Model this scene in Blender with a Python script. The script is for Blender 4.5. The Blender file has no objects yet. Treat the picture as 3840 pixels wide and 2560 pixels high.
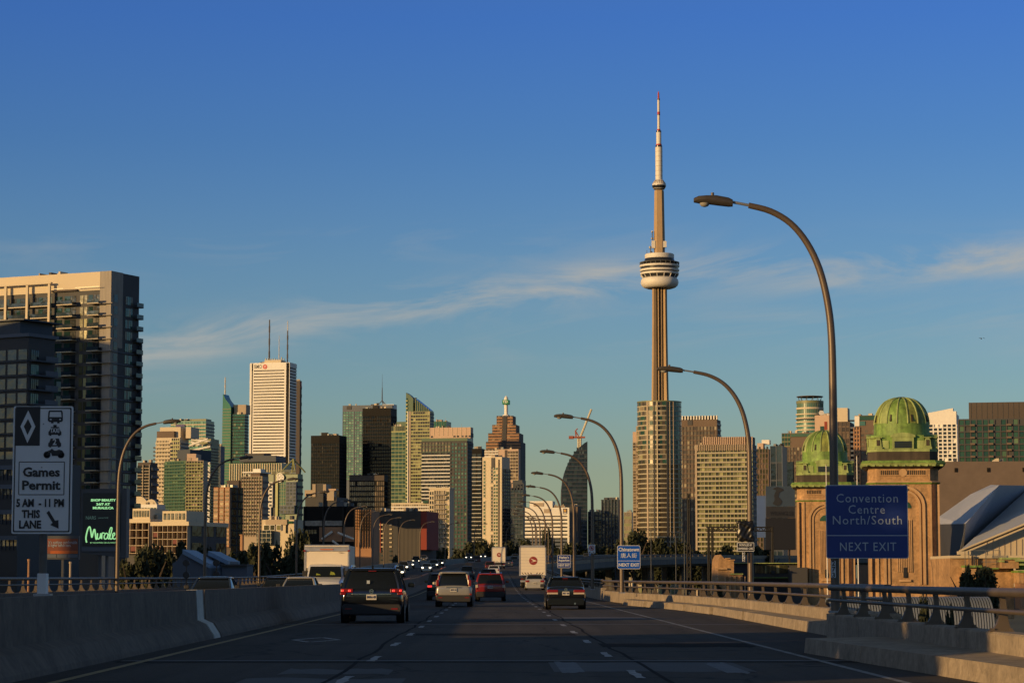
import bpy, bmesh, math, random
from mathutils import Vector, Matrix
random.seed(7)
SC = bpy.context.scene
R = math.radians

# ---------------------------------------------------------------- camera
F, HZ, EYE = 9300.0, 2165.0, 1.38          # focal length and horizon row in photo pixels, eye height
PITCH = math.atan((HZ - 1280.0) / F)
cam = bpy.data.cameras.new('camera')
cam.sensor_width = 36.0
cam.lens = 36.0 * F / 3840.0
cam.clip_start = 0.5
cam.clip_end = 60000.0
camera = bpy.data.objects.new('camera', cam)
SC.collection.objects.link(camera)
camera.location = (0, 0, EYE)
camera.rotation_euler = (math.pi / 2 + PITCH, 0, 0)
SC.camera = camera

# ---------------------------------------------------------------- sky, sun, exposure
SUN_AZ, SUN_EL = 52.0, 8.5                 # degrees: behind the camera and to its left, low
SC.view_settings.view_transform = 'Standard'
SC.view_settings.look = 'None'
SC.view_settings.exposure = 0.0
SC.view_settings.gamma = 1.0
SC.view_settings.use_curve_mapping = False
SC.cycles.max_bounces = 6
SC.cycles.diffuse_bounces = 3
SC.cycles.glossy_bounces = 3
SC.cycles.transmission_bounces = 4
SC.cycles.volume_bounces = 0
SC.cycles.sample_clamp_indirect = 4.0

to_sun = Vector((-math.sin(R(SUN_AZ)) * math.cos(R(SUN_EL)), -math.cos(R(SUN_AZ)) * math.cos(R(SUN_EL)), math.sin(R(SUN_EL))))
sun = bpy.data.lights.new('sun', 'SUN')
sun.energy = 4.1
sun.angle = R(0.5)
sun.color = (1.0, 0.62, 0.24)
sun_ob = bpy.data.objects.new('sun', sun)
SC.collection.objects.link(sun_ob)
sun_ob.rotation_euler = (-to_sun).to_track_quat('-Z', 'Y').to_euler()

world = bpy.data.worlds.new('World')
SC.world = world
world.use_nodes = True
wn, wl = world.node_tree.nodes, world.node_tree.links
wn.clear()
w_out = wn.new('ShaderNodeOutputWorld')
w_bg = wn.new('ShaderNodeBackground')
w_bg.inputs['Strength'].default_value = 0.15
w_sky = wn.new('ShaderNodeTexSky')
w_sky.sky_type = 'NISHITA'
w_sky.sun_disc = False
w_sky.sun_elevation = R(SUN_EL)
w_sky.sun_rotation = R(180.0 + SUN_AZ)     # same bearing as the lamp
w_sky.air_density = 1.0
w_sky.dust_density = 0.6
w_sky.ozone_density = 2.0
w_tc = wn.new('ShaderNodeTexCoord')
w_sep = wn.new('ShaderNodeSeparateXYZ')
wl.new(w_tc.outputs['Generated'], w_sep.inputs[0])
# air colour by height above the horizon (the same at every bearing)
w_ramp = wn.new('ShaderNodeValToRGB')
cr = w_ramp.color_ramp
cr.interpolation = 'LINEAR'
SKY_TINT = [(0.0, (.58, .72, .86)), (.0436, (.52, .585, .68)), (.0712, (.455, .58, .76)), (.124, (.38, .535, .80)),
            (.174, (.275, .465, .85)), (.224, (.227, .427, .95)), (.45, (.62, .52, .46)), (.9, (1.0, .68, .42))]
def set_ramp(ramp, stops):
    while len(ramp.elements) > 1:
        ramp.elements.remove(ramp.elements[-1])
    ramp.elements[0].position = stops[0][0]
    ramp.elements[0].color = (*stops[0][1], 1)
    for p, c in stops[1:]:
        e = ramp.elements.new(p)
        e.color = (*c, 1)
set_ramp(cr, SKY_TINT)
w_h = wn.new('ShaderNodeMath'); w_h.operation = 'MULTIPLY'; w_h.inputs[1].default_value = 1.0
wl.new(w_sep.outputs['Z'], w_h.inputs[0])
wl.new(w_h.outputs[0], w_ramp.inputs[0])
w_mul = wn.new('ShaderNodeMix'); w_mul.data_type = 'RGBA'; w_mul.blend_type = 'MULTIPLY'
w_mul.inputs[0].default_value = 1.0
wl.new(w_sky.outputs[0], w_mul.inputs[6])
wl.new(w_ramp.outputs[0], w_mul.inputs[7])
# thin cirrus: streaks in bearing/height, lying along a slanting band
def wmath(op, a, b=None, c=None):
    n = wn.new('ShaderNodeMath'); n.operation = op
    for i, v in enumerate((a, b, c)):
        if v is None: continue
        if isinstance(v, (int, float)): n.inputs[i].default_value = v
        else: wl.new(v, n.inputs[i])
    return n.outputs[0]
w_az = wmath('MULTIPLY', wmath('ARCTAN2', w_sep.outputs['X'], w_sep.outputs['Y']), 9.3)
w_el = wmath('MULTIPLY', wmath('ARCSINE', w_sep.outputs['Z']), 9.3)
def wnoise(sx, sy, off, detail=5.0, rough=0.6, dist=0.0):
    c = wn.new('ShaderNodeCombineXYZ')
    wl.new(wmath('MULTIPLY_ADD', w_az, sx, off), c.inputs[0])
    wl.new(wmath('MULTIPLY_ADD', w_el, sy, wmath('MULTIPLY', w_az, -sy * .1)), c.inputs[1])
    n = wn.new('ShaderNodeTexNoise'); n.inputs['Scale'].default_value = 1.0
    n.inputs['Detail'].default_value = detail; n.inputs['Roughness'].default_value = rough
    n.inputs['Distortion'].default_value = dist
    wl.new(c.outputs[0], n.inputs['Vector'])
    return n.outputs[0]
def wband(c0, slope, width, warp, off):
    line = wmath('ADD', wmath('MULTIPLY_ADD', w_az, slope, c0), wmath('MULTIPLY', wmath('MULTIPLY', w_az, w_az), -.028))
    d = wmath('SUBTRACT', w_el, line)
    d = wmath('ADD', d, wmath('MULTIPLY', wmath('SUBTRACT', wnoise(.9, .9, off, 2), .5), warp))
    d = wmath('DIVIDE', d, width)
    return wmath('EXPONENT', wmath('MULTIPLY', wmath('MULTIPLY', d, d), -1.0))
def clampmul(a, lo, gain):
    n = wmath('MULTIPLY', wmath('SUBTRACT', a, lo), gain); n.node.use_clamp = True
    return n
CO1, CO2 = 4.1, 31.0
w_streak = clampmul(wnoise(1.3, 6.0, CO2, 6, .62, .6), .40, 3.2)
w_c1 = wmath('MULTIPLY', wband(1.065, .115, .075, .15, CO1), w_streak)
w_c2 = wmath('MULTIPLY', wband(.92, .055, .09, .18, 5.2), clampmul(wnoise(1.2, 7.0, 9.4, 6, .6, .5), .46, 2.2))
w_c3 = wmath('MULTIPLY', wband(1.22, -.03, .12, .2, 8.8), clampmul(wnoise(1.1, 6.0, 21.0, 6, .6, .8), .5, 1.6))
w_cf = wmath('MULTIPLY', wmath('ADD', wmath('ADD', w_c1, wmath('MULTIPLY', w_c2, .45)), wmath('MULTIPLY', w_c3, .4)), 1.08)
w_cf.node.use_clamp = True
w_cl = wn.new('ShaderNodeMix'); w_cl.data_type = 'RGBA'
wl.new(w_cf, w_cl.inputs[0])
wl.new(w_mul.outputs[2], w_cl.inputs[6])
w_cl.inputs[7].default_value = (2.95, 2.85, 2.6, 1)
wl.new(w_cl.outputs[2], w_bg.inputs[0])
wl.new(w_bg.outputs[0], w_out.inputs[0])

world.cycles.sampling_method = 'MANUAL'
world.cycles.sample_map_resolution = 512

# ---------------------------------------------------------------- helpers
COL = SC.collection
def ray(px, py):
    xc, yc = (px - 1920.0) / F, (1280.0 - py) / F
    d = math.cos(PITCH) - yc * math.sin(PITCH)
    return xc / d, (math.sin(PITCH) + yc * math.cos(PITCH)) / d
def at(px, py, Y):
    a, b = ray(px, py)
    return Vector((a * Y, Y, EYE + b * Y))

_mats = {}
def mat(name, col, rough=0.8, metal=0.0, var=0.12, scale=0.6, bump=0.0, bscale=8.0, emit=None, estr=1.0, spec=0.5, coat=0.0, streak=0.0, blotch=0.0):
    """procedural surface: base colour broken up by world-space noise, optional fine relief and rain streaks"""
    if name in _mats: return _mats[name]
    m = bpy.data.materials.new(name); m.use_nodes = True
    n, l = m.node_tree.nodes, m.node_tree.links
    p = n['Principled BSDF']
    p.inputs['Roughness'].default_value = rough
    p.inputs['Metallic'].default_value = metal
    p.inputs['Specular IOR Level'].default_value = spec
    if coat: p.inputs['Coat Weight'].default_value = coat; p.inputs['Coat Roughness'].default_value = 0.05
    if emit:
        p.inputs['Emission Color'].default_value = (*emit, 1); p.inputs['Emission Strength'].default_value = estr
    g = n.new('ShaderNodeNewGeometry')
    if var > 0:
        t = n.new('ShaderNodeTexNoise'); t.inputs['Scale'].default_value = scale; t.inputs['Detail'].default_value = 6; t.inputs['Roughness'].default_value = .65
        l.new(g.outputs['Position'], t.inputs['Vector'])
        r = n.new('ShaderNodeMapRange'); r.inputs[1].default_value = .25; r.inputs[2].default_value = .75
        r.inputs[3].default_value = 1 - var; r.inputs[4].default_value = 1 + var
        l.new(t.outputs[0], r.inputs[0])
        last = r.outputs[0]
        if streak:
            mp = n.new('ShaderNodeMapping'); mp.inputs['Scale'].default_value = (2.2, 2.2, .12)
            l.new(g.outputs['Position'], mp.inputs[0])
            t2 = n.new('ShaderNodeTexNoise'); t2.inputs['Scale'].default_value = 1.0; t2.inputs['Detail'].default_value = 4
            l.new(mp.outputs[0], t2.inputs['Vector'])
            r2 = n.new('ShaderNodeMapRange'); r2.inputs[1].default_value = .3; r2.inputs[2].default_value = .7
            r2.inputs[3].default_value = 1 - streak; r2.inputs[4].default_value = 1 + streak * .4
            l.new(t2.outputs[0], r2.inputs[0])
            mm = n.new('ShaderNodeMath'); mm.operation = 'MULTIPLY'
            l.new(last, mm.inputs[0]); l.new(r2.outputs[0], mm.inputs[1]); last = mm.outputs[0]
        if blotch:
            t4 = n.new('ShaderNodeTexNoise'); t4.inputs['Scale'].default_value = scale * 4.5; t4.inputs['Detail'].default_value = 8; t4.inputs['Roughness'].default_value = .75; t4.inputs['Distortion'].default_value = .6
            l.new(g.outputs['Position'], t4.inputs['Vector'])
            r4 = n.new('ShaderNodeMapRange'); r4.inputs[1].default_value = .38; r4.inputs[2].default_value = .62; r4.inputs[3].default_value = 1 - blotch; r4.inputs[4].default_value = 1 + blotch * .4
            l.new(t4.outputs[0], r4.inputs[0])
            m4 = n.new('ShaderNodeMath'); m4.operation = 'MULTIPLY'; l.new(last, m4.inputs[0]); l.new(r4.outputs[0], m4.inputs[1]); last = m4.outputs[0]
        mx = n.new('ShaderNodeVectorMath'); mx.operation = 'SCALE'
        mx.inputs[0].default_value = col
        l.new(last, mx.inputs['Scale'])
        l.new(mx.outputs[0], p.inputs['Base Color'])
    else:
        p.inputs['Base Color'].default_value = (*col, 1)
    if bump:
        t = n.new('ShaderNodeTexNoise'); t.inputs['Scale'].default_value = bscale; t.inputs['Detail'].default_value = 5
        l.new(g.outputs['Position'], t.inputs['Vector'])
        b = n.new('ShaderNodeBump'); b.inputs['Strength'].default_value = bump; b.inputs['Distance'].default_value = .02
        l.new(t.outputs[0], b.inputs['Height']); l.new(b.outputs[0], p.inputs['Normal'])
    _mats[name] = m
    return m

def glass(name, dark, mid, lite, rough=0.12, f_mid=.35, f_lite=.12, spec=0.5, metal=0.0):
    """window glass; each pane object draws its own tone (deep room, blind, curtain)"""
    if name in _mats: return _mats[name]
    m = bpy.data.materials.new(name); m.use_nodes = True
    n, l = m.node_tree.nodes, m.node_tree.links
    p = n['Principled BSDF']
    p.inputs['Roughness'].default_value = rough
    p.inputs['Metallic'].default_value = metal
    p.inputs['Specular IOR Level'].default_value = spec
    oi = n.new('ShaderNodeObjectInfo')
    r = n.new('ShaderNodeValToRGB')
    set_ramp(r.color_ramp, [(0, dark), (max(.02, 1 - f_mid - f_lite), tuple(.6 * a + .4 * b for a, b in zip(dark, mid))), (1 - f_lite, mid), (1, lite)])
    l.new(oi.outputs['Random'], r.inputs[0])
    g = n.new('ShaderNodeNewGeometry')
    t = n.new('ShaderNodeTexNoise'); t.inputs['Scale'].default_value = .12; t.inputs['Detail'].default_value = 3
    l.new(g.outputs['Position'], t.inputs['Vector'])
    rr = n.new('ShaderNodeMapRange'); rr.inputs[3].default_value = .75; rr.inputs[4].default_value = 1.25
    l.new(t.outputs[0], rr.inputs[0])
    mx = n.new('ShaderNodeVectorMath'); mx.operation = 'SCALE'
    l.new(r.outputs[0], mx.inputs[0]); l.new(rr.outputs[0], mx.inputs['Scale'])
    l.new(mx.outputs[0], p.inputs['Base Color'])
    # panes are never quite flat
    b = n.new('ShaderNodeBump'); b.inputs['Strength'].default_value = .25; b.inputs['Distance'].default_value = .3
    t3 = n.new('ShaderNodeTexNoise'); t3.inputs['Scale'].default_value = .35
    l.new(g.outputs['Position'], t3.inputs['Vector'])
    l.new(t3.outputs[0], b.inputs['Height']); l.new(b.outputs[0], p.inputs['Normal'])
    _mats[name] = m
    return m

def tag(o, label=None, cat=None, group=None, kind=None):
    if label: o['label'] = label
    if cat: o['category'] = cat
    if group: o['group'] = group
    if kind: o['kind'] = kind
    return o
def empty(name, loc=(0, 0, 0), rz=0.0, parent=None):
    o = bpy.data.objects.new(name, None); COL.objects.link(o)
    o.location = loc; o.rotation_euler = (0, 0, rz); o.parent = parent
    o.empty_display_size = .5
    return o

_cube = {}
def piece(name, m, parent, x0, x1, y0, y1, z0, z1, rot=None):
    """a box that shares one unit-cube mesh per material"""
    me = _cube.get(m.name)
    if me is None:
        me = bpy.data.meshes.new('block_' + m.name)
        v = [(x, y, z) for x in (-.5, .5) for y in (-.5, .5) for z in (-.5, .5)]
        f = [(0, 1, 3, 2), (4, 6, 7, 5), (0, 4, 5, 1), (2, 3, 7, 6), (0, 2, 6, 4), (1, 5, 7, 3)]
        me.from_pydata(v, [], f); me.materials.append(m); me.update()
        _cube[m.name] = me
    o = bpy.data.objects.new(name, me); COL.objects.link(o)
    o.location = ((x0 + x1) / 2, (y0 + y1) / 2, (z0 + z1) / 2)
    o.scale = (max(1e-3, abs(x1 - x0)), max(1e-3, abs(y1 - y0)), max(1e-3, abs(z1 - z0)))
    if rot: o.rotation_euler = rot
    o.parent = parent
    return o

class MB:
    """collects faces for one mesh object"""
    def __init__(s): s.v, s.f = [], []
    def add(s, vs, fs):
        b = len(s.v); s.v += [tuple(v) for v in vs]; s.f += [tuple(i + b for i in f) for f in fs]; return s
    def box(s, x0, x1, y0, y1, z0, z1):
        return s.add([(x, y, z) for x in (x0, x1) for y in (y0, y1) for z in (z0, z1)],
                     [(0, 1, 3, 2), (4, 6, 7, 5), (0, 4, 5, 1), (2, 3, 7, 6), (0, 2, 6, 4), (1, 5, 7, 3)])
    def prism(s, poly, ax, a0, a1):
        """polygon (2-D) extruded along axis ax from a0 to a1; 2-D axes are the other two in order"""
        def put(p, a):
            if ax == 0: return (a, p[0], p[1])
            if ax == 1: return (p[0], a, p[1])
            return (p[0], p[1], a)
        n = len(poly)
        vs = [put(p, a0) for p in poly] + [put(p, a1) for p in poly]
        fs = [tuple(range(n)), tuple(range(2 * n - 1, n - 1, -1))] + [(i, i + n, (i + 1) % n + n, (i + 1) % n) for i in range(n)]
        return s.add(vs, fs)
    def tube(s, pts, rad, n=8, cap=True):
        pts = [Vector(p) for p in pts]
        rads = rad if isinstance(rad, (list, tuple)) else [rad] * len(pts)
        up = Vector((0, 0, 1)); rings = []
        prev = None
        for i, p in enumerate(pts):
            d = (pts[min(i + 1, len(pts) - 1)] - pts[max(i - 1, 0)]).normalized()
            if prev is None:
                a = d.cross(up) if abs(d.z) < .95 else d.cross(Vector((1, 0, 0)))
            else:
                a = prev - d * prev.dot(d)
            a.normalize(); prev = a; b = d.cross(a)
            rings.append([p + (a * math.cos(t) + b * math.sin(t)) * rads[i] for t in (2 * math.pi * k / n for k in range(n))])
        vs = [v for r in rings for v in r]
        fs = [(i * n + k, i * n + (k + 1) % n, (i + 1) * n + (k + 1) % n, (i + 1) * n + k) for i in range(len(pts) - 1) for k in range(n)]
        if cap: fs += [tuple(range(n - 1, -1, -1)), tuple(range((len(pts) - 1) * n, len(pts) * n))]
        return s.add(vs, fs)
    def lathe(s, prof, n=32, cx=0, cy=0, squash=None):
        """profile [(radius, z)] turned about a vertical axis"""
        vs, fs = [], []
        for r, z in prof:
            for k in range(n):
                t = 2 * math.pi * k / n
                q = 1.0 if squash is None else squash(t, z)
                vs.append((cx + r * q * math.cos(t), cy + r * q * math.sin(t), z))
        for i in range(len(prof) - 1):
            for k in range(n):
                fs.append((i * n + k, i * n + (k + 1) % n, (i + 1) * n + (k + 1) % n, (i + 1) * n + k))
        fs.append(tuple(range(n - 1, -1, -1))); fs.append(tuple(range((len(prof) - 1) * n, len(prof) * n)))
        return s.add(vs, fs)
    def build(s, name, m, parent=None, smooth=False, loc=None, rot=None, bevel=0, subsurf=0):
        me = bpy.data.meshes.new(name)
        me.from_pydata(s.v, [], s.f)
        bm = bmesh.new(); bm.from_mesh(me)
        bmesh.ops.recalc_face_normals(bm, faces=bm.faces)
        bm.to_mesh(me); bm.free()
        me.materials.append(m)
        if smooth:
            for p in me.polygons: p.use_smooth = True
            if smooth != 'all':
                try: me.set_sharp_from_angle(angle=R(40))
                except Exception: pass
        o = bpy.data.objects.new(name, me); COL.objects.link(o)
        o.parent = parent
        if loc is not None: o.location = loc
        if rot is not None: o.rotation_euler = rot
        if bevel:
            b = o.modifiers.new('bevel', 'BEVEL'); b.width = bevel; b.segments = 2; b.limit_method = 'ANGLE'
        if subsurf:
            b = o.modifiers.new('sub', 'SUBSURF'); b.levels = subsurf; b.render_levels = subsurf
        return o

def copy_tree(o, parent=None):
    c = o.copy(); COL.objects.link(c); c.parent = parent
    for ch in o.children: copy_tree(ch, c)
    return c

def lettering(body, size, m, parent, loc, rz=0.0, align='CENTER', name='lettering', bold=0.0, extr=.004, sx=1.0, spacing=1.0, fit=None):
    """flat letters standing upright and facing -Y of their parent"""
    cu = bpy.data.curves.new('txt', 'FONT')
    cu.body = body; cu.size = size; cu.align_x = align; cu.align_y = 'CENTER'
    cu.extrude = extr; cu.offset = bold; cu.space_character = spacing; cu.resolution_u = 2
    t = bpy.data.objects.new('txt', cu); COL.objects.link(t)
    _letters.append((t, cu, m, parent, loc, rz, name, sx, fit))
_letters = []
def finish_lettering():
    bpy.context.view_layer.update()
    dg = bpy.context.evaluated_depsgraph_get()
    for t, cu, m, parent, loc, rz, name, sx, fit in _letters:
        me = bpy.data.meshes.new_from_object(t.evaluated_get(dg))
        me.materials.clear(); me.materials.append(m)
        o = bpy.data.objects.new(name, me)
        xs = [v.co.x for v in me.vertices]
        if fit and xs: sx = fit / max(1e-6, max(xs) - min(xs))
        o.scale = (sx, 1, 1); o.rotation_euler = (math.pi / 2, 0, rz); o.location = loc; o.parent = parent
        COL.objects.link(o)
    for t, cu, *_ in _letters:
        bpy.data.objects.remove(t); bpy.data.curves.remove(cu)

# ---------------------------------------------------------------- materials of the setting
def asphalt():
    m = bpy.data.materials.new('asphalt'); m.use_nodes = True
    n, l = m.node_tree.nodes, m.node_tree.links; p = n['Principled BSDF']; p.inputs['Roughness'].default_value = .88; p.inputs['Specular IOR Level'].default_value = .3
    g = n.new('ShaderNodeNewGeometry')
    def noise(scale, vec, detail=5, rough=.6):
        mp = n.new('ShaderNodeMapping'); mp.inputs['Scale'].default_value = vec; l.new(g.outputs['Position'], mp.inputs[0])
        t = n.new('ShaderNodeTexNoise'); t.inputs['Scale'].default_value = scale; t.inputs['Detail'].default_value = detail; t.inputs['Roughness'].default_value = rough
        l.new(mp.outputs[0], t.inputs['Vector']); return t.outputs[0]
    def rng(a, lo, hi, o0, o1):
        r = n.new('ShaderNodeMapRange'); r.inputs[1].default_value = lo; r.inputs[2].default_value = hi; r.inputs[3].default_value = o0; r.inputs[4].default_value = o1
        l.new(a, r.inputs[0]); return r.outputs[0]
    def mul(a, b):
        q = n.new('ShaderNodeMath'); q.operation = 'MULTIPLY'; l.new(a, q.inputs[0]); l.new(b, q.inputs[1]); return q.outputs[0]
    worn = rng(noise(1.0, (1.1, .02, 1)), .3, .7, .68, 1.35)          # tyre-polished lanes run along the road
    slab = rng(noise(1.0, (.12, .07, 1), 2), .35, .65, .8, 1.25)      # resurfaced lengths
    grit = rng(noise(9.0, (1, .5, 1), 6, .75), .25, .75, .72, 1.3)
    oil = rng(noise(1.0, (.9, .12, 1), 4), .62, .74, 1.0, .55)
    v = n.new('ShaderNodeTexVoronoi'); v.feature = 'DISTANCE_TO_EDGE'; v.inputs['Scale'].default_value = .22
    mp = n.new('ShaderNodeMapping'); mp.inputs['Scale'].default_value = (1, .5, 1); wv = n.new('ShaderNodeVectorMath'); wv.operation = 'ADD'
    nz = n.new('ShaderNodeTexNoise'); nz.inputs['Scale'].default_value = .8; l.new(g.outputs['Position'], nz.inputs['Vector']); l.new(g.outputs['Position'], wv.inputs[0]); l.new(nz.outputs['Color'], wv.inputs[1])
    l.new(wv.outputs[0], mp.inputs[0]); l.new(mp.outputs[0], v.inputs['Vector'])
    crack = rng(v.outputs['Distance'], .004, .012, .35, 1.0)
    f = mul(mul(mul(worn, slab), mul(grit, oil)), crack)
    sc_ = n.new('ShaderNodeVectorMath'); sc_.operation = 'SCALE'; sc_.inputs[0].default_value = (.050, .043, .037); l.new(f, sc_.inputs['Scale']); l.new(sc_.outputs[0], p.inputs['Base Color'])
    b = n.new('ShaderNodeBump'); b.inputs['Strength'].default_value = .5; b.inputs['Distance'].default_value = .02; l.new(noise(30, (1, 1, 1)), b.inputs['Height']); l.new(b.outputs[0], p.inputs['Normal'])
    _mats['asphalt'] = m; return m
M_ASPH = asphalt()
M_PATCH = mat('patch_asphalt', (.075, .075, .08), .85, var=.2, scale=.8)
M_SEAL = mat('sealant', (.024, .023, .023), .95, spec=.05)
M_PAINT = mat('lane_paint', (.36, .37, .39), .7, var=.45, scale=2.2, blotch=.5)
M_EDGE = mat('edge_paint', (.24, .245, .25), .75, var=.5, scale=.9, blotch=.5)
M_YPAINT = mat('yellow_paint', (.30, .22, .08), .7, var=.4, scale=2)
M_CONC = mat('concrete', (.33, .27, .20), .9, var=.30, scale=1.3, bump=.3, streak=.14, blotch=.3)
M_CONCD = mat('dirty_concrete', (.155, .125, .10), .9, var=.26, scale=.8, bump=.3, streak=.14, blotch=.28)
M_GROUND = mat('ground', (.06, .07, .045), .95, var=.35, scale=.02)
M_RAIL = mat('rail_steel', (.125, .098, .072), .5, metal=.3, var=.2, scale=2)
M_POLE = mat('lamp_pole_steel', (.12, .09, .066), .42, metal=.25, var=.15, scale=1.5)
M_BLACK = mat('black_trim', (.012, .012, .014), .5, var=0)
M_STEEL = mat('galvanised', (.32, .33, .35), .45, metal=.6, var=.15, scale=2)

# ---------------------------------------------------------------- the highway's line
_prof = [(-60, 0), (150, 0), (190, .06), (240, .42), (310, 1.2), (420, 2.5), (470, 3.15), (540, 4.3), (600, 5.4), (700, 6.7), (800, 7.5), (1000, 8.6), (1400, 9.5)]
def road_z(s):
    for (a, za), (b, zb) in zip(_prof, _prof[1:]):
        if s <= b:
            t = max(0, (s - a) / (b - a)); return za + (zb - za) * t
    return _prof[-1][1]
def road_zs(s): return (road_z(s - 15) + road_z(s) + road_z(s + 15) + road_z(s - 8) + road_z(s + 8)) / 5 if s > 120 else 0.0
def road_x(s):
    x = -.0075 * s
    if s > 400: x += (s - 400) ** 2 / (2 * 850.0)
    return x
def road_pt(s, lat, z=0.0):
    dx = (road_x(s + 1) - road_x(s - 1)) / 2
    n = math.hypot(dx, 1)
    return Vector((road_x(s) + lat / n, s - lat * dx / n, road_zs(s) + z))
def road_ang(s): return -math.atan((road_x(s + 1) - road_x(s - 1)) / 2)
def stations(a, b, step):
    out = [a]
    while out[-1] < b - 1e-6: out.append(min(b, out[-1] + step))
    return out
def lat_at(tab, s):
    if s <= tab[0][0]: return tab[0][1]
    for (a, la), (b, lb) in zip(tab, tab[1:]):
        if s <= b: return la + (lb - la) * (s - a) / (b - a)
    return tab[-1][1]
def ribbon(name, m, ss, l0, l1, z=0.0, parent=None):
    mb = MB(); vs = []
    for s in ss:
        a = l0(s) if callable(l0) else l0; b = l1(s) if callable(l1) else l1
        vs += [road_pt(s, a, z), road_pt(s, b, z)]
    mb.add(vs, [(2 * i, 2 * i + 1, 2 * i + 3, 2 * i + 2) for i in range(len(ss) - 1)])
    return mb.build(name, m, parent)
def sweep(name, m, ss, prof, parent=None, latf=None, smooth=False, bevel=0):
    """closed cross-section [(lat, z)] swept along the road"""
    mb = MB(); n = len(prof); vs = []
    for s in ss:
        o = latf(s) if latf else 0.0
        vs += [road_pt(s, o + l, z) for l, z in prof]
    fs = [(i * n + k, i * n + (k + 1) % n, (i + 1) * n + (k + 1) % n, (i + 1) * n + k) for i in range(len(ss) - 1) for k in range(n)]
    fs += [tuple(range(n - 1, -1, -1)), tuple(range((len(ss) - 1) * n, len(ss) * n))]
    return mb.add(vs, fs).build(name, m, parent, smooth, bevel=bevel)

WALL_R = [(20, 7.25), (54, 7.25), (54.01, 8.55), (92, 8.95), (108, 8.5), (126, 7.3), (150, 6.65), (200, 6.6), (1400, 6.6)]
def wall_r(s): return lat_at(WALL_R, s)
LEFT_EDGE, MEDIAN = -18.2, -6.9

# ground: one sheet to the horizon, below the raised highway
ZG = -7.0
g = MB().add([(-30000, -30000, ZG), (30000, -30000, ZG), (30000, 45000, ZG), (-30000, 45000, ZG)], [(0, 1, 2, 3)]).build('ground', M_GROUND)
tag(g, kind='structure')
# deck: road surface, edge beams and underside
far = stations(-40, 150, 10) + stations(160, 1300, 12)
road = ribbon('road', M_ASPH, far, LEFT_EDGE - .1, lambda s: wall_r(s) + .35)
tag(road, kind='structure')
M_DECK = mat('deck_concrete', (.16, .155, .15), .9, var=.15, scale=.2, streak=.3)
deck = sweep('viaduct_deck', M_DECK, far, [(LEFT_EDGE - .5, -.03), (9.35, -.03), (9.35, -1.3), (7.5, -2.0), (LEFT_EDGE + 1.5, -2.0), (LEFT_EDGE - .5, -1.3)],
             latf=lambda s: 0 if s < 150 else max(-2.3, -(s - 150) * .05))
tag(deck, 'raised concrete deck carrying the highway', 'bridge', kind='structure')
for s in range(190, 1000, 36):
    for lat in (-14.5, -9, 2.5):
        p = road_pt(s, lat)
        o = piece('bridge_pier', M_DECK, deck, p.x - .8, p.x + .8, p.y - .8, p.y + .8, ZG, p.z - 1.9)
# embankment under the near road
emb = MB().prism([(LEFT_EDGE - .6, -.05), (9.3, -.05), (15, ZG + .01), (LEFT_EDGE - 7, ZG + .01)], 1, -60, 185).build('embankment', M_GROUND)
tag(emb, kind='structure')

# painted lines and road repairs
def dash_line(lat, s0, s1, first, name):
    s = first; rr = random.Random(int(lat * 10))
    while s < s1:
        L = 3.0 * rr.uniform(.8, 1.0); ss = [s + L * q / 6 for q in range(7)]      # worn, ragged ends and edges
        e0 = {q: rr.uniform(-.025, .02) for q in ss}; e1 = {q: rr.uniform(-.02, .025) for q in ss}
        ribbon(name, M_PAINT, ss, lambda q: lat - .065 + e0[q], lambda q: lat + .065 + e1[q], .006, road)
        s += 9.25
dash_line(-2.03, 30, 330, 32.2, 'lane_dash')
dash_line(2.04, 30, 330, 34.5, 'lane_dash')
for lat in (-11.0, -14.4): dash_line(lat, 60, 500, 62, 'lane_dash')
ribbon('edge_line', M_EDGE, stations(20, 600, 8), 5.39, 5.51, .005, road)
ribbon('edge_line', M_YPAINT, stations(20, 600, 8), -5.88, -5.74, .005, road)
ribbon('edge_line', M_YPAINT, stations(60, 600, 8), -7.95, -7.83, .005, road)
# the carpool diamond
for a, b in (((53.7, -3.95), (55.7, -4.46)), ((53.7, -3.95), (55.7, -3.44)), ((57.8, -3.95), (55.7, -4.46)), ((57.8, -3.95), (55.7, -3.44))):
    (s0, l0), (s1, l1) = a, b
    v = [road_pt(s0, l0 - .06, .006), road_pt(s0, l0 + .06, .006), road_pt(s1, l1 + .06, .006), road_pt(s1, l1 - .06, .006)]
    MB().add(v, [(0, 1, 2, 3)]).build('diamond_stroke', M_PAINT, road)
# expansion joints and rough patches
def patch(s0, s1, l0, l1, m, z, seed):
    rr = random.Random(seed); pts = []
    n = 9
    for i in range(n): pts.append((s0 + rr.uniform(-.25, .25), l0 + (l1 - l0) * i / (n - 1)))
    for i in range(n): pts.append((s1 + rr.uniform(-.4, .4), l1 - (l1 - l0) * i / (n - 1)))
    v = [road_pt(a, b, z) for a, b in pts]
    MB().add(v, [tuple(range(len(v)))]).build('road_patch', m, road)
M_JOINT = mat('joint_strip', (.11, .115, .13), .7, var=.3, scale=2)
ribbon('expansion_joint', M_JOINT, [41.6, 41.95], -6.2, 7.0, .0048, road)
ribbon('expansion_joint', M_SEAL, [41.0, 41.3], -6.2, 7.0, .004, road)
ribbon('expansion_joint', M_JOINT, [74, 74.5], -6.2, 8.4, .004, road)
ribbon('expansion_joint', M_JOINT, [104, 104.5], -6.2, 8.0, .004, road)
patch(36.0, 38.0, -3.1, -1.5, M_PATCH, .0022, 1)
patch(32.2, 34.4, -3.4, -1.2, M_PATCH, .0026, 2)
patch(37.0, 41.0, .9, 3.9, M_PATCH, .0022, 3)
patch(36.5, 41.0, 1.0, 1.35, M_JOINT, .0054, 4)
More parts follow.
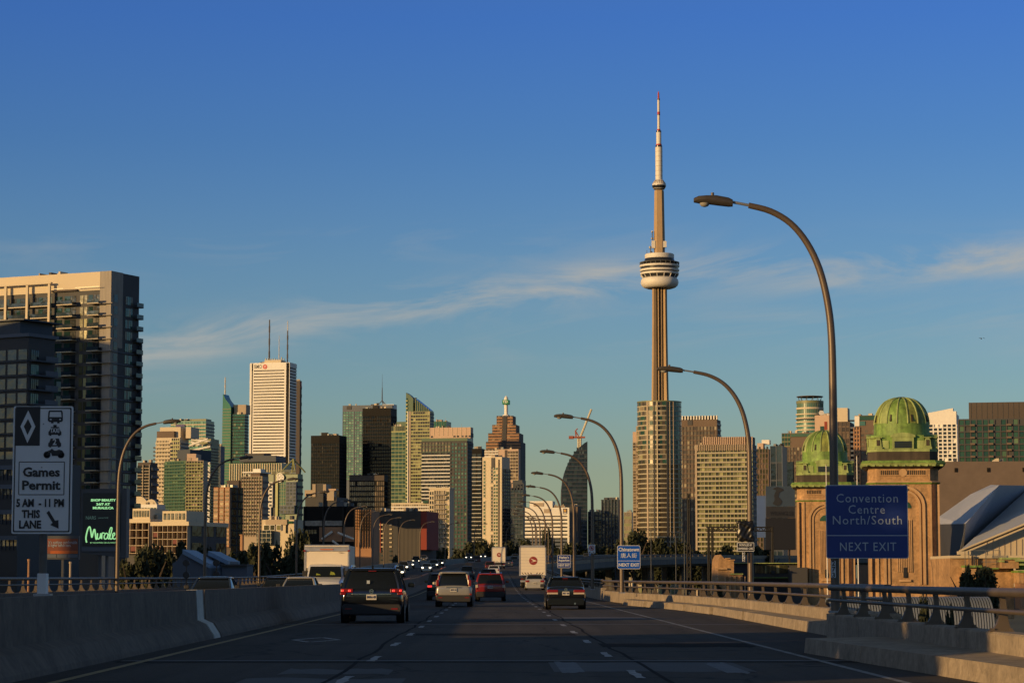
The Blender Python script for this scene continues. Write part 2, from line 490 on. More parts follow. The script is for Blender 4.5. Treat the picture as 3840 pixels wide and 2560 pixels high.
patch(36.2, 40.6, 3.4, 3.75, M_JOINT, .0056, 5)
patch(60, 62, -1.9, 2.0, M_SEAL, .0022, 6)
patch(84, 88, 2.3, 5.2, M_PATCH, .0022, 7)
patch(50, 53, 2.2, 5.3, M_SEAL, .0022, 8)
for s0, s1, lat in ((28, 420, 2.32), (28, 300, -2.25)):          # crack filler running beside the lane dashes
    rr = random.Random(int(lat * 100)); wob = {}
    ss = stations(s0, s1, 3)
    for s in ss: wob[s] = rr.uniform(-.06, .06)
    ribbon('crack_sealant', M_SEAL, ss, lambda s: lat - .035 + wob[s], lambda s: lat + .035 + wob[s], .0034, road)

# ---------------------------------------------------------------- median barrier
root = tag(empty('median_barrier', road_pt(20, MEDIAN)), 'long grey concrete median barrier dividing the two carriageways', 'barrier')
jersey = [(.52, 0), (.50, .08), (.34, .33), (.14, .42), (.10, 1.1), (-.10, 1.1), (-.14, .42), (-.34, .33), (-.50, .08), (-.52, 0)]
def rooted(o, r):
    o.parent = r; o.matrix_parent_inverse = r.matrix_world.inverted() if False else Matrix.Translation(-r.location); return o
for a, b in ((18, 58.6), (58.75, 100), (100.1, 150), (150.1, 210), (210.1, 290), (290.1, 400), (400.1, 520), (520.1, 700), (700.1, 900)):
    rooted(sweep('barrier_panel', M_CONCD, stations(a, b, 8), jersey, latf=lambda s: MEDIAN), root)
M_WHITEW = mat('white_wash', (.55, .54, .50), .8, var=.2, scale=4)
rooted(sweep('joint_cover', M_WHITEW, [57.0, 58.2], [(l * 1.03 + .012 * (1 if l > 0 else -1), z + .004) for l, z in jersey], latf=lambda s: MEDIAN), root)
# orange strips that paint sunlight along the top of the farther median
M_ORSTRIP = mat('orange_sun_and_lamp', (.55, .16, .06), .5, var=.3, scale=.6)
for a, b in ((125, 170), (182, 205), (240, 262), (330, 360)):
    rooted(sweep('painted_sun_strip', M_ORSTRIP, stations(a, b, 6), [(-.07, 1.105), (.07, 1.105), (.07, 1.2), (-.07, 1.2)], latf=lambda s: MEDIAN), root)

# ---------------------------------------------------------------- parapets: wall panels, kerb, posts and rails
def post_mesh():
    # bowed plate seen along the road: narrow at the rails, flaring to a foot
    hw = ((0, .14), (.06, .125), (.16, .095), (.32, .06), (.5, .042), (.7, .036), (.88, .042), (1, .06))
    poly = [(-w + .035 * math.sin(math.pi * t), .66 * t) for t, w in hw]
    right = [(w + .035 * math.sin(math.pi * t), .66 * t) for t, w in reversed(hw)]
    mb = MB().prism(poly + right, 1, -.05, .05)
    mb.box(-.17, .17, -.1, .1, 0, .02)
    for x, y in ((-.13, -.065), (.13, -.065), (-.13, .065), (.13, .065)): mb.box(x - .02, x + .02, y - .02, y + .02, .02, .05)
    return mb
_pm = post_mesh().build('post', M_RAIL); POST_ME = _pm.data; bpy.data.objects.remove(_pm)
def parapet(label, sa, sb, latf, side, wall_h, panel, post_step, rail_top, m_wall, kerb=None, group='concrete parapets with steel rails', rails=True):
    r = tag(empty('parapet_wall', road_pt(sa, latf(sa))), label, 'parapet', group)
    s = sa
    while s < sb - .2:
        e = min(sb, s + panel) - .025
        prof = [(0, 0), (0, wall_h - .03), (side * .03, wall_h), (side * .34, wall_h), (side * .36, 0)]
        rooted(sweep('wall_panel', m_wall, [s, (s + e) / 2, e], prof, latf=latf), r)
        s += panel
    if kerb:
        for a, b in kerb:
            n = 0; q = a
            while q < b - .3:
                e = min(b, q + panel * 2) - .03
                kl = (lambda t: latf(t) - .62) if sa > 50 else (lambda t: lat_at([(20, 7.0), (32, 6.5), (46, 5.75)], t))
                mbk = MB(); vs = []
                st = stations(q, e, 3)
                for t in st:
                    a0, b0 = kl(t), latf(t) + .01
                    vs += [road_pt(t, a0, -.02), road_pt(t, a0 + .03, .27), road_pt(t, b0, .30), road_pt(t, b0, -.02)]
                fs = [(i * 4 + k, i * 4 + (k + 1) % 4, (i + 1) * 4 + (k + 1) % 4, (i + 1) * 4 + k) for i in range(len(st) - 1) for k in range(4)]
                fs += [(3, 2, 1, 0), tuple(range(len(st) * 4 - 4, len(st) * 4))]
                rooted(mbk.add(vs, fs).build('kerb_block', m_wall), r)
                q += panel * 2
    if rails:
        pts_t = [road_pt(t, latf(t) + side * .06, rail_top - .08) for t in stations(sa, sb, 2.5 if sb - sa < 200 else 8)]
        pts_m = [road_pt(t, latf(t) + side * .03, wall_h + .30) for t in stations(sa, sb, 2.5 if sb - sa < 200 else 8)]
        rooted(MB().tube(pts_t, .068, 10).build('top_rail', M_RAIL, smooth=True), r)
        rooted(MB().tube(pts_m, .036, 10).build('middle_rail', M_RAIL, smooth=True), r)
        t = sa + .4
        while t < sb:
            o = bpy.data.objects.new('rail_post', POST_ME); COL.objects.link(o)
            o.location = road_pt(t, latf(t) + side * .17, wall_h) - r.location
            o.rotation_euler = (0, 0, road_ang(t) + (0 if side > 0 else math.pi)); o.parent = r
            o.scale = (1, 1, (rail_top - .08 - wall_h) / .6)
            t += post_step
    return r
near = lambda s: 7.25
parapet('nearest low concrete wall with bowed rail posts at the right edge', 19.5, 54.0, near, 1, .60, 2.75, 2.75, 1.25, M_CONC, kerb=[(19, 46.2)])
parapet('low sunlit concrete wall and railing of the lay-by around the second lamp post', 54.6, 152, wall_r, 1, .60, 2.9, 4.1, 1.25, M_CONC, kerb=[(56, 82), (82.6, 94), (95.2, 104), (105, 118), (119, 128)])
# end face of the lay-by between the two right-hand walls
e = MB().add([road_pt(54.3, 7.3, 0), road_pt(54.3, 8.9, 0), road_pt(54.3, 8.9, .6), road_pt(54.3, 7.3, .6), road_pt(54.6, 7.3, 0), road_pt(54.6, 8.9, 0), road_pt(54.6, 8.9, .6), road_pt(54.6, 7.3, .6)],
         [(0, 1, 2, 3), (7, 6, 5, 4), (3, 2, 6, 7), (0, 3, 7, 4), (1, 5, 6, 2)]).build('wall_return', M_CONC)
tag(e, 'short concrete return wall where the lay-by begins beside the sign post', 'wall')
parapet('far right parapet beyond the black sedan, curving away with the road', 152.5, 700, wall_r, 1, .75, 12, 6, 1.3, M_CONC)
parapet('far parapet of the viaduct where the road bends right', 700, 1250, wall_r, 1, .95, 30, 999, 1.3, M_CONC, rails=False)
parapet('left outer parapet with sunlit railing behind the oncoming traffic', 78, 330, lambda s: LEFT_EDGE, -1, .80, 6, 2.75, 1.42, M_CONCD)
parapet('far left parapet wall on the outside of the distant bend', 330, 1100, lambda s: LEFT_EDGE, -1, 1.25, 30, 999, 1.4, mat('concrete_pale', (.30, .29, .26), .9, var=.12, scale=.2, streak=.25), rails=False)

# ---------------------------------------------------------------- city materials
def M(n): return _mats[n]
mat('cream', (.62, .53, .38), .8, var=.06, scale=.05)
mat('white_stone', (.80, .77, .70), .75, var=.05, scale=.05)
mat('white_panel', (.78, .75, .68), .7, var=.06, scale=.08)
mat('slab_pale', (.40, .36, .26), .8, var=.08, scale=.1)
mat('tan', (.42, .34, .25), .85, var=.10, scale=.08)
mat('brown', (.16, .115, .085), .85, var=.12, scale=.08)
mat('dark_brown', (.085, .068, .058), .8, var=.12, scale=.06)
mat('pinkish', (.55, .40, .30), .85, var=.06, scale=.06)
mat('orange_brick', (.40, .22, .12), .9, var=.16, scale=.25)
mat('black_steel', (.012, .0115, .0115), .6, var=.1, scale=.1, spec=.12)
mat('black_line', (.024, .023, .022), .6, var=.1, scale=.1, spec=.15)
mat('charcoal', (.055, .055, .058), .7, var=.15, scale=.1)
mat('slate_blue', (.04, .054, .075), .6, var=.12, scale=.06)  # used on shaded flanks too, their shade put into the colour
mat('navy', (.014, .024, .04), .45, var=.12, scale=.05)  # darkened so that sunlit faces still look shaded
mat('green_spandrel', (.07, .125, .065), .35, var=.12, scale=.05)
mat('teal_spandrel', (.10, .22, .18), .35, var=.12, scale=.05)
mat('yellow_green', (.34, .35, .14), .5, var=.10, scale=.08)
mat('olive', (.20, .21, .10), .5, var=.12, scale=.08)
mat('mullion', (.22, .22, .20), .4, metal=.5, var=0)
mat('pale_mullion', (.45, .44, .38), .5, var=0)
mat('roof_gravel', (.14, .13, .12), .95, var=.2, scale=.2)
mat('red_wall', (.26, .045, .03), .8, var=.1, scale=.2)
mat('grey_wall', (.085, .078, .07), .9, var=.12, scale=.15)
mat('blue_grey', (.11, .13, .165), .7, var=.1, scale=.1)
mat('concrete_raw', (.34, .31, .27), .9, var=.12, scale=.12, streak=.2)
glass('glass_dark', (.012, .016, .018), (.03, .035, .035), (.16, .15, .12), .10, .3, .06)
glass('glass_night', (.006, .007, .008), (.012, .012, .012), (.05, .042, .03), .10, .2, .05, spec=.22)
glass('glass_green', (.012, .045, .03), (.03, .09, .055), (.13, .20, .10), .10, .4, .12)
glass('glass_mint', (.06, .17, .13), (.14, .32, .24), (.26, .42, .28), .12, .5, .25)
glass('glass_deep', (.01, .03, .028), (.025, .07, .06), (.13, .17, .11), .06, .3, .10)
glass('glass_emerald', (.008, .07, .045), (.015, .12, .075), (.06, .2, .12), .10, .4, .08)
glass('glass_teal', (.03, .09, .085), (.07, .18, .15), (.22, .3, .2), .10, .5, .2)
glass('glass_yellow', (.025, .028, .016), (.13, .125, .055), (.40, .38, .19), .16, .3, .16)
glass('glass_gold', (.05, .036, .02), (.17, .12, .065), (.46, .37, .22), .12, .45, .2)
glass('glass_bronze', (.05, .035, .022), (.14, .095, .055), (.42, .32, .19), .15, .4, .2)
glass('glass_blue', (.012, .022, .034), (.03, .05, .065), (.10, .13, .14), .08, .35, .10)
glass('glass_lit', (.06, .05, .035), (.17, .14, .09), (.40, .34, .22), .3, .5, .25)

BASE = ZG
ALL_BLD = []
class Bld:
    """one building: front face on local y = 0, right flank on x = L; local frame turned so that the flank shows"""
    def __init__(s, name, label, pxl, pxc, pyt, D, pxr=None, depth=None, psi=14.0, cat='building', group='buildings of the skyline', body=None, base=None):
        s.D, s.pxl, s.pxc, s.psi = D, pxl, pxc, R(psi)
        s.pyc = 1800.0
        a, _ = ray(pxl, s.pyc); c, _ = ray(pxc, s.pyc)
        Xc, Yc = c * D, D
        s.L = (Xc - a * Yc) / (math.cos(s.psi) + a * math.sin(s.psi))
        if depth is None:
            b, _ = ray(pxr, s.pyc)
            den = b * math.cos(s.psi) - math.sin(s.psi)
            depth = max(8.0, (Xc - b * Yc) / den) if den < -1e-3 else 20.0
            depth = min(depth, 70.0)
        s.S = depth
        s.base = BASE if base is None else base
        s.H = at(pxc, pyt, D).z
        s.root = empty(name, (Xc - s.L * math.cos(s.psi), Yc + s.L * math.sin(s.psi), s.base), -s.psi)
        tag(s.root, label, cat, group)
        s.r = random.Random(label); ALL_BLD.append(s)
        if body: s.block('wall', body, 0, s.L, 0, s.S, s.base, s.H)
    def u(s, px):
        """front coordinate of a photo column"""
        a, _ = ray(px, s.pyc)
        X0, Y0 = s.root.location.x, s.root.location.y
        return (a * Y0 - X0) / (math.cos(s.psi) + a * math.sin(s.psi))
    def z(s, py): return at(s.pxc, py, s.D).z
    def block(s, name, m, x0, x1, y0, y1, z0, z1, parent=None):
        m = M(m) if isinstance(m, str) else m
        return piece(name, m, parent or s.root, x0, x1, y0, y1, z0 - s.base, z1 - s.base)
    def pblock(s, name, m, p0, p1, d0, d1, py0, py1):
        """block from photo columns p0..p1, depth d0..d1, photo rows py0 (top)..py1"""
        return s.block(name, m, s.u(p0), s.u(p1), d0, d1, s.z(py1), s.z(py0))
    def fb(s, face, name, m, u0, u1, z0, z1, d0, d1):
        if face == 'F': return s.block(name, m, u0, u1, -d1, -d0, z0, z1)
        if face == 'R': return s.block(name, m, s.L + d0, s.L + d1, u0, u1, z0, z1)
        if face == 'L': return s.block(name, m, -d1, -d0, u0, u1, z0, z1)
    def facade(s, face='F', u0=None, u1=None, z0=None, z1=None, nz=10, nx=0, slab=None, slab_h=.3, slab_d=.35, pier=None, pier_w=.2, pier_d=.25,
               pane=None, pane_w=None, pane_h=None, skip=0.05, pane_cap=300, name_slab='spandrel', name_pier='mullion', ends=True, pane_off=.06, name_pane='window'):
        """rows and columns of real pieces: a spandrel or slab per storey, piers or mullions, and a pane per bay"""
        W = s.L if face == 'F' else s.S
        u0 = 0 if u0 is None else u0; u1 = W if u1 is None else u1
        z0 = s.base + 4 if z0 is None else z0; z1 = s.H if z1 is None else z1
        fh = (z1 - z0) / nz
        if slab:
            for i in range(nz):
                zz = z0 + i * fh
                s.fb(face, name_slab, slab, u0, u1, zz, zz + fh * slab_h, .0, slab_d)
        bw = (u1 - u0) / max(1, nx)
        if pier and nx:
            for j in range(0 if ends else 1, nx + (1 if ends else 0)):
                uu = u0 + j * bw
                s.fb(face, name_pier, pier, uu - bw * pier_w / 2, uu + bw * pier_w / 2, z0, z1, .0, pier_d)
        if pane and nx:
            ph = pane_h or (1 - slab_h) * .96; pw = pane_w or (1 - pier_w) * .94
            cells = [(i, j) for i in range(nz) for j in range(nx)]
            if len(cells) > pane_cap:
                cells.sort(key=lambda c: -c[0])
                rest = cells[pane_cap:]; cells = cells[:pane_cap]
                mb = MB()
                for i, j in rest:
                    zz = z0 + i * fh + fh * slab_h; uu = u0 + (j + .5) * bw
                    a = (uu - bw * pw / 2, uu + bw * pw / 2)
                    if face == 'F': mb.box(a[0], a[1], -pane_off, .0, zz - s.base, zz + fh * ph - s.base)
                    elif face == 'R': mb.box(s.L, s.L + pane_off, a[0], a[1], zz - s.base, zz + fh * ph - s.base)
                    else: mb.box(-pane_off, 0, a[0], a[1], zz - s.base, zz + fh * ph - s.base)
                tag(mb.build('lower_windows', M(pane), s.root), kind='stuff')
            for i, j in cells:
                if skip and s.r.random() < skip: continue
                zz = z0 + i * fh + fh * slab_h; uu = u0 + (j + .5) * bw
                s.fb(face, name_pane, pane, uu - bw * pw / 2, uu + bw * pw / 2, zz, zz + fh * ph, .0, pane_off)
    def cap(s, m='roof_gravel', h=1.0, over=.3):
        return s.block('roof', m, -over, s.L + over, -over, s.S + over, s.H + .002, s.H + h)

def zrow(b, y0, y1): return b.z(y1), b.z(y0)

# ======================================================= far financial district
# -- white striped bank tower with antennas
b = Bld('bank_tower', 'tall cream white bank tower with dark window stripes and twin antennas on top', 935, 1083, 1360, 3300, pxr=1107, body='black_steel')
b.block('wall', 'white_stone', -.5, b.u(941), -1.0, b.S, b.base, b.H)                # cream corner fin
b.block('wall', 'white_stone', b.u(946), b.u(1071), -1.2, -.02, b.z(1386), b.H)       # blank sign band
b.facade('F', b.u(946), b.u(1071), b.z(1900), b.z(1386), nz=46, slab='white_stone', slab_h=.66, slab_d=1.2)
b.block('wall', 'white_stone', b.u(1064), b.u(1070.5), -1.25, -.02, b.z(1900), b.z(1386))
b.block('wall', 'white_stone', b.u(945.5), b.u(949), -1.25, -.02, b.z(1900), b.z(1386))
b.block('wall', 'white_stone', b.u(1082), b.L + .3, -1.2, 0, b.base, b.H)
b.facade('R', 0, b.S, b.z(1900), b.H - 6, nz=46, slab='white_stone', slab_h=.62, slab_d=.9)
b.block('wall', 'white_stone', b.L, b.L + .95, 0, b.S, b.H - 6, b.H)
b.block('roof', 'white_stone', -.3, b.L + .2, -.3, b.S + .2, b.H + .01, b.H + .6)
b.pblock('penthouse', 'cream', 984, 1046, 4, 24, 1347, 1359)
M_TXT = mat('sign_black', (.01, .01, .012), .5, var=0)
M_RED = mat('logo_red', (.55, .03, .03), .5, var=0)
M_WHT = mat('logo_white', (.8, .78, .74), .5, var=0)
zc = b.z(1373) - b.base
lettering('BMO', 7.4, M_TXT, b.root, (b.u(965), -1.3, zc), bold=.03, fit=b.u(979) - b.u(951))
MB().lathe([(3.1, -.1), (3.1, .1)], 24).build('roundel', M_RED, b.root, loc=(b.u(991), -1.35, zc), rot=(math.pi / 2, 0, 0))
for q in (-1, 1): piece('roundel_bar', M_WHT, b.root, b.u(991) - 1.5, b.u(991) + 1.5, -1.6, -1.5, zc + q * .9 - .3, zc + q * .9 + .3)
def mast(bld, px, py0, py1, y, w0, w1, m, name='antenna'):
    x = bld.u(px); z0, z1 = bld.z(py1) - bld.base, bld.z(py0) - bld.base
    mb = MB(); n = 7
    for k in range(n):
        a, c = k / n, (k + 1) / n
        ra = w0 + (w1 - w0) * a
        mb.tube([(x, y, z0 + (z1 - z0) * a), (x, y, z0 + (z1 - z0) * c)], ra * (1 if k % 2 else .75), 8)
    return mb.build(name, m, bld.root)
M_MAST = mat('mast_grey', (.09, .09, .10), .6, var=.1); M_MASTW = mat('mast_white', (.55, .52, .46), .6, var=.1)
mast(b, 991, 1192, 1358, 15, 1.3, 1.1, M_MAST); mast(b, 1060, 1235, 1358, 15, 1.2, 1.1, M_MAST); mast(b, 1060, 1197, 1235, 15, .7, .5, M_MASTW)
mast(b, 1028, 1253, 1352, 15, .7, .3, M_MASTW)
for k in range(9):
    x = b.u(984 + k * 8.5); h = b.r.uniform(2, 6)
    b.block('roof_equipment', 'mullion', x - .6, x + .6, 8, 10, b.z(1347), b.z(1347) + h * .7)

# -- red granite tower behind it
b = Bld('office_tower', 'dark red brown office tower slab peeking out right of the white bank tower', 1098, 1122, 1427, 3600, pxr=1128, body='dark_brown')
b.facade('R', nz=24, slab='black_line', slab_h=.4, slab_d=.4)
b.block('sign', M_RED, b.L + .02, b.L + .6, 2, b.S - 2, b.z(1452), b.z(1432))

# -- emerald tower with swept crown
b = Bld('glass_tower', 'emerald green glass tower with a swept spire crown and thin white mast', 833, 915, 1552, 2600, pxr=929, body='green_spandrel')
b.facade('F', b.u(866), b.L, b.z(1900), b.H, nz=30, nx=6, slab='black_line', slab_h=.22, slab_d=.4, pane='glass_emerald', pier='green_spandrel', pier_w=.05, pier_d=.2)
b.facade('R', 0, b.S, b.z(1900), b.H, nz=30, slab='black_line', slab_h=.35, slab_d=.4)
b.pblock('penthouse', 'tan', 868, 916, 3, 16, 1516, 1551)
b.pblock('penthouse', 'glass_dark', 868, 884, 2.6, 2.95, 1516, 1551)
# crown: a thin curved blade rising on the left
pts = [(b.u(833), b.z(1900))]
for px, py in ((835, 1476), (838, 1478), (841, 1487), (846, 1497), (853, 1506), (860, 1514), (866, 1526)): pts.append((b.u(px), b.z(py)))
pts.append((b.u(866), b.z(1900)))
MB().prism([(x, z - b.base) for x, z in pts], 1, -2.2, 14).build('crown_blade', M('glass_emerald'), b.root)
for k in range(32):
    zz = b.z(1535) + (b.z(1880) - b.z(1535)) * k / 32
    b.block('spandrel', 'green_spandrel', b.u(834), b.u(866), -2.5, -2.22, zz, zz + 1.1)
mast(b, 838, 1412, 1480, 2, .9, .7, M_MASTW)

# -- black international-style towers
for nm, lab, l, c, r_, t, D, nz, nx in (
        ('black_tower', 'black steel office tower, shorter and leftmost of the black pair', 1166, 1271, 1298, 1632, 2900, 26, 16),
        ('black_tower', 'tallest black steel office tower right of the green banded block', 1359, 1464, 1486, 1530, 2950, 34, 16),
        ('dark_office_block', 'low dark brown office block standing before the two black towers', 1311, 1441, 1453, 1780, 2700, 10, 18)):
    b = Bld(nm, lab, l, c, t, D, pxr=r_, body='black_steel', group='black office towers')
    top = b.H - (9 if nz > 20 else 7)
    b.facade('F', 0, b.L, b.z(2000), top, nz=nz, nx=nx, slab='black_line', slab_h=.3, slab_d=.25, pier='black_steel', pier_w=.12, pier_d=.45, pane='glass_night' if nz > 20 else 'glass_bronze', pane_cap=300)
    b.facade('R', 0, b.S, b.z(2000), top, nz=nz, nx=5, slab='black_line', slab_h=.3, slab_d=.25, pier='black_steel', pier_w=.12, pier_d=.45)
    b.block('roof_band', 'black_steel', -.3, b.L + .3, -.5, b.S + .3, top, b.H + .2)
    if nz > 20:
        b.block('roof_equipment', 'black_line', b.L * .3, b.L * .5, 6, 12, b.H, b.H + 4)
    else:
        b.facade('F', 0, b.L, b.H - 6, b.H, nz=1, nx=1, slab='dark_brown', slab_h=.9, slab_d=.6)

# -- green banded slab with tripod antenna
b = Bld('office_tower', 'office tower with pale green glass bands and a tripod antenna mast on its roof', 1283, 1470, 1517, 3300, pxr=1478, body='blue_grey')
b.facade('F', b.u(1285), b.u(1366), b.z(1800), b.z(1541), nz=27, nx=8, slab='blue_grey', slab_h=.34, slab_d=.5, pane='glass_mint', pier='blue_grey', pier_w=.06, pier_d=.55)
b.block('wall_fin', 'blue_grey', b.u(1325), b.u(1329), -.8, 0, b.base, b.H - 8)
b.facade('F', b.u(1366), b.L, b.z(1800), b.z(1541), nz=27, slab='blue_grey', slab_h=.4, slab_d=.4)
b.pblock('penthouse', 'white_panel', 1432, 1474, 2, 16, 1515, 1532)
b.pblock('roof_vent', 'charcoal', 1299, 1316, -.7, -.1, 1519, 1532)
x, z0, z1 = b.u(1425), b.z(1517) - b.base, b.z(1400) - b.base
zm = b.z(1499) - b.base
MB().tube([(x, 8, zm), (x, 8, z1 - 18)], [.8, .5], 6).tube([(x, 8, z1 - 18), (x, 8, z1)], [.3, .12], 6).tube([(x, 8, zm), (x - 5.5, 6, z0)], .6, 6).tube([(x, 8, zm), (x + 6, 6, z0)], .6, 6).tube([(x, 8, zm), (x, 14, z0)], .6, 6).build('antenna', M_MAST, b.root)

# -- green ribbon tower
b = Bld('glass_tower', 'green glass tower with thin yellow floor lines beside the tallest black tower', 1467, 1522, 1597, 2600, pxr=1530, body='green_spandrel')
b.facade('F', 0, b.L, b.z(1900), b.z(1620), nz=20, nx=4, slab='yellow_green', slab_h=.14, slab_d=.5, pane='glass_green')
b.facade('F', 0, b.L, b.z(1620), b.H, nz=1, nx=7, slab='yellow_green', slab_h=.2, slab_d=.3, pane='glass_yellow')
b.pblock('penthouse', 'green_spandrel', 1484, 1520, 2, 14, 1580, 1596)

# -- pointed yellow-green tower
b = Bld('pointed_tower', 'slender yellow green tower with a sharp sloping glass crown and cream corner pier', 1521, 1611, 1541, 2300, pxr=1626, body='olive')
b.facade('F', b.u(1540), b.L, b.z(1990), b.z(1543), nz=36, nx=8, slab='yellow_green', slab_h=.32, slab_d=.3, pier='tan', pier_w=.10, pier_d=.22, pane='glass_yellow', name_pane='window')
b.facade('R', 0, b.S, b.z(1990), b.H, nz=36, slab='blue_grey', slab_h=.4, slab_d=.35)
b.block('wall', 'tan', b.u(1529), b.u(1540), -.6, 0, b.base, b.z(1541))
b.block('corner_pier', 'white_stone', b.u(1528.5), b.u(1531.5), -1.4, -.62, b.z(1990), b.z(1541))
b.facade('F', 0, b.u(1528), b.z(1990), b.z(1490), nz=36, slab='yellow_green', slab_h=.4, slab_d=.5, pane='glass_green', nx=1)
MB().prism([(0, b.H - b.base), (0, b.z(1470) - b.base), (b.u(1526), b.z(1473) - b.base), (b.u(1536), b.z(1480) - b.base), (b.u(1548), b.z(1493) - b.base), (b.u(1548), b.H - b.base)], 1, .3, 8).build('crown_blade', M('green_spandrel'), b.root)
MB().prism([(b.u(1555), b.H - b.base), (b.u(1555), b.z(1493) - b.base), (b.L, b.z(1538) - b.base), (b.L, b.H - b.base)], 1, .3, 12).build('crown_glass', M('glass_green'), b.root)
for k in range(7):
    x = b.u(1557 + k * 8); zt = b.z(1494 + k * 6.2)
    b.block('crown_mullion', 'olive', x - .25, x + .25, .05, .32, b.H, zt)
b.pblock('crown_platform', 'charcoal', 1544, 1556, 2, 6, 1489, 1491.5)
b.pblock('wall', 'pinkish', 1536, 1554, 8.2, 12, 1505, 1541)
b = Bld('glass_tower', 'dark green glass tower top just right of the pointed crown', 1618, 1673, 1579, 2700, depth=20, body='green_spandrel')
b.facade('F', nz=14, nx=6, slab='black_line', slab_h=.2, slab_d=.3, pane='glass_emerald')

# -- stepped granite tower with lit cube
b = Bld('stepped_tower', 'brown granite tower stepping up to a white mast with a green cube sign', 1822, 1953, 1655, 3100, pxr=1957, depth=44, body='dark_brown', psi=8)
zs = [(1822, 1953, 1655, 0), (1829, 1946, 1622, 3), (1843, 1933, 1590, 6), (1858, 1920, 1556, 9)]
prev = 1655
for i, (l, r_, t, d) in enumerate(zs):
    if i: b.pblock('tier', 'brown', l, r_, d, b.S - d, t, prev)
    z1 = b.z(t); z0 = b.z(zs[i - 1][2]) if i else b.z(1990)
    n = max(3, int((z1 - z0) / 3.9)) if i else 28
    for uu0, uu1 in ((l + 1, 1880), (1900, r_ - 1)):
        for k in range(n):
            za = z0 + (z1 - z0) * k / n
            b.block('spandrel', 'orange_brick', b.u(uu0), b.u(uu1), d - .5, d, za, za + (z1 - z0) / n * .5)
        for k in range(n):
            za = z0 + (z1 - z0) * (k + .5) / n
            for q in range(4):
                a0 = uu0 + (uu1 - uu0) * (q + .08) / 4; a1 = uu0 + (uu1 - uu0) * (q + .92) / 4
                if i: b.block('window', 'glass_bronze', b.u(a0), b.u(a1), d - .2, d, za, za + (z1 - z0) / n * .46)
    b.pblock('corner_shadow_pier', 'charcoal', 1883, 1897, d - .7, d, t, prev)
    prev = t
xm = b.u(1889.5)
MB().tube([(xm, 20, b.z(1556) - b.base), (xm, 20, b.z(1549) - b.base)], [6, 3.2], 10).tube([(xm, 20, b.z(1549) - b.base), (xm, 20, b.z(1490) - b.base)], 2.3, 10).tube([(xm, 20, b.z(1496) - b.base), (xm, 20, b.z(1486) - b.base), (xm, 20, b.z(1478) - b.base)], [2.6, 2.4, .3], 10).build('mast', M('white_stone'), b.root)
M_GRN = mat('sign_green', (.02, .22, .06), .5, var=0, emit=(.02, .2, .06), estr=.15)
q = b.pblock('sign_cube', M_GRN, 1878, 1901, 12, 28, 1495, 1511)
lettering('TD', 4.6, M_WHT, b.root, (xm, 11.8, b.z(1503) - b.base), bold=.15)

# ======================================================= CN-style tower is built further down; mid-distance condominiums
b = Bld('residential_tower', 'wide condominium with a blank peach crown above dark green glass floors', 1611, 1764, 1601, 1900, pxr=1770, body='pinkish')
b.facade('F', 0, b.L, b.z(1632), b.H, nz=1, nx=9, pier='cream', pier_w=.08, pier_d=.25)
for px in (1615, 1700, 1713, 1730, 1744, 1757):
    for py in (1632, 1642): b.pblock('window', 'glass_dark', px, px + 8, -.15, 0, py, py + 6)
b.facade('R', nz=16, nx=2, slab='charcoal', slab_h=.4, slab_d=.3)

b = Bld('residential_tower', 'dark green glass condominium with white balcony ribbons on its left half', 1582, 1751, 1652, 1700, pxr=1769, body='charcoal')
b.facade('F', 0, b.u(1689), b.z(2030), b.z(1694), nz=25, nx=9, slab='white_panel', slab_h=.26, slab_d=1.2, pane='glass_dark', pier='charcoal', pier_w=.2, pier_d=.3, name_slab='balcony_slab')
b.facade('F', b.u(1691), b.L, b.z(2060), b.z(1660), nz=29, nx=5, slab='charcoal', slab_h=.35, slab_d=.3, pier='charcoal', pier_w=.35, pier_d=.36, pane='glass_teal')
b.facade('F', 0, b.u(1689), b.z(1694), b.z(1656), nz=3, nx=9, slab='green_spandrel', slab_h=.3, slab_d=.3, pier='charcoal', pier_w=.4, pier_d=.35, pane='glass_lit')
b.facade('R', 0, b.S, b.z(2060), b.H, nz=29, slab='black_line', slab_h=.3, slab_d=.3)
b.cap('green_spandrel', 2.0)

b = Bld('condominium', 'pale cream mid-rise condominium with stacked balconies before the green glass tower', 1611, 1686, 1833, 1200, pxr=1690, body='cream')
b.facade('F', 0, b.u(1628), b.z(2070), b.z(1842), nz=13, nx=2, slab='cream', slab_h=.3, slab_d=.2, pier='cream', pier_w=.3, pier_d=.25, pane='glass_dark')
b.facade('F', b.u(1628), b.u(1672), b.z(2070), b.z(1838), nz=13, nx=5, slab='concrete_raw', slab_h=.18, slab_d=1.5, pier='cream', pier_w=.22, pier_d=.2, pane='glass_lit', name_slab='balcony_slab')
b.facade('F', b.u(1672), b.L, b.z(2070), b.z(1842), nz=13, nx=1, slab='cream', slab_h=.3, slab_d=.2, pane='glass_yellow')
b.cap('cream', .8)
for k in range(10): b.block('railing', 'mullion', b.u(1613 + k * 7), b.u(1614.2 + k * 7), 0, .2, b.H + .8, b.H + 2)

b = Bld('residential_tower', 'narrow black tower with thin white floor slabs between two condominiums', 1769, 1806, 1681, 1800, pxr=1811, body='black_steel')
b.facade('F', 0, b.L, b.z(2030), b.z(1700), nz=22, nx=2, slab='white_panel', slab_h=.12, slab_d=1.0, pane='glass_dark', name_slab='floor_slab')

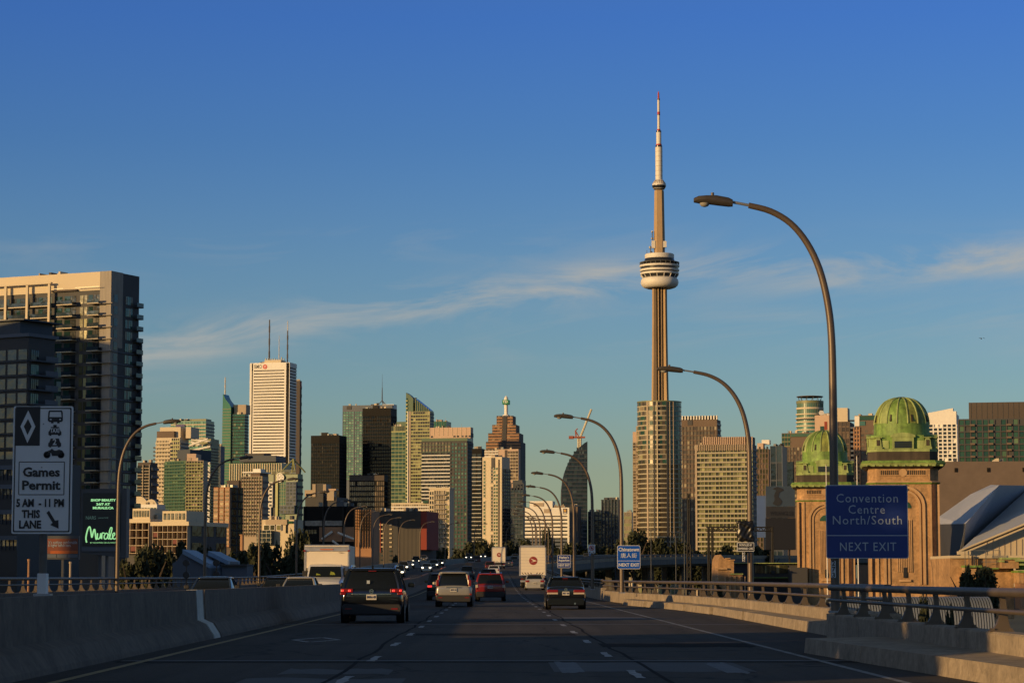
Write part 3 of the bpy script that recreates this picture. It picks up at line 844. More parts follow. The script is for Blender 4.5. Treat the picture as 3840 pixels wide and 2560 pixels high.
b = Bld('office_tower', 'peach stone office block in front of the stepped granite tower', 1809, 1944, 1683, 2300, pxr=1950, body='pinkish')
b.facade('F', b.u(1904), b.L, b.z(1800), b.z(1690), nz=9, nx=4, slab='cream', slab_h=.16, slab_d=.5, pane='glass_gold', pier='pinkish', pier_w=.1, pier_d=.4)
b.pblock('wall_recess', 'dark_brown', 1893, 1902, -.4, 0, 1686, 1900)
b.facade('F', 0, b.u(1870), b.z(1712), b.H, nz=3, nx=5, slab='white_panel', slab_h=.4, slab_d=.5, pane='glass_lit')

b = Bld('condominium', 'cream slim condominium with window columns and a dark glass right flank', 1809, 1882, 1712, 1500, pxr=1912, psi=22, body='cream')
b.facade('F', b.u(1812), b.u(1822), b.z(2070), b.z(1726), nz=27, nx=1, slab='cream', slab_h=.25, slab_d=.3, pane='glass_green')
b.facade('F', b.u(1840), b.u(1850), b.z(2070), b.z(1748), nz=25, nx=1, slab='tan', slab_h=.25, slab_d=.5, pane='glass_dark')
b.facade('F', b.u(1850), b.u(1868), b.z(2070), b.z(1752), nz=25, nx=2, slab='cream', slab_h=.3, slab_d=.3, pane='glass_green')
b.pblock('wall_recess', 'charcoal', 1843, 1856, -.4, 0, 1715, 1752)
b.pblock('wall_recess', 'dark_brown', 1869, 1873, -.4, 0, 1722, 2070)
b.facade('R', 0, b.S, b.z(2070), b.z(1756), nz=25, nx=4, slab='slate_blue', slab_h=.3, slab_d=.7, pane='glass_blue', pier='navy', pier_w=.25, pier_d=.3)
b = Bld('glass_tower', 'small dark teal glass tower with rooftop frame right of the cream condominium', 1905, 1962, 1836, 1600, pxr=1971, body='navy')
b.facade('F', 0, b.L, b.z(2060), b.H, nz=16, nx=5, slab='slate_blue', slab_h=.2, slab_d=.4, pane='glass_blue', pier='navy', pier_w=.12, pier_d=.3)
b.pblock('penthouse', 'navy', 1914, 1950, 6, 16, 1798, 1836)
for k in range(6): b.block('roof_frame', 'navy', b.L * k / 5 - .3, b.L * k / 5 + .3, 0, .6, b.H, b.H + 4)
b.block('roof_frame', 'navy', 0, b.L, 0, .6, b.H + 4, b.H + 4.6)

# ======================================================= left-hand group
b = Bld('apartment_block', 'brown striped apartment block low behind the tall balconied tower', 516, 564, 1733, 1100, pxr=582, body='dark_brown')
b.facade('F', 0, b.L, b.z(1890), b.z(1745), nz=13, nx=3, slab='tan', slab_h=.22, slab_d=.5, pane='glass_night', pier='charcoal', pier_w=.08, pier_d=.3)
for px in (537, 561): b.pblock('wall_fin', 'cream', px, px + 1.6, -.9, 0, 1742, 1890)
b.facade('R', nz=16, slab='slate_blue', slab_h=.35, slab_d=.8, name_slab='balcony_slab')

b = Bld('office_building', 'wide teal glass office building with cream floor bands and a blue rooftop sign', 638, 770, 1576, 2000, pxr=801, body='teal_spandrel')
b.facade('F', 0, b.L, b.z(1760), b.z(1580), nz=14, nx=12, slab='cream', slab_h=.30, slab_d=.5, pane='glass_mint', pier='teal_spandrel', pier_w=.06, pier_d=.3)
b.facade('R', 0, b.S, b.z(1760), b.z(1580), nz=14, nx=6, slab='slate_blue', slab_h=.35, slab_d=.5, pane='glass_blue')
b.pblock('roof_sign', mat('sign_navy', (.02, .02, .16), .5, var=0), 658, 692, -1.2, -.6, 1590, 1599)
b.pblock('penthouse', 'olive', 650, 760, 6, 18, 1568, 1576)

b = Bld('condominium', 'tall cream slab condominium with jagged balconies left of the cross-braced tower', 585, 673, 1640, 1300, pxr=706, body='cream')
b.facade('F', 0, b.u(640), b.z(1990), b.z(1650), nz=24, nx=5, slab='cream', slab_h=.42, slab_d=1.4, pane='glass_lit', pier='cream', pier_w=.25, pier_d=.3, name_slab='balcony_slab')
b.facade('F', b.u(642), b.L, b.z(1990), b.z(1642), nz=24, nx=4, slab='yellow_green', slab_h=.35, slab_d=.4, pane='glass_yellow', pier='cream', pier_w=.2, pier_d=.3)
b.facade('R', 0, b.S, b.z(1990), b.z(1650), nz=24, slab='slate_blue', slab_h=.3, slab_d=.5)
b.facade('L', 0, 12, b.z(1990), b.z(1665), nz=22, slab='slate_blue', slab_h=.4, slab_d=1.8, name_slab='balcony_slab')
b.pblock('penthouse', 'brown', 583, 648, 1, 14, 1615, 1641); b.pblock('penthouse', 'cream', 589, 667, 3, 18, 1599, 1641)
b.pblock('penthouse', 'cream', 684, 703, 4, 16, 1599, 1641)

b = Bld('braced_tower', 'green glass tower wrapped in white diagonal cross braces', 700, 790, 1672, 1500, pxr=818, body='green_spandrel')
b.pblock('upper_block', 'olive', 706, 780, 4, 18, 1643, 1672)
b.facade('F', b.u(706), b.L, b.z(1760), b.H, nz=8, nx=7, slab='olive', slab_h=.12, slab_d=.25, pane='glass_mint', pier='teal_spandrel', pier_w=.06, pier_d=.2)
b.facade('R', 0, b.S, b.z(2000), b.H, nz=30, slab='black_line', slab_h=.3, slab_d=.3)
b.facade('F', 0, b.L, b.z(2010), b.z(1760), nz=20, nx=6, slab='charcoal', slab_h=.3, slab_d=.25, pane='glass_night')
def brace(bl, p0, q0, p1, q1, w=1.0, y=-1.0):
    bl_m = MB(); a = Vector((bl.u(p0), y, bl.z(q0) - bl.base)); c = Vector((bl.u(p1), y, bl.z(q1) - bl.base))
    return bl_m.tube([a, c], w * .5, 6).build('brace', M('white_panel'), bl.root)
for i, (p0, q0, p1, q1) in enumerate(((708, 1644, 780, 1655), (708, 1671, 780, 1645), (708, 1654, 790, 1685), (712, 1690, 798, 1674), (742, 1690, 796, 1706), (742, 1706, 796, 1698), (758, 1720, 798, 1716))):
    brace(b, p0, q0, min(p1, 790), q1, 1.3, -1.0 if q0 > 1660 else 3.4)
for k in range(11):
    y0 = 1730 + k * 24
    p0 = 768 + k * .8
    brace(b, p0, y0, 790, y0 + 12, .9); brace(b, p0, y0 + 14, 790, y0 + 3, .9); brace(b, p0 + 4, y0 + 20, 790, y0 + 23, .9)
b = Bld('glass_tower', 'thin strip of pale blue glass flank behind the cross-braced tower', 806, 826, 1672, 1700, pxr=832, body='blue_grey')
b.facade('F', nz=26, nx=1, slab='slate_blue', slab_h=.15, slab_d=.3, pane='glass_blue')

b = Bld('condominium', 'green and cream condominium with a dark blue box and cream box on its roof', 617, 698, 1726, 1000, pxr=766, psi=38, body='green_spandrel')
b.facade('F', 0, b.L, b.z(1980), b.z(1730), nz=21, nx=8, slab='green_spandrel', slab_h=.35, slab_d=.8, pane='glass_green', pier='green_spandrel', pier_w=.12, pier_d=.2, name_slab='balcony_slab')
b.pblock('roof_box', 'slate_blue', 650, 698, 2, 14, 1684, 1727)
b = Bld('condominium', 'cream glazed half of the stepped condominium beside its dark green half', 698, 762, 1726, 995, pxr=768, psi=6, body='tan')
b.facade('F', 0, b.L, b.z(1985), b.z(1728), nz=21, nx=6, slab='yellow_green', slab_h=.30, slab_d=.7, pane='glass_yellow', pier='tan', pier_w=.18, pier_d=.3, name_slab='balcony_slab')
b.pblock('roof_box', 'pinkish', 698, 732, 1, 10, 1700, 1726)

b = Bld('finned_hall', 'flat roofed hall with dark blue overhanging roof and tall pale fins', 862, 1055, 1735, 2000, depth=22, body='teal_spandrel')
b.facade('F', 0, b.L, b.z(1830), b.z(1736), nz=1, nx=22, pier='cream', pier_w=.35, pier_d=.8, pane='glass_green', slab='olive', slab_h=.06, name_pier='fin')
b.pblock('roof', 'slate_blue', 903, 1040, -4, 20, 1708, 1731); b.pblock('roof', 'charcoal', 915, 985, 2, 20, 1698, 1708)
b.pblock('wall', 'dark_brown', 860, 905, -6, -1, 1800, 1835)

b = Bld('apartment_tower', 'brown gridded apartment tower with a white roof slab before the finned hall', 906, 984, 1785, 1100, pxr=998, body='tan')
b.facade('F', 0, b.L, b.z(2010), b.z(1787), nz=17, nx=8, slab='tan', slab_h=.34, slab_d=.3, pane='glass_yellow', pier='brown', pier_w=.28, pier_d=.4)
b.facade('R', nz=17, slab='slate_blue', slab_h=.3, slab_d=.4)
b.block('penthouse', 'brown', 4, b.L - 1.5, 1, 12, b.H, b.z(1772)); b.block('roof', 'white_panel', .5, b.L - .6, -.5, 13, b.z(1772), b.z(1767)); b.block('penthouse', 'white_panel', b.u(940), b.u(968), 3, 9, b.z(1767), b.z(1756))

# glass drum with white grids and an open roof frame
b = Bld('studio_building', 'green glass office with white gridded wings and an open rooftop pyramid frame', 1000, 1116, 1776, 1500, pxr=1134, body='green_spandrel', psi=18)
b.facade('F', b.u(1046), b.u(1072), b.z(1960), b.H, nz=14, nx=3, slab='olive', slab_h=.1, slab_d=.4, pane='glass_emerald')
b.pblock('wall_fin', 'yellow_green', 1036, 1045, -1.2, 0, 1777, 1960)
b.pblock('wall', 'charcoal', 1028, 1036, -.9, 0, 1777, 1960)
for l, r_, t, bt, nz, nx, m in ((999, 1028, 1806, 1900, 7, 2, 'white_panel'), (1004, 1022, 1900, 1948, 4, 1, 'white_panel'), (1078, 1116, 1806, 1895, 7, 3, 'blue_grey'), (1056, 1110, 1895, 1925, 2, 4, 'blue_grey')):
    b.pblock('grid_wall', m, l, r_, -2.4, -.3, t, bt)
    z0, z1 = b.z(bt), b.z(t)
    fh = (z1 - z0) / nz; u0, u1 = b.u(l), b.u(r_); bw = (u1 - u0) / nx
    for i in range(nz):
        for j in range(nx):
            b.block('window', 'glass_dark', u0 + (j + .22) * bw, u0 + (j + .82) * bw, -2.55, -2.35, z0 + (i + .2) * fh, z0 + (i + .78) * fh)
b.facade('R', nz=16, nx=2, slab='charcoal', slab_h=.3, slab_d=.4)
for k in range(3): MB().lathe([(2.0 - k * .0, -.15), (2.0, .15), (1.4, .15), (1.4, -.15)], 16).build('logo_ring', M_WHT, b.root, loc=(b.u(1052 + (k % 2) * 5), -1.3, b.z(1783 + k * 6) - b.base), rot=(math.pi / 2, 0, 0))
ap = (b.u(1080), 8, b.z(1718) - b.base)
for px, y in ((1056, 0), (1106, 0), (1056, 16), (1106, 16)): MB().tube([(b.u(px), y, b.z(1766) - b.base), ap], .45, 6).build('frame_strut', M('yellow_green'), b.root)
for k in range(6): b.block('frame_rail', 'olive', b.u(1012), b.u(1112), -1.5, -1.1, b.z(1776 - k * 2.8), b.z(1775 - k * 2.8))

# ---- the two big apartment towers at the left edge
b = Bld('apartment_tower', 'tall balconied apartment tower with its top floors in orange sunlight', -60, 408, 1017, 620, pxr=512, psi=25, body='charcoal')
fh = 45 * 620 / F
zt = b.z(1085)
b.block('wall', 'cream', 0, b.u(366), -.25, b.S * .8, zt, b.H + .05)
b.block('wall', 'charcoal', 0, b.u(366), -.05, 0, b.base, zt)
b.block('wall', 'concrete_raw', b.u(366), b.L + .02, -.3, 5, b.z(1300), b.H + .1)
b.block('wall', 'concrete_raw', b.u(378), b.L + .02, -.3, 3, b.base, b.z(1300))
b.pblock('roof_equipment', 'white_panel', 184, 214, 2, 5, 1020, 1028); b.pblock('roof_vent', 'tan', 46, 54, 2, 4, 1024, 1036)
# stepped terrace roof
b.pblock('terrace_roof', 'dark_brown', 188, 284, -1.0, -.2, 1078, 1084)
for k in range(19):
    zf = zt - .6 - k * fh
    # columns framed bays (left), two balcony stacks (right)
    for p0, p1 in ((-58, 24), (33, 100), (116, 184)):
        b.block('balcony_slab', 'cream', b.u(p0), b.u(p1), -1.7, 0, zf - fh + .0, zf - fh + .22)
        for q in range(4):
            a0 = p0 + (p1 - p0) * q / 4
            b.block('window', 'glass_deep' if q % 2 else 'glass_dark', b.u(a0 + 1), b.u(a0 + (p1 - p0) / 4 - 1), -.12, 0, zf - fh + .4, zf - .45)
        b.block('balcony_glass', 'glass_blue', b.u(p0), b.u(p1), -1.7, -1.66, zf - fh + .22, zf - fh + 1.2)
    for p0, p1 in ((220, 279), (335, 378)):
        b.block('balcony_slab', 'cream', b.u(p0), b.u(p1), -2.3, 0, zf - fh, zf - fh + .2)
        b.block('balcony_glass', 'glass_blue', b.u(p0), b.u(p1), -2.3, -2.26, zf - fh + .2, zf - fh + 1.15)
    for p0, p1, g in ((196, 224, 'glass_deep'), (232, 255, 'glass_deep'), (255, 276, 'glass_dark'), (290, 304, 'glass_yellow'), (307, 319, 'glass_yellow'), (322, 340, 'glass_deep'), (342, 352, 'glass_dark'), (354, 372, 'glass_dark')):
        b.block('window', g, b.u(p0), b.u(p1) - .12, -.14, 0, zf - fh + .4, zf - .5)
    b.block('balcony_slab', 'concrete_raw', b.u(378), b.L + 1.0, -1.2, -.32, zf - fh, zf - fh + .2)
    # flank: windows and projecting balconies
    b.fb('R', 'window', 'glass_blue', 1.0, 2.6, zf - fh + .5, zf - .5, 0, .1)
    for q in range(4):
        b.fb('R', 'window', 'glass_teal' if (k + q) % 3 else 'glass_lit', b.S * (.50 + q * .065), b.S * (.555 + q * .065), zf - fh + .4, zf - .5, 0, .1)
    b.fb('R', 'balcony_slab', 'charcoal', b.S * .8, b.S + .5, zf - fh, zf - fh + .22, 0, 1.1)
    b.fb('R', 'balcony_glass', 'glass_blue', b.S * .8, b.S + .5, zf - fh + .22, zf - fh + 1.2, 1.04, 1.1)
    if k > 3: b.fb('R', 'spandrel', 'blue_grey', 0, b.S * .8, zf - fh - .1, zf - fh + .12, 0, .25)
b.block('balcony_column', 'slate_blue', b.L, b.L + .9, b.S - .1, b.S + .45, b.z(1700), b.z(1255))
for px in (24, 105, 188):
    b.pblock('column', 'cream', px - 4, px + 4, -2.0, -1.5, 1050, 1310)
b.pblock('pergola_beam', 'cream', -60, 196, -2.2, -1.3, 1048, 1054)
b.pblock('terrace_rail', 'mullion', 203, 238, -1.6, -1.5, 1073, 1075); b.pblock('terrace_rail', 'mullion', 283, 375, -1.6, -1.5, 1073, 1075)

b = Bld('apartment_tower', 'dark shaded apartment block with pale balcony fronts at the far left edge', -140, 98, 1262, 500, pxr=182, psi=30, body='charcoal')
b.block('roof', 'blue_grey', -.5, b.L + .6, -.6, b.S + .6, b.H + .01, b.H + .7)
b.pblock('penthouse', 'slate_blue', -140, 40, 2, 12, 1193, 1262); b.pblock('roof', 'slate_blue', -145, 66, 1, 13, 1190, 1195)
for k in range(11):
    zf = b.H - 2 - k * 2.95
    b.fb('F', 'spandrel', 'slate_blue', 0, b.L, zf - 3, zf - 2.75, 0, .3)
    for q in range(6): b.fb('F', 'window', 'glass_blue', b.L * (q + .1) / 6, b.L * (q + .9) / 6, zf - 2.6, zf - .5, 0, .1)
    b.fb('R', 'balcony_slab', 'slate_blue', .3, 7.6, zf - 3.0, zf - 2.7, 0, 1.4)
    b.fb('R', 'balcony_front', 'blue_grey', 3.8, 7.6, zf - 2.7, zf - 1.75, 1.3, 1.4)
    for q in range(4): b.fb('R', 'window', 'glass_teal' if k % 2 else 'glass_blue', .8 + q * .6, 1.25 + q * .6, zf - 2.6, zf - .6, 0, .1)
    b.fb('R', 'window', 'glass_blue', 8.6, 10.0, zf - 2.6, zf - .6, 0, .1)
# pale podium storeys at the very edge of the picture
b = Bld('podium_block', 'grey podium with pale white sill bands behind the carpool sign', -60, 70, 1720, 330, depth=20, psi=14, body='charcoal')
for k, py in enumerate((1738, 1810, 1905, 2002)):
    b.facade('F', 0, b.L, b.z(py + 60), b.z(py + 6), nz=1, nx=9, pane='glass_blue', pier='slate_blue', pier_w=.15, pier_d=.2)
    b.pblock('sill_band', 'blue_grey', -60, 70, -.5, 0, py + 6, py + 22)

# ---- low rise, left, caught by the sun
b = Bld('low_rise', 'small white modern block with a round gable roof below the brown apartment block', 486, 590, 1890, 900, pxr=614, body='white_panel')
b.facade('F', 0, b.L, b.z(1945), b.z(1902), nz=3, nx=9, slab='white_panel', slab_h=.4, slab_d=.5, pane='glass_green', pier='white_panel', pier_w=.15, pier_d=.3)
MB().lathe([(3.8, -.8), (3.8, .8)], 24).build('round_gable', M('cream'), b.root, loc=(b.u(514), 2, b.z(1897) - b.base), rot=(math.pi / 2, 0, 0))
MB().lathe([(2.2, -.8), (2.2, .8)], 24).build('round_gable', M('cream'), b.root, loc=(b.u(562), 2, b.z(1893) - b.base), rot=(math.pi / 2, 0, 0))
for k in range(6): b.pblock('chimney', 'white_panel', 523 + k * 7, 526 + k * 7, 4, 6, 1874, 1890)
for lab, l, c, r_, t, D, nx in (('low sunlit framed block with red balcony panels at far left', 480, 572, 580, 1945, 440, 4), ('wide low sunlit balcony block with white frames left of the street lamps', 588, 716, 815, 1955, 430, 7)):
    b = Bld('balcony_block', lab, l, c, t, D, pxr=None, depth=14, psi=20, body='charcoal', group='low sunlit balcony blocks')
    b.facade('F', 0, b.L, b.z(2075), b.z(t + 14), nz=4, nx=nx, slab='tan', slab_h=.10, slab_d=1.2, pier='tan', pier_w=.08, pier_d=1.25, pane='glass_bronze', name_slab='balcony_slab', name_pier='frame_post')
    b.block('roof', 'cream', -.4, b.L + .4, -1.4, b.S, b.H - .7, b.H)
    b.block('penthouse', 'cream', b.L * .1, b.L * .8, 1, 8, b.H, b.H + 1.9)
    for k in range(6): b.block('window', 'glass_dark', b.L * (.14 + k * .11), b.L * (.21 + k * .11), .9, 1.0, b.H + .4, b.H + 1.5)
    M_REDP = mat('red_panel', (.15, .035, .03), .7, var=.1)
    for i, j in ((0, 1), (2, 0), (1, 4)):
        if j < nx: b.fb('F', 'balcony_panel', M_REDP, b.L * (j + .1) / nx, b.L * (j + .9) / nx, b.z(2075) + (b.z(t + 14) - b.z(2075)) * i / 4 + .45, b.z(2075) + (b.z(t + 14) - b.z(2075)) * i / 4 + 1.3, 1.05, 1.15)
    b.facade('R', nz=4, nx=3, pane='glass_night')
b = Bld('brick_tower', 'orange brick apartment tower in three lit strips with a black shaded flank', 808, 868, 1826, 900, pxr=905, psi=26, body='dark_brown')
for p0, p1 in ((809, 826), (831, 847), (851, 868)):
    b.pblock('brick_strip', 'orange_brick', p0, p1, -1.2, 0, 1826, 2050)
    for k in range(14): b.pblock('spandrel', 'tan', p0, p1, -1.35, -1.2, 1834 + k * 15, 1837 + k * 15); b.pblock('window', 'glass_gold', p0 + 2, p1 - 2, -1.3, -1.2, 1840 + k * 15, 1847 + k * 15)
b.facade('R', nz=14, nx=2, slab='black_line', slab_h=.2, slab_d=.2, pane='glass_night')

b = Bld('modern_house', 'cream cubic modern block with a green window and blue glass corner', 984, 1104, 1947, 600, pxr=1122, psi=16, body='cream')
b.pblock('wall', 'tan', 1000, 1080, -.5, -.02, 1947, 1966); b.pblock('window', 'glass_green', 1081, 1101, -.3, 0, 1953, 1962)
for p0, p1 in ((992, 1014), (1016, 1034), (1040, 1058)): b.pblock('window_frame', 'white_panel', p0, p1, -.4, 0, 1965, 1988); b.pblock('window', 'glass_yellow', p0 + 2, p1 - 2, -.5, -.4, 1968, 1986)
b.pblock('window', 'glass_dark', 1074, 1080, -.2, 0, 1966, 1998)
b.pblock('glass_corner', 'glass_blue', 976, 1032, -2.0, -.5, 1988, 2040)
for k in range(4): b.pblock('mullion', 'mullion', 980 + k * 16, 981 + k * 16, -2.1, -2.0, 1988, 2040)
for py in (1998, 2015, 2030): b.pblock('mullion', 'mullion', 976, 1032, -2.15, -2.0, py, py + 1.4)

# big dark warehouse with a torn banner and roof terrace behind the moving truck
b = Bld('warehouse', 'long black warehouse facade with a torn pale banner strip behind the moving truck', 1139, 1330, 1897, 520, pxr=1345, psi=10, body='black_steel')
b.pblock('banner', mat('torn_banner', (.33, .31, .27), .9, var=.55, scale=1.2), 1141, 1290, -.3, 0, 1951, 1970)
for px in (1141, 1212, 1287): b.pblock('column', 'black_line', px, px + 5, -.6, -.3, 1897, 2040)
b.pblock('wall', 'orange_brick', 1200, 1330, -.25, 0, 1975, 2030)
for k in range(4): b.pblock('window', 'glass_blue', 1148 + k * 11, 1156 + k * 11, -.2, 0, 1985, 2000)
for p0, q0, p1, q1 in ((1210, 2020, 1250, 1992), (1250, 2026, 1275, 2045), (1270, 1996, 1330, 2020)): brace(b, p0, q0, p1, q1, .5, -.5)
b = Bld('roof_house', 'pair of dark stair towers with sunlit edges above the black warehouse', 1150, 1270, 1830, 620, depth=14, psi=10, body=None)
b.pblock('wall', 'charcoal', 1145, 1262, 0, 12, 1862, 1905); b.pblock('stair_tower', 'charcoal', 1188, 1216, -1, 6, 1812, 1900)
b.pblock('wall', 'tan', 1176, 1188, -1.2, 4, 1814, 1862); b.pblock('wall', 'tan', 1216, 1227, -1.2, 4, 1815, 1842)
b.pblock('wall', 'pinkish', 1228, 1262, -.6, 2, 1832, 1838); b.pblock('wall', 'tan', 1228, 1254, -.4, 2, 1838, 1876); b.pblock('wall', 'tan', 1144, 1178, -.3, 1, 1836, 1860)
for q in range(3): b.pblock('window', 'glass_night', 1150 + q * 9, 1157 + q * 9, -.5, -.3, 1850, 1858)

b = Bld('scaffold_tower', 'orange sunlit brick wall behind dark scaffolding poles', 1334, 1394, 1910, 480, depth=8, psi=8, body='orange_brick')
for k in range(7): x = b.u(1335 + k * 9.5); b.block('scaffold_pole', 'black_steel', x - .08, x + .08, -1.2, -1.05, b.z(2050), b.z(1905))
for k in range(7): b.pblock('scaffold_deck', 'black_steel', 1333, 1392, -1.3, -.6, 1916 + k * 11, 1917.6 + k * 11)
b = Bld('concrete_block', 'low grey block with rows of small sunlit windows and a red end wall', 1393, 1578, 1915, 640, pxr=None, depth=20, psi=10, body='grey_wall')
b.pblock('red_end_wall', 'red_wall', 1579, 1601, -.1, 15, 1916, 2060)
b.pblock('wall_frame', 'red_wall', 1398, 1430, -.3, 0, 1950, 1953); b.pblock('wall_frame', 'red_wall', 1427, 1430, -.3, 0, 1953, 2070)
M_GLINT = mat('window_glint', (.62, .52, .36), .6, var=.1)  # pale windows, reflected sunlight put into their colour
for i in range(9):
    for j, p in enumerate((1376, 1410, 1430, 1462)):
        w = 28 if (i < 2 and j == 1) else 9
        if i < 2 and j in (0, 2): continue
        b.pblock('window', M_GLINT if i < 6 else 'glass_blue', p, p + w, -.25, 0, 1964 + i * 16.5, 1968.5 + i * 16.5)
b.pblock('wall_panel', 'charcoal', 1476, 1494, -.3, 0, 1945, 2110)
for k in range(12): b.pblock('wall_joint', 'charcoal', 1395 + k * 15, 1395.8 + k * 15, -.06, 0, 1930, 2110)
b = Bld('terrace_building', 'long cream terrace building low between the green tower and the pale condominium', 1468, 1620, 1884, 1250, depth=20, psi=10, body='cream')
b.facade('F', 0, b.L, b.z(1925), b.z(1890), nz=3, nx=18, slab='white_panel', slab_h=.4, slab_d=.5, pane='glass_lit')
b.pblock('penthouse', 'glass_green', 1588, 1606, -1, 5, 1876, 1886)

# ======================================================= centre right
b = Bld('office_block', 'white office block with dark ribbon windows and a square crest sign on its corner', 1969, 2135, 1902, 1500, pxr=2152, psi=8, body='black_steel')
b.block('wall', 'white_stone', 0, b.L, -.6, -.02, b.z(1933), b.H)
b.pblock('upper_block', 'white_stone', 1985, 2071, 1, 14, 1877, 1902)
for l, r_, t, bt in ((2000, 2038, 1884, 1897), (2040, 2066, 1907, 1922)): b.pblock('shaded_panel', 'tan', l, r_, .7 if t < 1900 else -.9, 1.0 if t < 1900 else -.6, t, bt)
for k in range(9):
    t = 1937 + k * 14
    b.pblock('spandrel', 'white_stone' if k < 6 else 'blue_grey', 1969, 2132, -.7, 0, t, t + 8.5)
    for q in range(10): b.pblock('window', 'glass_dark', 1970 + q * 16, 1985 + q * 16, -.15, 0, t + 8.5, t + 13.8)
b.pblock('corner_pier', 'white_stone', 2128, 2135, -.9, 0, 1902, 2050)
b.pblock('crest_sign', mat('crest_navy', (.03, .035, .09), .5, var=0), 2112, 2127, -1.0, -.6, 1906, 1926)
b.pblock('crest_mark', mat('crest_gold', (.6, .36, .08), .5, var=.3, scale=1.5), 2115, 2124, -1.2, -1.0, 1909, 1919)
b.pblock('crest_letters', M_WHT, 2114, 2125, -1.2, -1.0, 1921, 1924)
for k in range(10): b.pblock('roof_equipment', 'tan', 2073 + k * 4.5, 2076 + k * 4.5, 2, 3, 1895 - (k % 3) * 3, 1902)
b = Bld('brown_block', 'dark brown block with lit stair strips right of the white ribbon office', 2135, 2168, 1898, 1480, depth=16, psi=8, body='charcoal')
for px in (2150, 2160): b.pblock('stair_strip', 'brown', px, px + 6, -.4, 0, 1899, 1990)

# sail-shaped tower
D = 1700
root = empty('sail_tower', at(2203, 2200, D) * 1.0); root.location.z = BASE
tag(root, 'dark blue curved sail-shaped tower with a crane behind its tip', 'building', 'buildings of the skyline')
x0 = root.location.x
def P2(px, py): p = at(px, py, D); return (p.x - x0, p.z - BASE)
out = [P2(2203, 1654), P2(2192, 1660), P2(2178, 1672), P2(2164, 1685), P2(2150, 1703), P2(2137, 1722), P2(2127, 1744), P2(2118, 1768), P2(2111, 1798), P2(2107, 1830), P2(2106, 1865), P2(2108, 1910), P2(2112, 1990), (P2(2118, 2100)[0], 0), (0, 0)]
MB().prism(out, 1, 0, 34).build('wall', M('navy'), root)  # shade of this front is put into the navy itself
left = lambda z: next((a[0] + (c[0] - a[0]) * ((a[1] - z) / max(1e-6, a[1] - c[1])) for a, c in zip(out, out[1:]) if a[1] >= z >= c[1]), out[-2][0])
zt = out[0][1]; n = 34
for k in range(1, n):
    z = zt - 4 - k * (zt - 10) / n
    xl = left(z)
    piece('floor_slab', M('slate_blue'), root, xl + .4, -.2, -.5, 0, z, z + .8)
    w = (-xl) / 5
    for q in range(5): piece('window', M('glass_blue'), root, xl + w * q + .5, xl + w * (q + 1) - .2, -.15, 0, z + .9, z + (zt - 10) / n - .1)
# tower crane
D = 1750
p = at(2173, 1690, D)
cr_ = empty('tower_crane', (p.x, p.y, BASE)); tag(cr_, 'red and white luffing tower crane beside the sail-shaped tower', 'crane')
def C(px, py): q = at(px, py, D); return (q.x - p.x, 0, q.z - BASE)
M_CR = mat('crane_red', (.35, .10, .06), .6, var=.1); M_CW = mat('crane_cream', (.55, .50, .36), .6, var=.1)
mb = MB()
for k in range(6):
    a, c = 1636 + k * 8, 1636 + (k + 1) * 8
    mb.tube([C(2168, a), C(2178, c)], .5, 5).tube([C(2178, a), C(2168, c)], .5, 5)
mb.tube([C(2168, 1634), C(2168, 2100)], .6, 5).tube([C(2178, 1634), C(2178, 2100)], .6, 5).build('mast', M_CW, cr_)
mb = MB(); mb.tube([C(2176, 1636), C(2217, 1533)], .55, 5).tube([C(2180, 1634), C(2219, 1534)], .55, 5)
for k in range(12): t0, t1 = k / 12, (k + 1) / 12; mb.tube([C(2176 + 41 * t0, 1636 - 103 * t0), C(2180 + 39 * t1, 1634 - 100 * t1)], .35, 4)
mb.build('jib', M_CW, cr_)
MB().box(-4.5, 4, -1.5, 1.5, C(0, 1642)[2], C(0, 1636)[2]).build('slewing_deck', M_CR, cr_)
MB().tube([C(2160, 1636), C(2158, 1614)], .5, 5).tube([C(2170, 1636), C(2158, 1614)], .4, 5).tube([C(2158, 1614), C(2166, 1606)], .4, 5).build('back_mast', M_CR, cr_)
MB().box(-7.5, -4, -1.5, 1.5, C(0, 1645)[2], C(0, 1634)[2]).build('counterweight', M_CR, cr_)

b = Bld('dark_tower', 'dark navy octagonal tower in shadow right of the sail-shaped tower', 2257, 2318, 1872, 1500, pxr=2326, body='navy')
b.facade('F', nz=24, nx=5, slab='slate_blue', slab_h=.2, slab_d=.2, pier='slate_blue', pier_w=.25, pier_d=.9, pane='glass_blue')
b.pblock('penthouse', 'navy', 2262, 2305, 2, 12, 1864, 1872); b.pblock('roof_arm', 'navy', 2250, 2264, 2, 3, 1872, 1874)
b = Bld('dark_block', 'lower dark navy slab joined to the left of the octagonal tower', 2204, 2256, 1917, 1520, depth=20, psi=8, body='navy')
b.facade('F', nz=16, nx=4, slab='slate_blue', slab_h=.2, slab_d=.25, pane='glass_blue')
b = Bld('small_block', 'small pale cream block seen in the gap left of the round glass tower', 2339, 2369, 1919, 2200, pxr=2374, body='cream')
b.facade('F', nz=10, nx=6, slab='olive', slab_h=.4, slab_d=.4, pane='glass_lit')

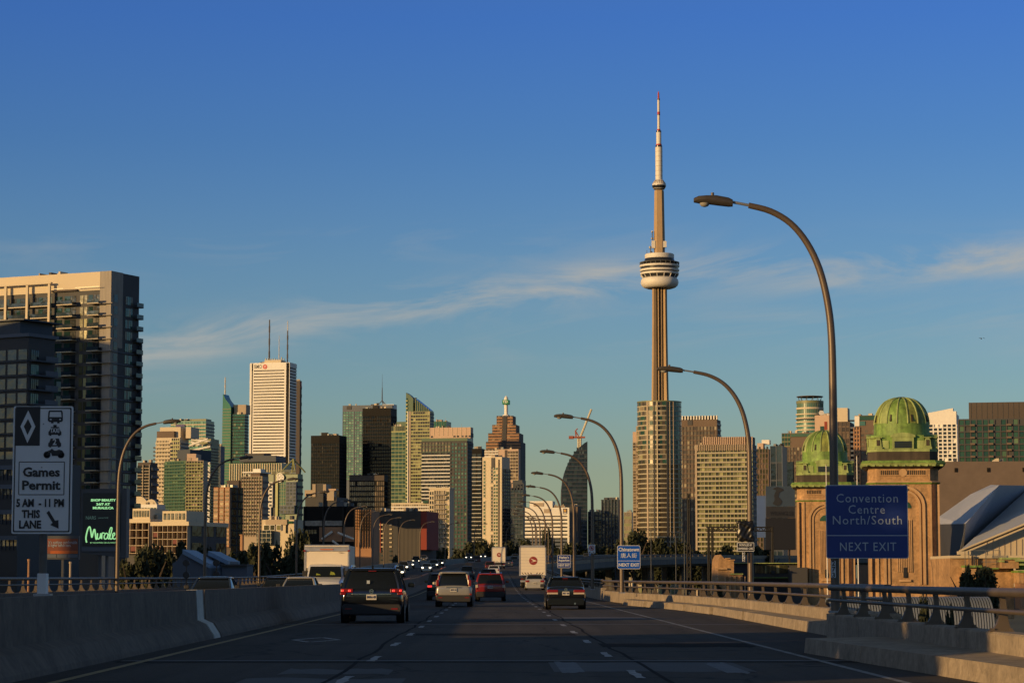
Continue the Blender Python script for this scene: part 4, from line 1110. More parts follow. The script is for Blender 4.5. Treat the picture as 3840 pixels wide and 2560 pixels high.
# round glass tower
D = 1300
c0 = at(2476, 2200, D + 11)
root = empty('round_tower', (c0.x, c0.y, BASE)); tag(root, 'round golden glass apartment tower standing before the foot of the needle tower', 'building', 'buildings of the skyline')
rad = (2559 - 2393) / 2 / F * D
zt = at(2476, 1505, D).z - BASE; zb = 4
MB().lathe([(rad, 0), (rad, zt)], 64).build('wall', M('olive'), root, smooth=True)
nf = 38; fh = (zt - zb) / nf
slab_me = MB().lathe([(rad + .12, 0), (rad + .12, .55)], 64).build('floor_band', M('slab_pale'), root, smooth=True)
slab_me.location.z = zb
for k in range(1, nf):
    o = slab_me.copy(); COL.objects.link(o); o.location.z = zb + k * fh
nb = 44
pane_mb = {}
for g_ in ('glass_gold', 'glass_lit', 'glass_teal', 'glass_yellow', 'glass_green'):
    t = math.pi / nb * .92
    vs = []
    for rr in (rad - .05, rad + .08):
        for z in (.55, fh * .98):
            for a in (-t, t): vs.append((rr * math.sin(a), -rr * math.cos(a), z))
    ob = MB().add(vs, [(0, 1, 3, 2), (4, 6, 7, 5), (0, 2, 6, 4), (1, 5, 7, 3), (2, 3, 7, 6), (0, 4, 5, 1)]).build('window', M(g_)); pane_mb[g_] = ob.data; bpy.data.objects.remove(ob)
rr_ = random.Random(5)
cnt = 0; rest = MB()
for k in range(nf - 1, -1, -1):
    for j in range(nb):
        a = 2 * math.pi * j / nb
        if math.cos(a) < -.05: continue
        sgn = math.sin(a)
        g_ = 'glass_teal' if sgn > .35 + rr_.uniform(-.25, .25) else rr_.choice(('glass_gold', 'glass_lit', 'glass_lit', 'glass_yellow', 'glass_green'))  # gold panes on the sunward side carry reflected sun in their colour
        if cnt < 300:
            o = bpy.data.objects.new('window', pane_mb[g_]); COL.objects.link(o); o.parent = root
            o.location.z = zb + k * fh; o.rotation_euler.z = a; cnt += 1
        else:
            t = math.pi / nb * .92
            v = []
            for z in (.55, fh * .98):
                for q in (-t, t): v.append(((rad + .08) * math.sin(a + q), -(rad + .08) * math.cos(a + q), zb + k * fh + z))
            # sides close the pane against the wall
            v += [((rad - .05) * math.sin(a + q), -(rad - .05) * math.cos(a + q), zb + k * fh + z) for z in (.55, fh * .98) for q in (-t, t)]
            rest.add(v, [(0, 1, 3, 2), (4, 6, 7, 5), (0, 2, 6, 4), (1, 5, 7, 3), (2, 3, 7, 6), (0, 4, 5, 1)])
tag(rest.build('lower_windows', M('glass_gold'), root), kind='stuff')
for a, m_, w in ((-.62, 'tan', .9), (-.30, 'charcoal', .5), (-.16, 'cream', .5), (.30, 'charcoal', 1.0), (.62, 'tan', .4), (.42, 'cream', .25)):
    o = piece('pier', M(m_), root, -w / 2, w / 2, -rad - .5, -rad + .3, 0, zt)
    o.location = (rad * math.sin(a), -rad * math.cos(a), zt / 2); o.scale = (w, .8, zt); o.rotation_euler.z = a
for k in range(nf):                                                   # recessed balcony column
    o = piece('balcony_opening', M('glass_night'), root, 0, 1, 0, 1, 0, 1); a = -.09
    o.location = ((rad + .1) * math.sin(a), -(rad + .1) * math.cos(a), zb + k * fh + fh * .5); o.scale = (1.0, .3, fh * .45); o.rotation_euler.z = a
MB().lathe([(rad + .2, zt), (rad + .2, zt + .6)], 64).build('roof', M('olive'), root, smooth=True)
b = Bld('tower_wing', 'narrow stepped wing against the left side of the round glass tower', 2373, 2398, 1655, 1310, depth=14, psi=6, body='tan')
b.facade('F', 0, b.L, b.z(2040), b.z(1660), nz=36, nx=2, slab='tan', slab_h=.25, slab_d=.4, pane='glass_gold')
b.pblock('upper_block', 'pinkish', 2373, 2392, 1, 9, 1618, 1655); b.pblock('upper_block', 'tan', 2386, 2400, .5, 8, 1597, 1655)

b = Bld('residential_tower', 'brown condominium with a fringe of cream fins along its roof', 2550, 2690, 1572, 1600, pxr=2704, body='brown')
b.facade('F', 0, b.L, b.z(2080), b.z(1598), nz=27, nx=11, slab='brown', slab_h=.30, slab_d=.3, pier='dark_brown', pier_w=.28, pier_d=.4, pane='glass_lit', skip=.12)
b.facade('F', 0, b.L, b.z(1572), b.z(1557), nz=1, nx=13, pier='white_panel', pier_w=.45, pier_d=.8, name_pier='roof_fin')
b.block('roof_screen', 'dark_brown', 0, b.L, .3, 4, b.H, b.z(1558))
b.facade('R', nz=30, nx=3, slab='navy', slab_h=.35, slab_d=.4)
b.pblock('louvre', 'charcoal', 2580, 2598, -.4, 0, 1573, 1592)

b = Bld('apartment_slab', 'cream and green ribbon-windowed apartment slab behind the covered road sign', 2608, 2822, 1665, 1000, pxr=2838, psi=14, body='charcoal')
b.facade('F', b.u(2615), b.L, b.z(2085), b.z(1682), nz=23, nx=15, slab='slab_pale', slab_h=.34, slab_d=.6, pane='glass_yellow', pier='yellow_green', pier_w=.14, pier_d=.3)
b.block('wall', 'tan', 0, b.u(2615), -.7, 0, b.base, b.H)
b.facade('F', b.u(2618), b.L, b.z(1688), b.z(1665), nz=1, nx=30, pier='tan', pier_w=.5, pier_d=.9, name_pier='roof_fin')
b.facade('F', b.u(2640), b.L, b.z(1665), b.z(1636), nz=1, nx=26, pier='pinkish', pier_w=.5, pier_d=.5, name_pier='roof_fin')
b.block('roof_screen', 'brown', b.u(2640), b.L, .2, 8, b.H, b.z(1637))
b.facade('R', nz=24, nx=2, slab='slate_blue', slab_h=.3, slab_d=.3)

b = Bld('residential_tower', 'narrow brown tower with a white roof box right of the ribbon-windowed slab', 2839, 2882, 1682, 1500, pxr=2890, body='brown')
b.facade('F', nz=26, nx=4, slab='dark_brown', slab_h=.3, slab_d=.3, pane='glass_yellow', pier='brown', pier_w=.3, pier_d=.35, skip=.2)
b.pblock('penthouse', 'pinkish', 2840, 2862, 1, 8, 1660, 1682); b.pblock('penthouse', 'white_panel', 2854, 2883, 4, 10, 1647, 1664)
b = Bld('office_tower', 'plain dark blue slab tower in shadow between two brown condominiums', 2890, 2934, 1671, 1250, depth=18, body='navy')
b.facade('F', nz=8, nx=2, slab='slate_blue', slab_h=.08, slab_d=.2, pier='blue_grey', pier_w=.12, pier_d=.4, pane='glass_blue')
b = Bld('residential_tower', 'brown brick condominium with a green glass upper corner left of the domes', 2933, 3050, 1622, 1300, pxr=3062, body='brown')
b.facade('F', b.u(2938), b.u(3012), b.z(1900), b.z(1676), nz=14, nx=6, slab='dark_brown', slab_h=.35, slab_d=.3, pane='glass_lit', pier='brown', pier_w=.25, pier_d=.4)
b.facade('F', 0, b.u(2966), b.z(1672), b.z(1624), nz=3, nx=3, slab='olive', slab_h=.2, slab_d=.4, pane='glass_green')
b.pblock('glass_band', 'glass_green', 2968, 3040, -.5, 0, 1625, 1636)
b.pblock('glass_bay', 'glass_blue', 2945, 2975, -.8, -.3, 1730, 1880)

D = 2000
c0 = at(3045, 2200, D + 11); root = empty('round_tower', (c0.x, c0.y, BASE)); tag(root, 'round green glass tower topped by a floating dark disc roof', 'building', 'buildings of the skyline')
rad = (3096 - 2996) / 2 / F * D; zt = at(3045, 1500, D).z - BASE
MB().lathe([(rad, 0), (rad, zt)], 48).build('wall', M('teal_spandrel'), root, smooth=True)
z_hi = at(3045, 1553, D).z - BASE
so = MB().lathe([(rad + .9, 0), (rad + .9, .9)], 48).build('balcony_slab', M('cream'), root, smooth=True); so.location.z = z_hi
for k in range(1, 26): o = so.copy(); COL.objects.link(o); o.location.z = z_hi - k * 3.2
zz = zt
for dz, h, m_ in ((0, 2.2, 'olive'), (5.5, 1.4, 'cream'), (14, 1.6, 'charcoal')): MB().lathe([(rad + .3, zt - dz - h), (rad + .3, zt - dz)], 48).build('band', M(m_), root, smooth=True)
for k in range(20):
    a = -1.3 + 2.6 * k / 19
    o = piece('mullion', M('olive'), root, 0, 1, 0, 1, 0, 1); o.location = (rad * math.sin(a), -rad * math.cos(a), zt - 9); o.scale = (.25, .5, 16); o.rotation_euler.z = a
for k in range(12): a = 2 * math.pi * k / 12; MB().tube([((rad - 2) * math.cos(a), (rad - 2) * math.sin(a), zt), ((rad - 1) * math.cos(a + .2), (rad - 1) * math.sin(a + .2), zt + 3)], .2, 5).build('roof_strut', M('mullion'), root)
MB().lathe([(rad - 1, zt + 3), (rad, zt + 3.3), (rad, zt + 3.8), (rad - 3, zt + 4.1)], 48).build('disc_roof', M('dark_brown'), root, smooth=True)

b = Bld('residential_tower', 'peach rendered tower block with a satellite dish behind the left green dome', 3058, 3122, 1556, 1500, depth=16, body='pinkish')
b.pblock('window', 'red_wall', 3094, 3104, -.3, 0, 1580, 1610); b.pblock('window', 'glass_green', 3078, 3092, -.3, 0, 1597, 1612)
MB().lathe([(1.6, -.3), (1.6, .3)], 16).build('satellite_dish', M('white_panel'), b.root, loc=(b.u(3082), 2, b.H - b.base + 1.6), rot=(1.2, 0, .4))
for k in range(5): b.block('roof_vent', 'white_panel', b.u(3088 + k * 5), b.u(3091 + k * 5), 2, 3, b.H, b.H + 1.2)
b = Bld('residential_tower', 'dark brown tower with a cream lift box and jagged balconies beside the lamp pole', 3130, 3188, 1580, 1480, pxr=3206, body='dark_brown')
b.pblock('lift_box', 'cream', 3140, 3181, 1, 12, 1528, 1580); b.pblock('roof_plate', 'charcoal', 3180, 3204, 2, 10, 1573, 1576)
b.facade('F', nz=28, nx=4, slab='brown', slab_h=.25, slab_d=.25, pane='glass_bronze', pier='dark_brown', pier_w=.3, pier_d=.3)
b.facade('R', 0, b.S, b.z(1900), b.z(1590), nz=18, slab='blue_grey', slab_h=.4, slab_d=2.4, name_slab='balcony_slab')
b = Bld('residential_tower', 'orange and brown condominium with glass penthouse left of the right green dome', 3208, 3300, 1556, 1400, depth=20, body='brown')
b.pblock('wall', 'white_panel', 3208, 3226, -.6, 0, 1558, 1596)
b.facade('F', b.u(3205), b.u(3226), b.z(1900), b.z(1600), nz=20, nx=2, slab='orange_brick', slab_h=.35, slab_d=.6, pane='glass_bronze', pier='orange_brick', pier_w=.4, pier_d=.8)
b.pblock('glass_band', 'glass_green', 3227, 3298, -.4, 0, 1558, 1574); b.pblock('glass_band', 'glass_teal', 3227, 3248, -.4, 0, 1578, 1594)
b.facade('F', b.u(3230), b.L, b.z(1900), b.z(1610), nz=18, nx=5, slab='brown', slab_h=.35, slab_d=.25, pane='glass_lit', skip=.3)
b = Bld('residential_tower', 'white concrete apartment tower with a sloping parapet behind the right green dome', 3470, 3590, 1550, 1300, pxr=3600, body='white_panel')
b.facade('F', b.u(3486), b.u(3590), b.z(1760), b.z(1590), nz=12, nx=6, slab='white_panel', slab_h=.3, slab_d=.6, pane='glass_dark', pier='white_panel', pier_w=.3, pier_d=.65)
MB().prism([(0, b.H - b.base), (b.L, b.H - b.base), (b.L, b.z(1541) - b.base), (b.u(3578), b.z(1541) - b.base), (b.u(3578), b.z(1529) - b.base), (0, b.z(1549) - b.base)], 1, .1, 6).build('parapet', M('white_panel'), b.root)

b = Bld('glass_block', 'dark green glass apartment block with a brown upper storey at the right edge', 3598, 3960, 1566, 900, depth=30, psi=12, body='charcoal')
b.facade('F', 0, b.L, b.z(1760), b.z(1570), nz=8, nx=16, slab='charcoal', slab_h=.2, slab_d=.5, pier='charcoal', pier_w=.22, pier_d=.35, pane='glass_green')
for k in range(8):
    for q in range(5): b.fb('F', 'balcony_slab', 'brown', b.L * (.12 + q * .19), b.L * (.17 + q * .19), b.z(1760) + (b.z(1570) - b.z(1760)) * k / 8, b.z(1760) + (b.z(1570) - b.z(1760)) * (k + .3) / 8, .4, 1.4)
b.pblock('upper_storey', 'dark_brown', 3637, 3960, 2, 20, 1503, 1568)
for k in range(14): b.pblock('cladding_joint', 'charcoal', 3645 + k * 20, 3646.5 + k * 20, 1.9, 2.0, 1505, 1568)
b = Bld('brick_hall', 'huge plain brown brick wall with two small square vents behind the arena roof', 3490, 3960, 1728, 620, depth=30, psi=6, body=mat('hall_brick', (.15, .115, .095), .9, var=.15, scale=.3))
for px in (3580, 3702, 3835): b.pblock('vent', 'black_steel', px, px + 11, -.2, 0, 1752, 1768)

# ======================================================= needle tower
D = 2800.0
c0 = at(2480, 2200, D)
root = empty('needle_tower', (c0.x, c0.y, BASE)); tag(root, 'very tall concrete needle tower with a round pod and red tipped antenna', 'tower')
def Z(py): return at(2480, py, D).z - BASE
m_ = lambda px: px * D / F
M_CNC = mat('tower_concrete', (.44, .305, .17), .85, var=.12, scale=.03, streak=.16)
M_CNW = mat('pod_white', (.70, .66, .58), .55, var=.05, scale=.05)
M_CND = mat('pod_glass', (.03, .032, .036), .25, var=.1)
M_ANR = mat('antenna_red', (.45, .05, .03), .6, var=0)
# three-legged shaft: a hexagonal core with tapering fins
z_top, z_bot = Z(1078), 0
def fin(a, w_top, w_bot, t):
    mb = MB(); n = 14; vs = []
    for k in range(n + 1):
        f = k / n; z = z_top * (1 - f)
        ww = w_top + (w_bot - w_top) * f ** 1.8
        c_, s_ = math.cos(a), math.sin(a)
        for u, v in ((0, -t), (ww, -t * .8), (ww, t * .8), (0, t)): vs.append((u * c_ - v * s_, u * s_ + v * c_, z))
    fs = [(i * 4 + k, i * 4 + (k + 1) % 4, (i + 1) * 4 + (k + 1) % 4, (i + 1) * 4 + k) for i in range(n) for k in range(4)] + [(0, 1, 2, 3), (n * 4 + 3, n * 4 + 2, n * 4 + 1, n * 4)]
    mb.add(vs, fs).build('shaft_leg', M_CNC, root)
for a in (R(204), R(324), R(84)): fin(a, 8.6, 17.0, 2.5)
MB().lathe([(6.6, 0), (6.6, z_top)], 6).build('core', M('black_steel'), root)
for a in (R(252), R(284)):
    o = piece('lift_rail', M_CNC, root, 0, 1, 0, 1, 0, 1); o.location = (6.5 * math.cos(a), 6.5 * math.sin(a), z_top / 2); o.scale = (.6, 1.1, z_top); o.rotation_euler.z = a
# upper shaft
MB().lathe([(m_(21), Z(905)), (m_(20), Z(1000))][::-1] + [(m_(18), Z(715))], 6).build('upper_shaft', M_CNC, root)
for k in range(10): MB().lathe([(m_(19.5) - k * .12, Z(900 - k * 19)), (m_(19.5) - k * .12, Z(896 - k * 19))], 6).build('shaft_ring', M('tan'), root)
# main pod, built up ring by ring
def ring(nm, pr, m, n=64): return MB().lathe([(m_(r_), Z(y)) for r_, y in pr], n).build(nm, m, root, smooth=True)
ring('radome', [(30, 1078), (48, 1082), (60, 1078), (68, 1071), (71.5, 1061), (70, 1050), (64, 1043), (52, 1040)], M_CNW)
ring('soffit', [(48, 1042), (60, 1041), (67, 1035), (70, 1029)], M_CND)
ring('deck_band', [(70, 1031), (72.5, 1029.5), (73, 1023.5), (70, 1022)], M_CNW)
ring('window_band', [(70.5, 1023), (71.5, 1017)], M_CND)
ring('deck_band', [(71, 1019), (74, 1017.5), (74.5, 1011.5), (71, 1010)], M_CNW)
ring('window_band', [(71, 1011), (72, 1001)], M_CND)
ring('deck_band', [(72, 1003), (75, 1001.5), (75.5, 995.5), (70, 994)], M_CNW)
ring('window_band', [(68, 995), (62, 985), (57, 977), (55, 970)], M_CND)
ring('railing_ring', [(74, 986), (74.6, 985), (74, 984)], M('mullion'))
ring('crown_band', [(54, 974), (55, 971), (55.5, 956), (53, 953)], M_CNW)
ring('roof', [(53, 954), (20, 951)], M_CND)
for k in range(24):
    a = 2 * math.pi * k / 24
    MB().tube([(m_(73) * math.cos(a), m_(73) * math.sin(a), Z(996)), (m_(74.5) * math.cos(a), m_(74.5) * math.sin(a), Z(984))], .35, 5).build('railing_post', M('mullion'), root)
for k in range(16):
    a = 2 * math.pi * (k + .5) / 16
    MB().tube([(m_(64) * math.cos(a), m_(64) * math.sin(a), Z(1042)), (m_(72) * math.cos(a), m_(72) * math.sin(a), Z(1031))], .5, 5).build('soffit_strut', M_CNW, root)
# equipment boxes above the pod
for x0, x1, y0, y1, d in ((-30, -16, 904, 932, -14), (4, 26, 906, 929, -16), (-39, -33, 924, 932, -8), (-33, -27, 943, 949, -9), (-30, -24, 866, 872, -6), (-31, -22, 892, 897, -6)):
    piece('equipment_box', M_CNW, root, m_(x0), m_(x1), m_(d), m_(d + 14), Z(y1), Z(y0))
MB().tube([(m_(-34), -4, Z(952)), (m_(-34), -4, Z(924))], .7, 5).tube([(m_(-48), -4, Z(953)), (m_(-48), -4, Z(940))], .3, 5).tube([(m_(-27), -2, Z(905)), (m_(-27), -2, Z(868))], .6, 5).build('whip_antenna', M('mullion'), root)
# upper small pod
ring('upper_pod', [(17, 712), (22, 708), (26, 700), (26.5, 693), (22, 686), (16, 680), (13.5, 674)], M_CNW, 32)
ring('upper_pod_windows', [(20, 711), (25.6, 702), (26.8, 698), (26.8, 696)], M_CND, 32)
for k in range(20):
    a = 2 * math.pi * k / 20
    MB().tube([(m_(25) * math.cos(a), m_(25) * math.sin(a), Z(690)), (m_(15) * math.cos(a), m_(15) * math.sin(a), Z(676))], .3, 4).build('pod_rib', M('tan'), root)
# antenna mast in sections
ring('antenna_section', [(13.5, 676), (13.5, 553), (12, 552)], M_CNW, 24)
for k in range(6): ring('antenna_joint', [(13.7, 570 + k * 18), (13.7, 568.8 + k * 18)], M('tan'), 24)
ring('antenna_collar', [(13, 553), (13, 547), (12, 546)], M_CND, 16); ring('antenna_red_band', [(11, 547), (11, 541)], M_ANR, 16)
ring('antenna_section', [(9.6, 546), (9.6, 496), (9, 495)], M_CNW, 20)
ring('antenna_collar', [(9.8, 497), (9.8, 491)], M_CND, 16); ring('antenna_red_band', [(6.6, 492), (6.6, 485)], M_ANR, 16)
ring('antenna_section', [(5.2, 490), (4.6, 376)], M_CNW, 16)
for y in (424,): ring('antenna_red_band', [(5.4, y + 6), (5.4, y - 4)], M_ANR, 16); ring('antenna_collar', [(5.6, y + 9), (5.6, y + 6)], M_CND, 16)
ring('antenna_collar', [(5.2, 376), (5.2, 371)], M_CND, 12); ring('antenna_tip', [(3.6, 372), (2.8, 350), (.8, 343)], M_ANR, 12)

# rooftop clutter: plant rooms, vents and whip aerials, a few on each flat roof
for b in ALL_BLD:
    if b.root.name.split('.')[0] in ('pointed_tower', 'stepped_tower', 'podium_block', 'terrace_building', 'scaffold_tower', 'roof_house', 'finned_hall'): continue
    kx = b.D / F
    for k in range(5):
        w = b.r.uniform(4, 11) * kx; x = b.r.uniform(.05, .85) * b.L; h = b.r.uniform(2.0, 6.5) * kx
        b.block('roof_equipment', b.r.choice(('tan', 'mullion', 'charcoal', 'cream')), x, min(b.L, x + w), b.S * b.r.uniform(.1, .3), b.S * b.r.uniform(.35, .6), b.H, b.H + h + .6)
    for k in range(2):
        x = b.r.uniform(.1, .9) * b.L; b.block('aerial', 'mullion', x - .3 * kx, x + .3 * kx, b.S * .3, b.S * .3 + .6 * kx, b.H, b.H + b.r.uniform(7, 16) * kx)

# ---------------------------------------------------------------- domed sandstone towers
M_SAND = mat('sandstone', (.47, .285, .14), .9, var=.32, scale=.5, bump=.5, bscale=3, streak=.25, blotch=.32)
M_SAND2 = mat('sandstone_trim', (.50, .32, .17), .9, var=.2, scale=.7, bump=.4, bscale=4, streak=.2)
M_COPPER = mat('green_copper', (.20, .335, .07), .6, var=.3, scale=.6, streak=.45, blotch=.3)
M_COPPER2 = mat('bright_copper', (.32, .40, .14), .6, var=.3, scale=1.2, streak=.35)
M_COPPER3 = mat('olive_copper', (.29, .33, .075), .6, var=.35, scale=.9, streak=.5)
M_TAR = mat('stained_metal', (.06, .045, .03), .7, var=.4, scale=.8, streak=.4)
def octo(h, c, y=None):
    return [(-h + c, -h), (h - c, -h), (h, -h + c), (h, h - c), (h - c, h), (-h + c, h), (-h, h - c), (-h, -h + c)]
def domed_tower(label, pxc, D):
    k = 250.0 / F                                            # metres per photo pixel, measured on the nearer tower
    a, _ = ray(pxc, 1800)
    root = empty('domed_tower', (a * (D + 3.6), D + 3.6, ZG), -R(7)); tag(root, label, 'tower', 'domed sandstone towers')
    Z = lambda y: EYE + (2165 - y) * k - ZG
    def ring(name, h, c, y0, y1, m, h2=None): 
        mb = MB(); p = octo(h * k, c * k); q = octo((h2 or h) * k, c * k)
        n = 8; vs = [(x, y, Z(y1)) for x, y in p] + [(x, y, Z(y0)) for x, y in q]
        mb.add(vs, [tuple(range(n - 1, -1, -1)), tuple(range(n, 2 * n))] + [(i, (i + 1) % n, (i + 1) % n + n, i + n) for i in range(n)])
        return mb.build(name, m, root)
    body = ring('shaft', 131, 32, 1816, 2165 + (EYE - ZG) / k, M_SAND)
    # corner piers and the arched niche
    for sx in (-1, 1):
        for w in (99, 128):
            piece('corner_moulding', M_SAND2, root, sx * w * k - .09, sx * w * k + .09, -131 * k - .14, -131 * k + .3, 0, Z(1818))
    def arch(name, r, d, m, y_spring, y_base, wband):
        mb = MB(); n = 20
        for i in range(n):
            t0, t1 = math.pi * i / n, math.pi * (i + 1) / n
            v = []
            for yy in (-131 * k - d, -131 * k + .2):
                for t in (t0, t1):
                    for rr in (r, r - wband): v.append((rr * k * math.cos(t), yy, Z(y_spring) + rr * k * math.sin(t)))
            mb.add(v, [(0, 1, 3, 2), (4, 6, 7, 5), (0, 2, 6, 4), (1, 5, 7, 3), (0, 4, 5, 1), (2, 3, 7, 6)])
        for sx in (-1, 1):
            x0, x1 = sorted((sx * r * k, sx * (r - wband) * k))
            mb.box(x0, x1, -131 * k - d, -131 * k + .2, Z(y_base), Z(y_spring))
        return mb.build(name, m, root)
    arch('arch_moulding', 78, .22, M_SAND2, 1900, 2190, 10); arch('arch_moulding', 62, .14, M_SAND2, 1900, 2190, 8)
    mb = MB(); pts = [(27 * k * math.cos(math.pi * i / 14), Z(1906) + 27 * k * math.sin(math.pi * i / 14)) for i in range(15)]
    mb.prism(pts, 1, -131 * k - .06, -131 * k + .1).build('lunette_window', M('glass_green'), root)
    for i in range(9):
        x = (-26 + i * 6.5) * k
        piece('flute', M_SAND2, root, x - .05, x + .05, -131 * k - .12, -131 * k, Z(2145), Z(1950))
    piece('slit_window', M_BLACK, root, -6 * k, 6 * k, -131 * k - .2, -131 * k, Z(2165), Z(2127)); piece('sill', M_SAND2, root, -22 * k, 22 * k, -131 * k - .26, -131 * k, Z(2180), Z(2172))
    piece('keystone', M_SAND2, root, -6 * k, 6 * k, -131 * k - .4, -131 * k, Z(1842), Z(1818))
    for i in range(20):                                      # course joints
        ring('stone_course', 131.4, 32, 1838 + i * 22, 1838.7 + i * 22, M_SAND2)
    ring('cornice', 134, 33, 1810, 1816, M_COPPER, 138); ring('cornice', 138, 33, 1804, 1810, M_SAND2, 134)
    ring('frieze', 130, 32, 1757, 1804, M_SAND)
    for cx in (-52, 48):
        for i in range(9):
            x = (cx + (i - 4) * 7.6) * k
            piece('frieze_slot', M_TAR, root, x - .05, x + .05, -130 * k - .05, -130 * k + .1, Z(1781), Z(1765))
        piece('frieze_sill', M_SAND2, root, (cx - 38) * k, (cx + 38) * k, -130 * k - .12, -130 * k, Z(1785), Z(1782))
    MB().lathe([(15 * k, -.06), (15 * k, .06)], 16).build('medallion', M_SAND2, root, loc=(-2 * k, -130 * k - .04, Z(1773)), rot=(math.pi / 2, 0, 0))
    ring('cornice', 138, 34, 1749, 1757, M_TAR, 150); ring('cornice', 152, 36, 1738, 1749, M_COPPER2, 158); ring('cornice', 158, 37, 1728, 1738, M_COPPER, 152)
    for i in range(11):
        x = (-140 + i * 28) * k; piece('modillion', M_COPPER2, root, x - .16, x + .16, -157 * k, -135 * k, Z(1750), Z(1744))
    ring('attic_band', 130, 32, 1693, 1730, M_TAR)
    # copper drum storey with scrolls and dormers
    ring('drum_base', 132, 34, 1684, 1694, M_COPPER2); ring('drum', 118, 40, 1632, 1686, M_COPPER)
    for rz in range(4):
        e = MB()
        e.box(-40 * k, 40 * k, -132 * k, -100 * k, Z(1686), Z(1640)).box(-46 * k, 46 * k, -134 * k, -100 * k, Z(1640), Z(1633))
        e.prism([(-46 * k, Z(1633)), (46 * k, Z(1633)), (30 * k, Z(1626)), (0, Z(1622)), (-30 * k, Z(1626))], 1, -133 * k, -100 * k)
        d = e.build('dormer', M_COPPER2, root, rot=(0, 0, rz * math.pi / 2))
        piece('dormer_window', M('glass_dark'), d, -32 * k, 32 * k, -133.5 * k, -131.5 * k, Z(1681), Z(1655))
        for sx in (-1, 1):
            c0 = sx * 92 * k
            mb = MB().box(c0 - .42, c0 + .42, -130 * k, -100 * k, Z(1686), Z(1676)).prism([(c0 - .36, Z(1676)), (c0 + .36, Z(1676)), (c0 + .30, Z(1652)), (c0 + .16, Z(1641)), (c0 - .16, Z(1641)), (c0 - .30, Z(1652))], 1, -126 * k, -98 * k).box(c0 - .40, c0 + .40, -129 * k, -100 * k, Z(1643), Z(1639))
            mb.build('console', M_COPPER2, root, rot=(0, 0, rz * math.pi / 2), bevel=.04)
            piece('console_niche', M_TAR, d, c0 - .16, c0 + .16, -127.5 * k, -125 * k, Z(1672), Z(1650))
            piece('drum_panel', M_COPPER2, d, sx * 66 * k - .35, sx * 66 * k + .35, -121 * k, -117 * k, Z(1682), Z(1652))
    # dome: ribbed copper shell
    N = 48
    prof = [(110, 1640), (107, 1630), (105, 1610), (104, 1584)]
    MB().lathe([(r_ * k, Z(y)) for r_, y in prof], N).build('dome_drum', M_COPPER, root, smooth=True)
    dp = [(104, 1586), (103.5, 1580), (101, 1562), (96, 1545), (88, 1528), (77, 1513), (63, 1500), (46, 1491), (28, 1486), (12, 1484)]
    dome = MB().lathe([((r_ - 1.5) * k, Z(y)) for r_, y in dp], N).build('dome', M_COPPER, root, smooth=True)
    gm = [M_COPPER, M_COPPER3, M_COPPER, M_COPPER2, M_COPPER3]
    for i in range(16):
        mb = MB(); vs = []
        for r_, y in dp:
            for j in range(4): t = 2 * math.pi * (i + .5 + j / 3) / 16; vs.append((r_ * k * math.cos(t), r_ * k * math.sin(t), Z(y)))
        n4 = len(dp)
        mb.add(vs, [(a_ * 4 + j, a_ * 4 + j + 1, a_ * 4 + 5 + j, a_ * 4 + 4 + j) for a_ in range(n4 - 1) for j in range(3)]).build('copper_gore', gm[(i * 7 + int(D)) % 5], dome, smooth='all')
    for i in range(16):
        t = 2 * math.pi * (i + .5) / 16
        MB().tube([((r_ + 1.0) * k * math.cos(t), (r_ + 1.0) * k * math.sin(t), Z(y)) for r_, y in dp], .09, 6).build('dome_rib', M_COPPER2, root, smooth=True)
        if i % 2 == 0:
            t2 = 2 * math.pi * i / 16 + .2
            piece('dome_vent', M_TAR, root, 0, 1, 0, 1, 0, 1)
            o = COL.objects[-1] if False else None
    MB().lathe([(16 * k, Z(1485)), (16 * k, Z(1481)), (13 * k, Z(1480))], 16).build('finial_cap', M_TAR, root)
    # remove stray unit pieces, place vents properly
    vents = [c for c in root.children if c.name.startswith('dome_vent')]
    for i, v in enumerate(vents):
        t = 2 * math.pi * (i / 8) + .35; r_ = 99.5 * k
        v.location = (r_ * math.cos(t), r_ * math.sin(t), Z(1566)); v.scale = (.3, .16, .7); v.rotation_euler = (0, -.3, t)
    return root
domed_tower('nearer and larger sandstone tower with a green copper dome, right of the big blue sign', 3384, 250)
domed_tower('farther sandstone tower with a green copper dome, half hidden by the lamp pole', 3094, 307)

# gate building and gallery between lamp posts
a = at(2690, 2200, 300)
root = empty('gabled_gatehouse', (a.x, a.y, ZG)); tag(root, 'small orange sandstone gatehouse with a stepped gable left of the domed towers', 'building')
def G(px, py, D=300): p = at(px, py, D); return (p.x - a.x, p.z - ZG)
pts = [(G(2690, 2200)[0], 0), G(2692, 2140), G(2694, 2095), G(2703, 2078), G(2716, 2093), G(2735, 2093), G(2736, 2099), G(2752, 2099), G(2752, 2150), G(2784, 2152), (G(2784, 2200)[0], 0)]
MB().prism(pts, 1, 0, 9).build('wall', M_SAND, root)
for p0, p1, y0, y1 in ((2684, 2726, 2128, 2134), (2735, 2755, 2097, 2100), (2720, 2738, 2091, 2094)): piece('cornice', M_SAND2, root, G(p0, y0)[0], G(p1, y0)[0], -.4, .2, G(p0, y1)[1], G(p0, y0)[1])
piece('copper_cap', M_COPPER2, root, G(2738, 2150)[0], G(2786, 2150)[0], -.3, 9, G(0, 2153)[1], G(0, 2149)[1])
for i in range(5): piece('buttress', M_SAND2, root, G(2700 + i * 18, 0)[0], G(2704 + i * 18, 0)[0], -.25, 0, 0, G(0, 2160)[1])
a2 = at(2755, 2200, 310)
root = empty('glazed_gallery', (a2.x, a2.y, ZG)); tag(root, 'long low gallery with a copper eave and tall yellowish windows before the domed tower', 'building')
def G(px, py, D=310): p = at(px, py, D); return (p.x - a2.x, p.z - ZG)
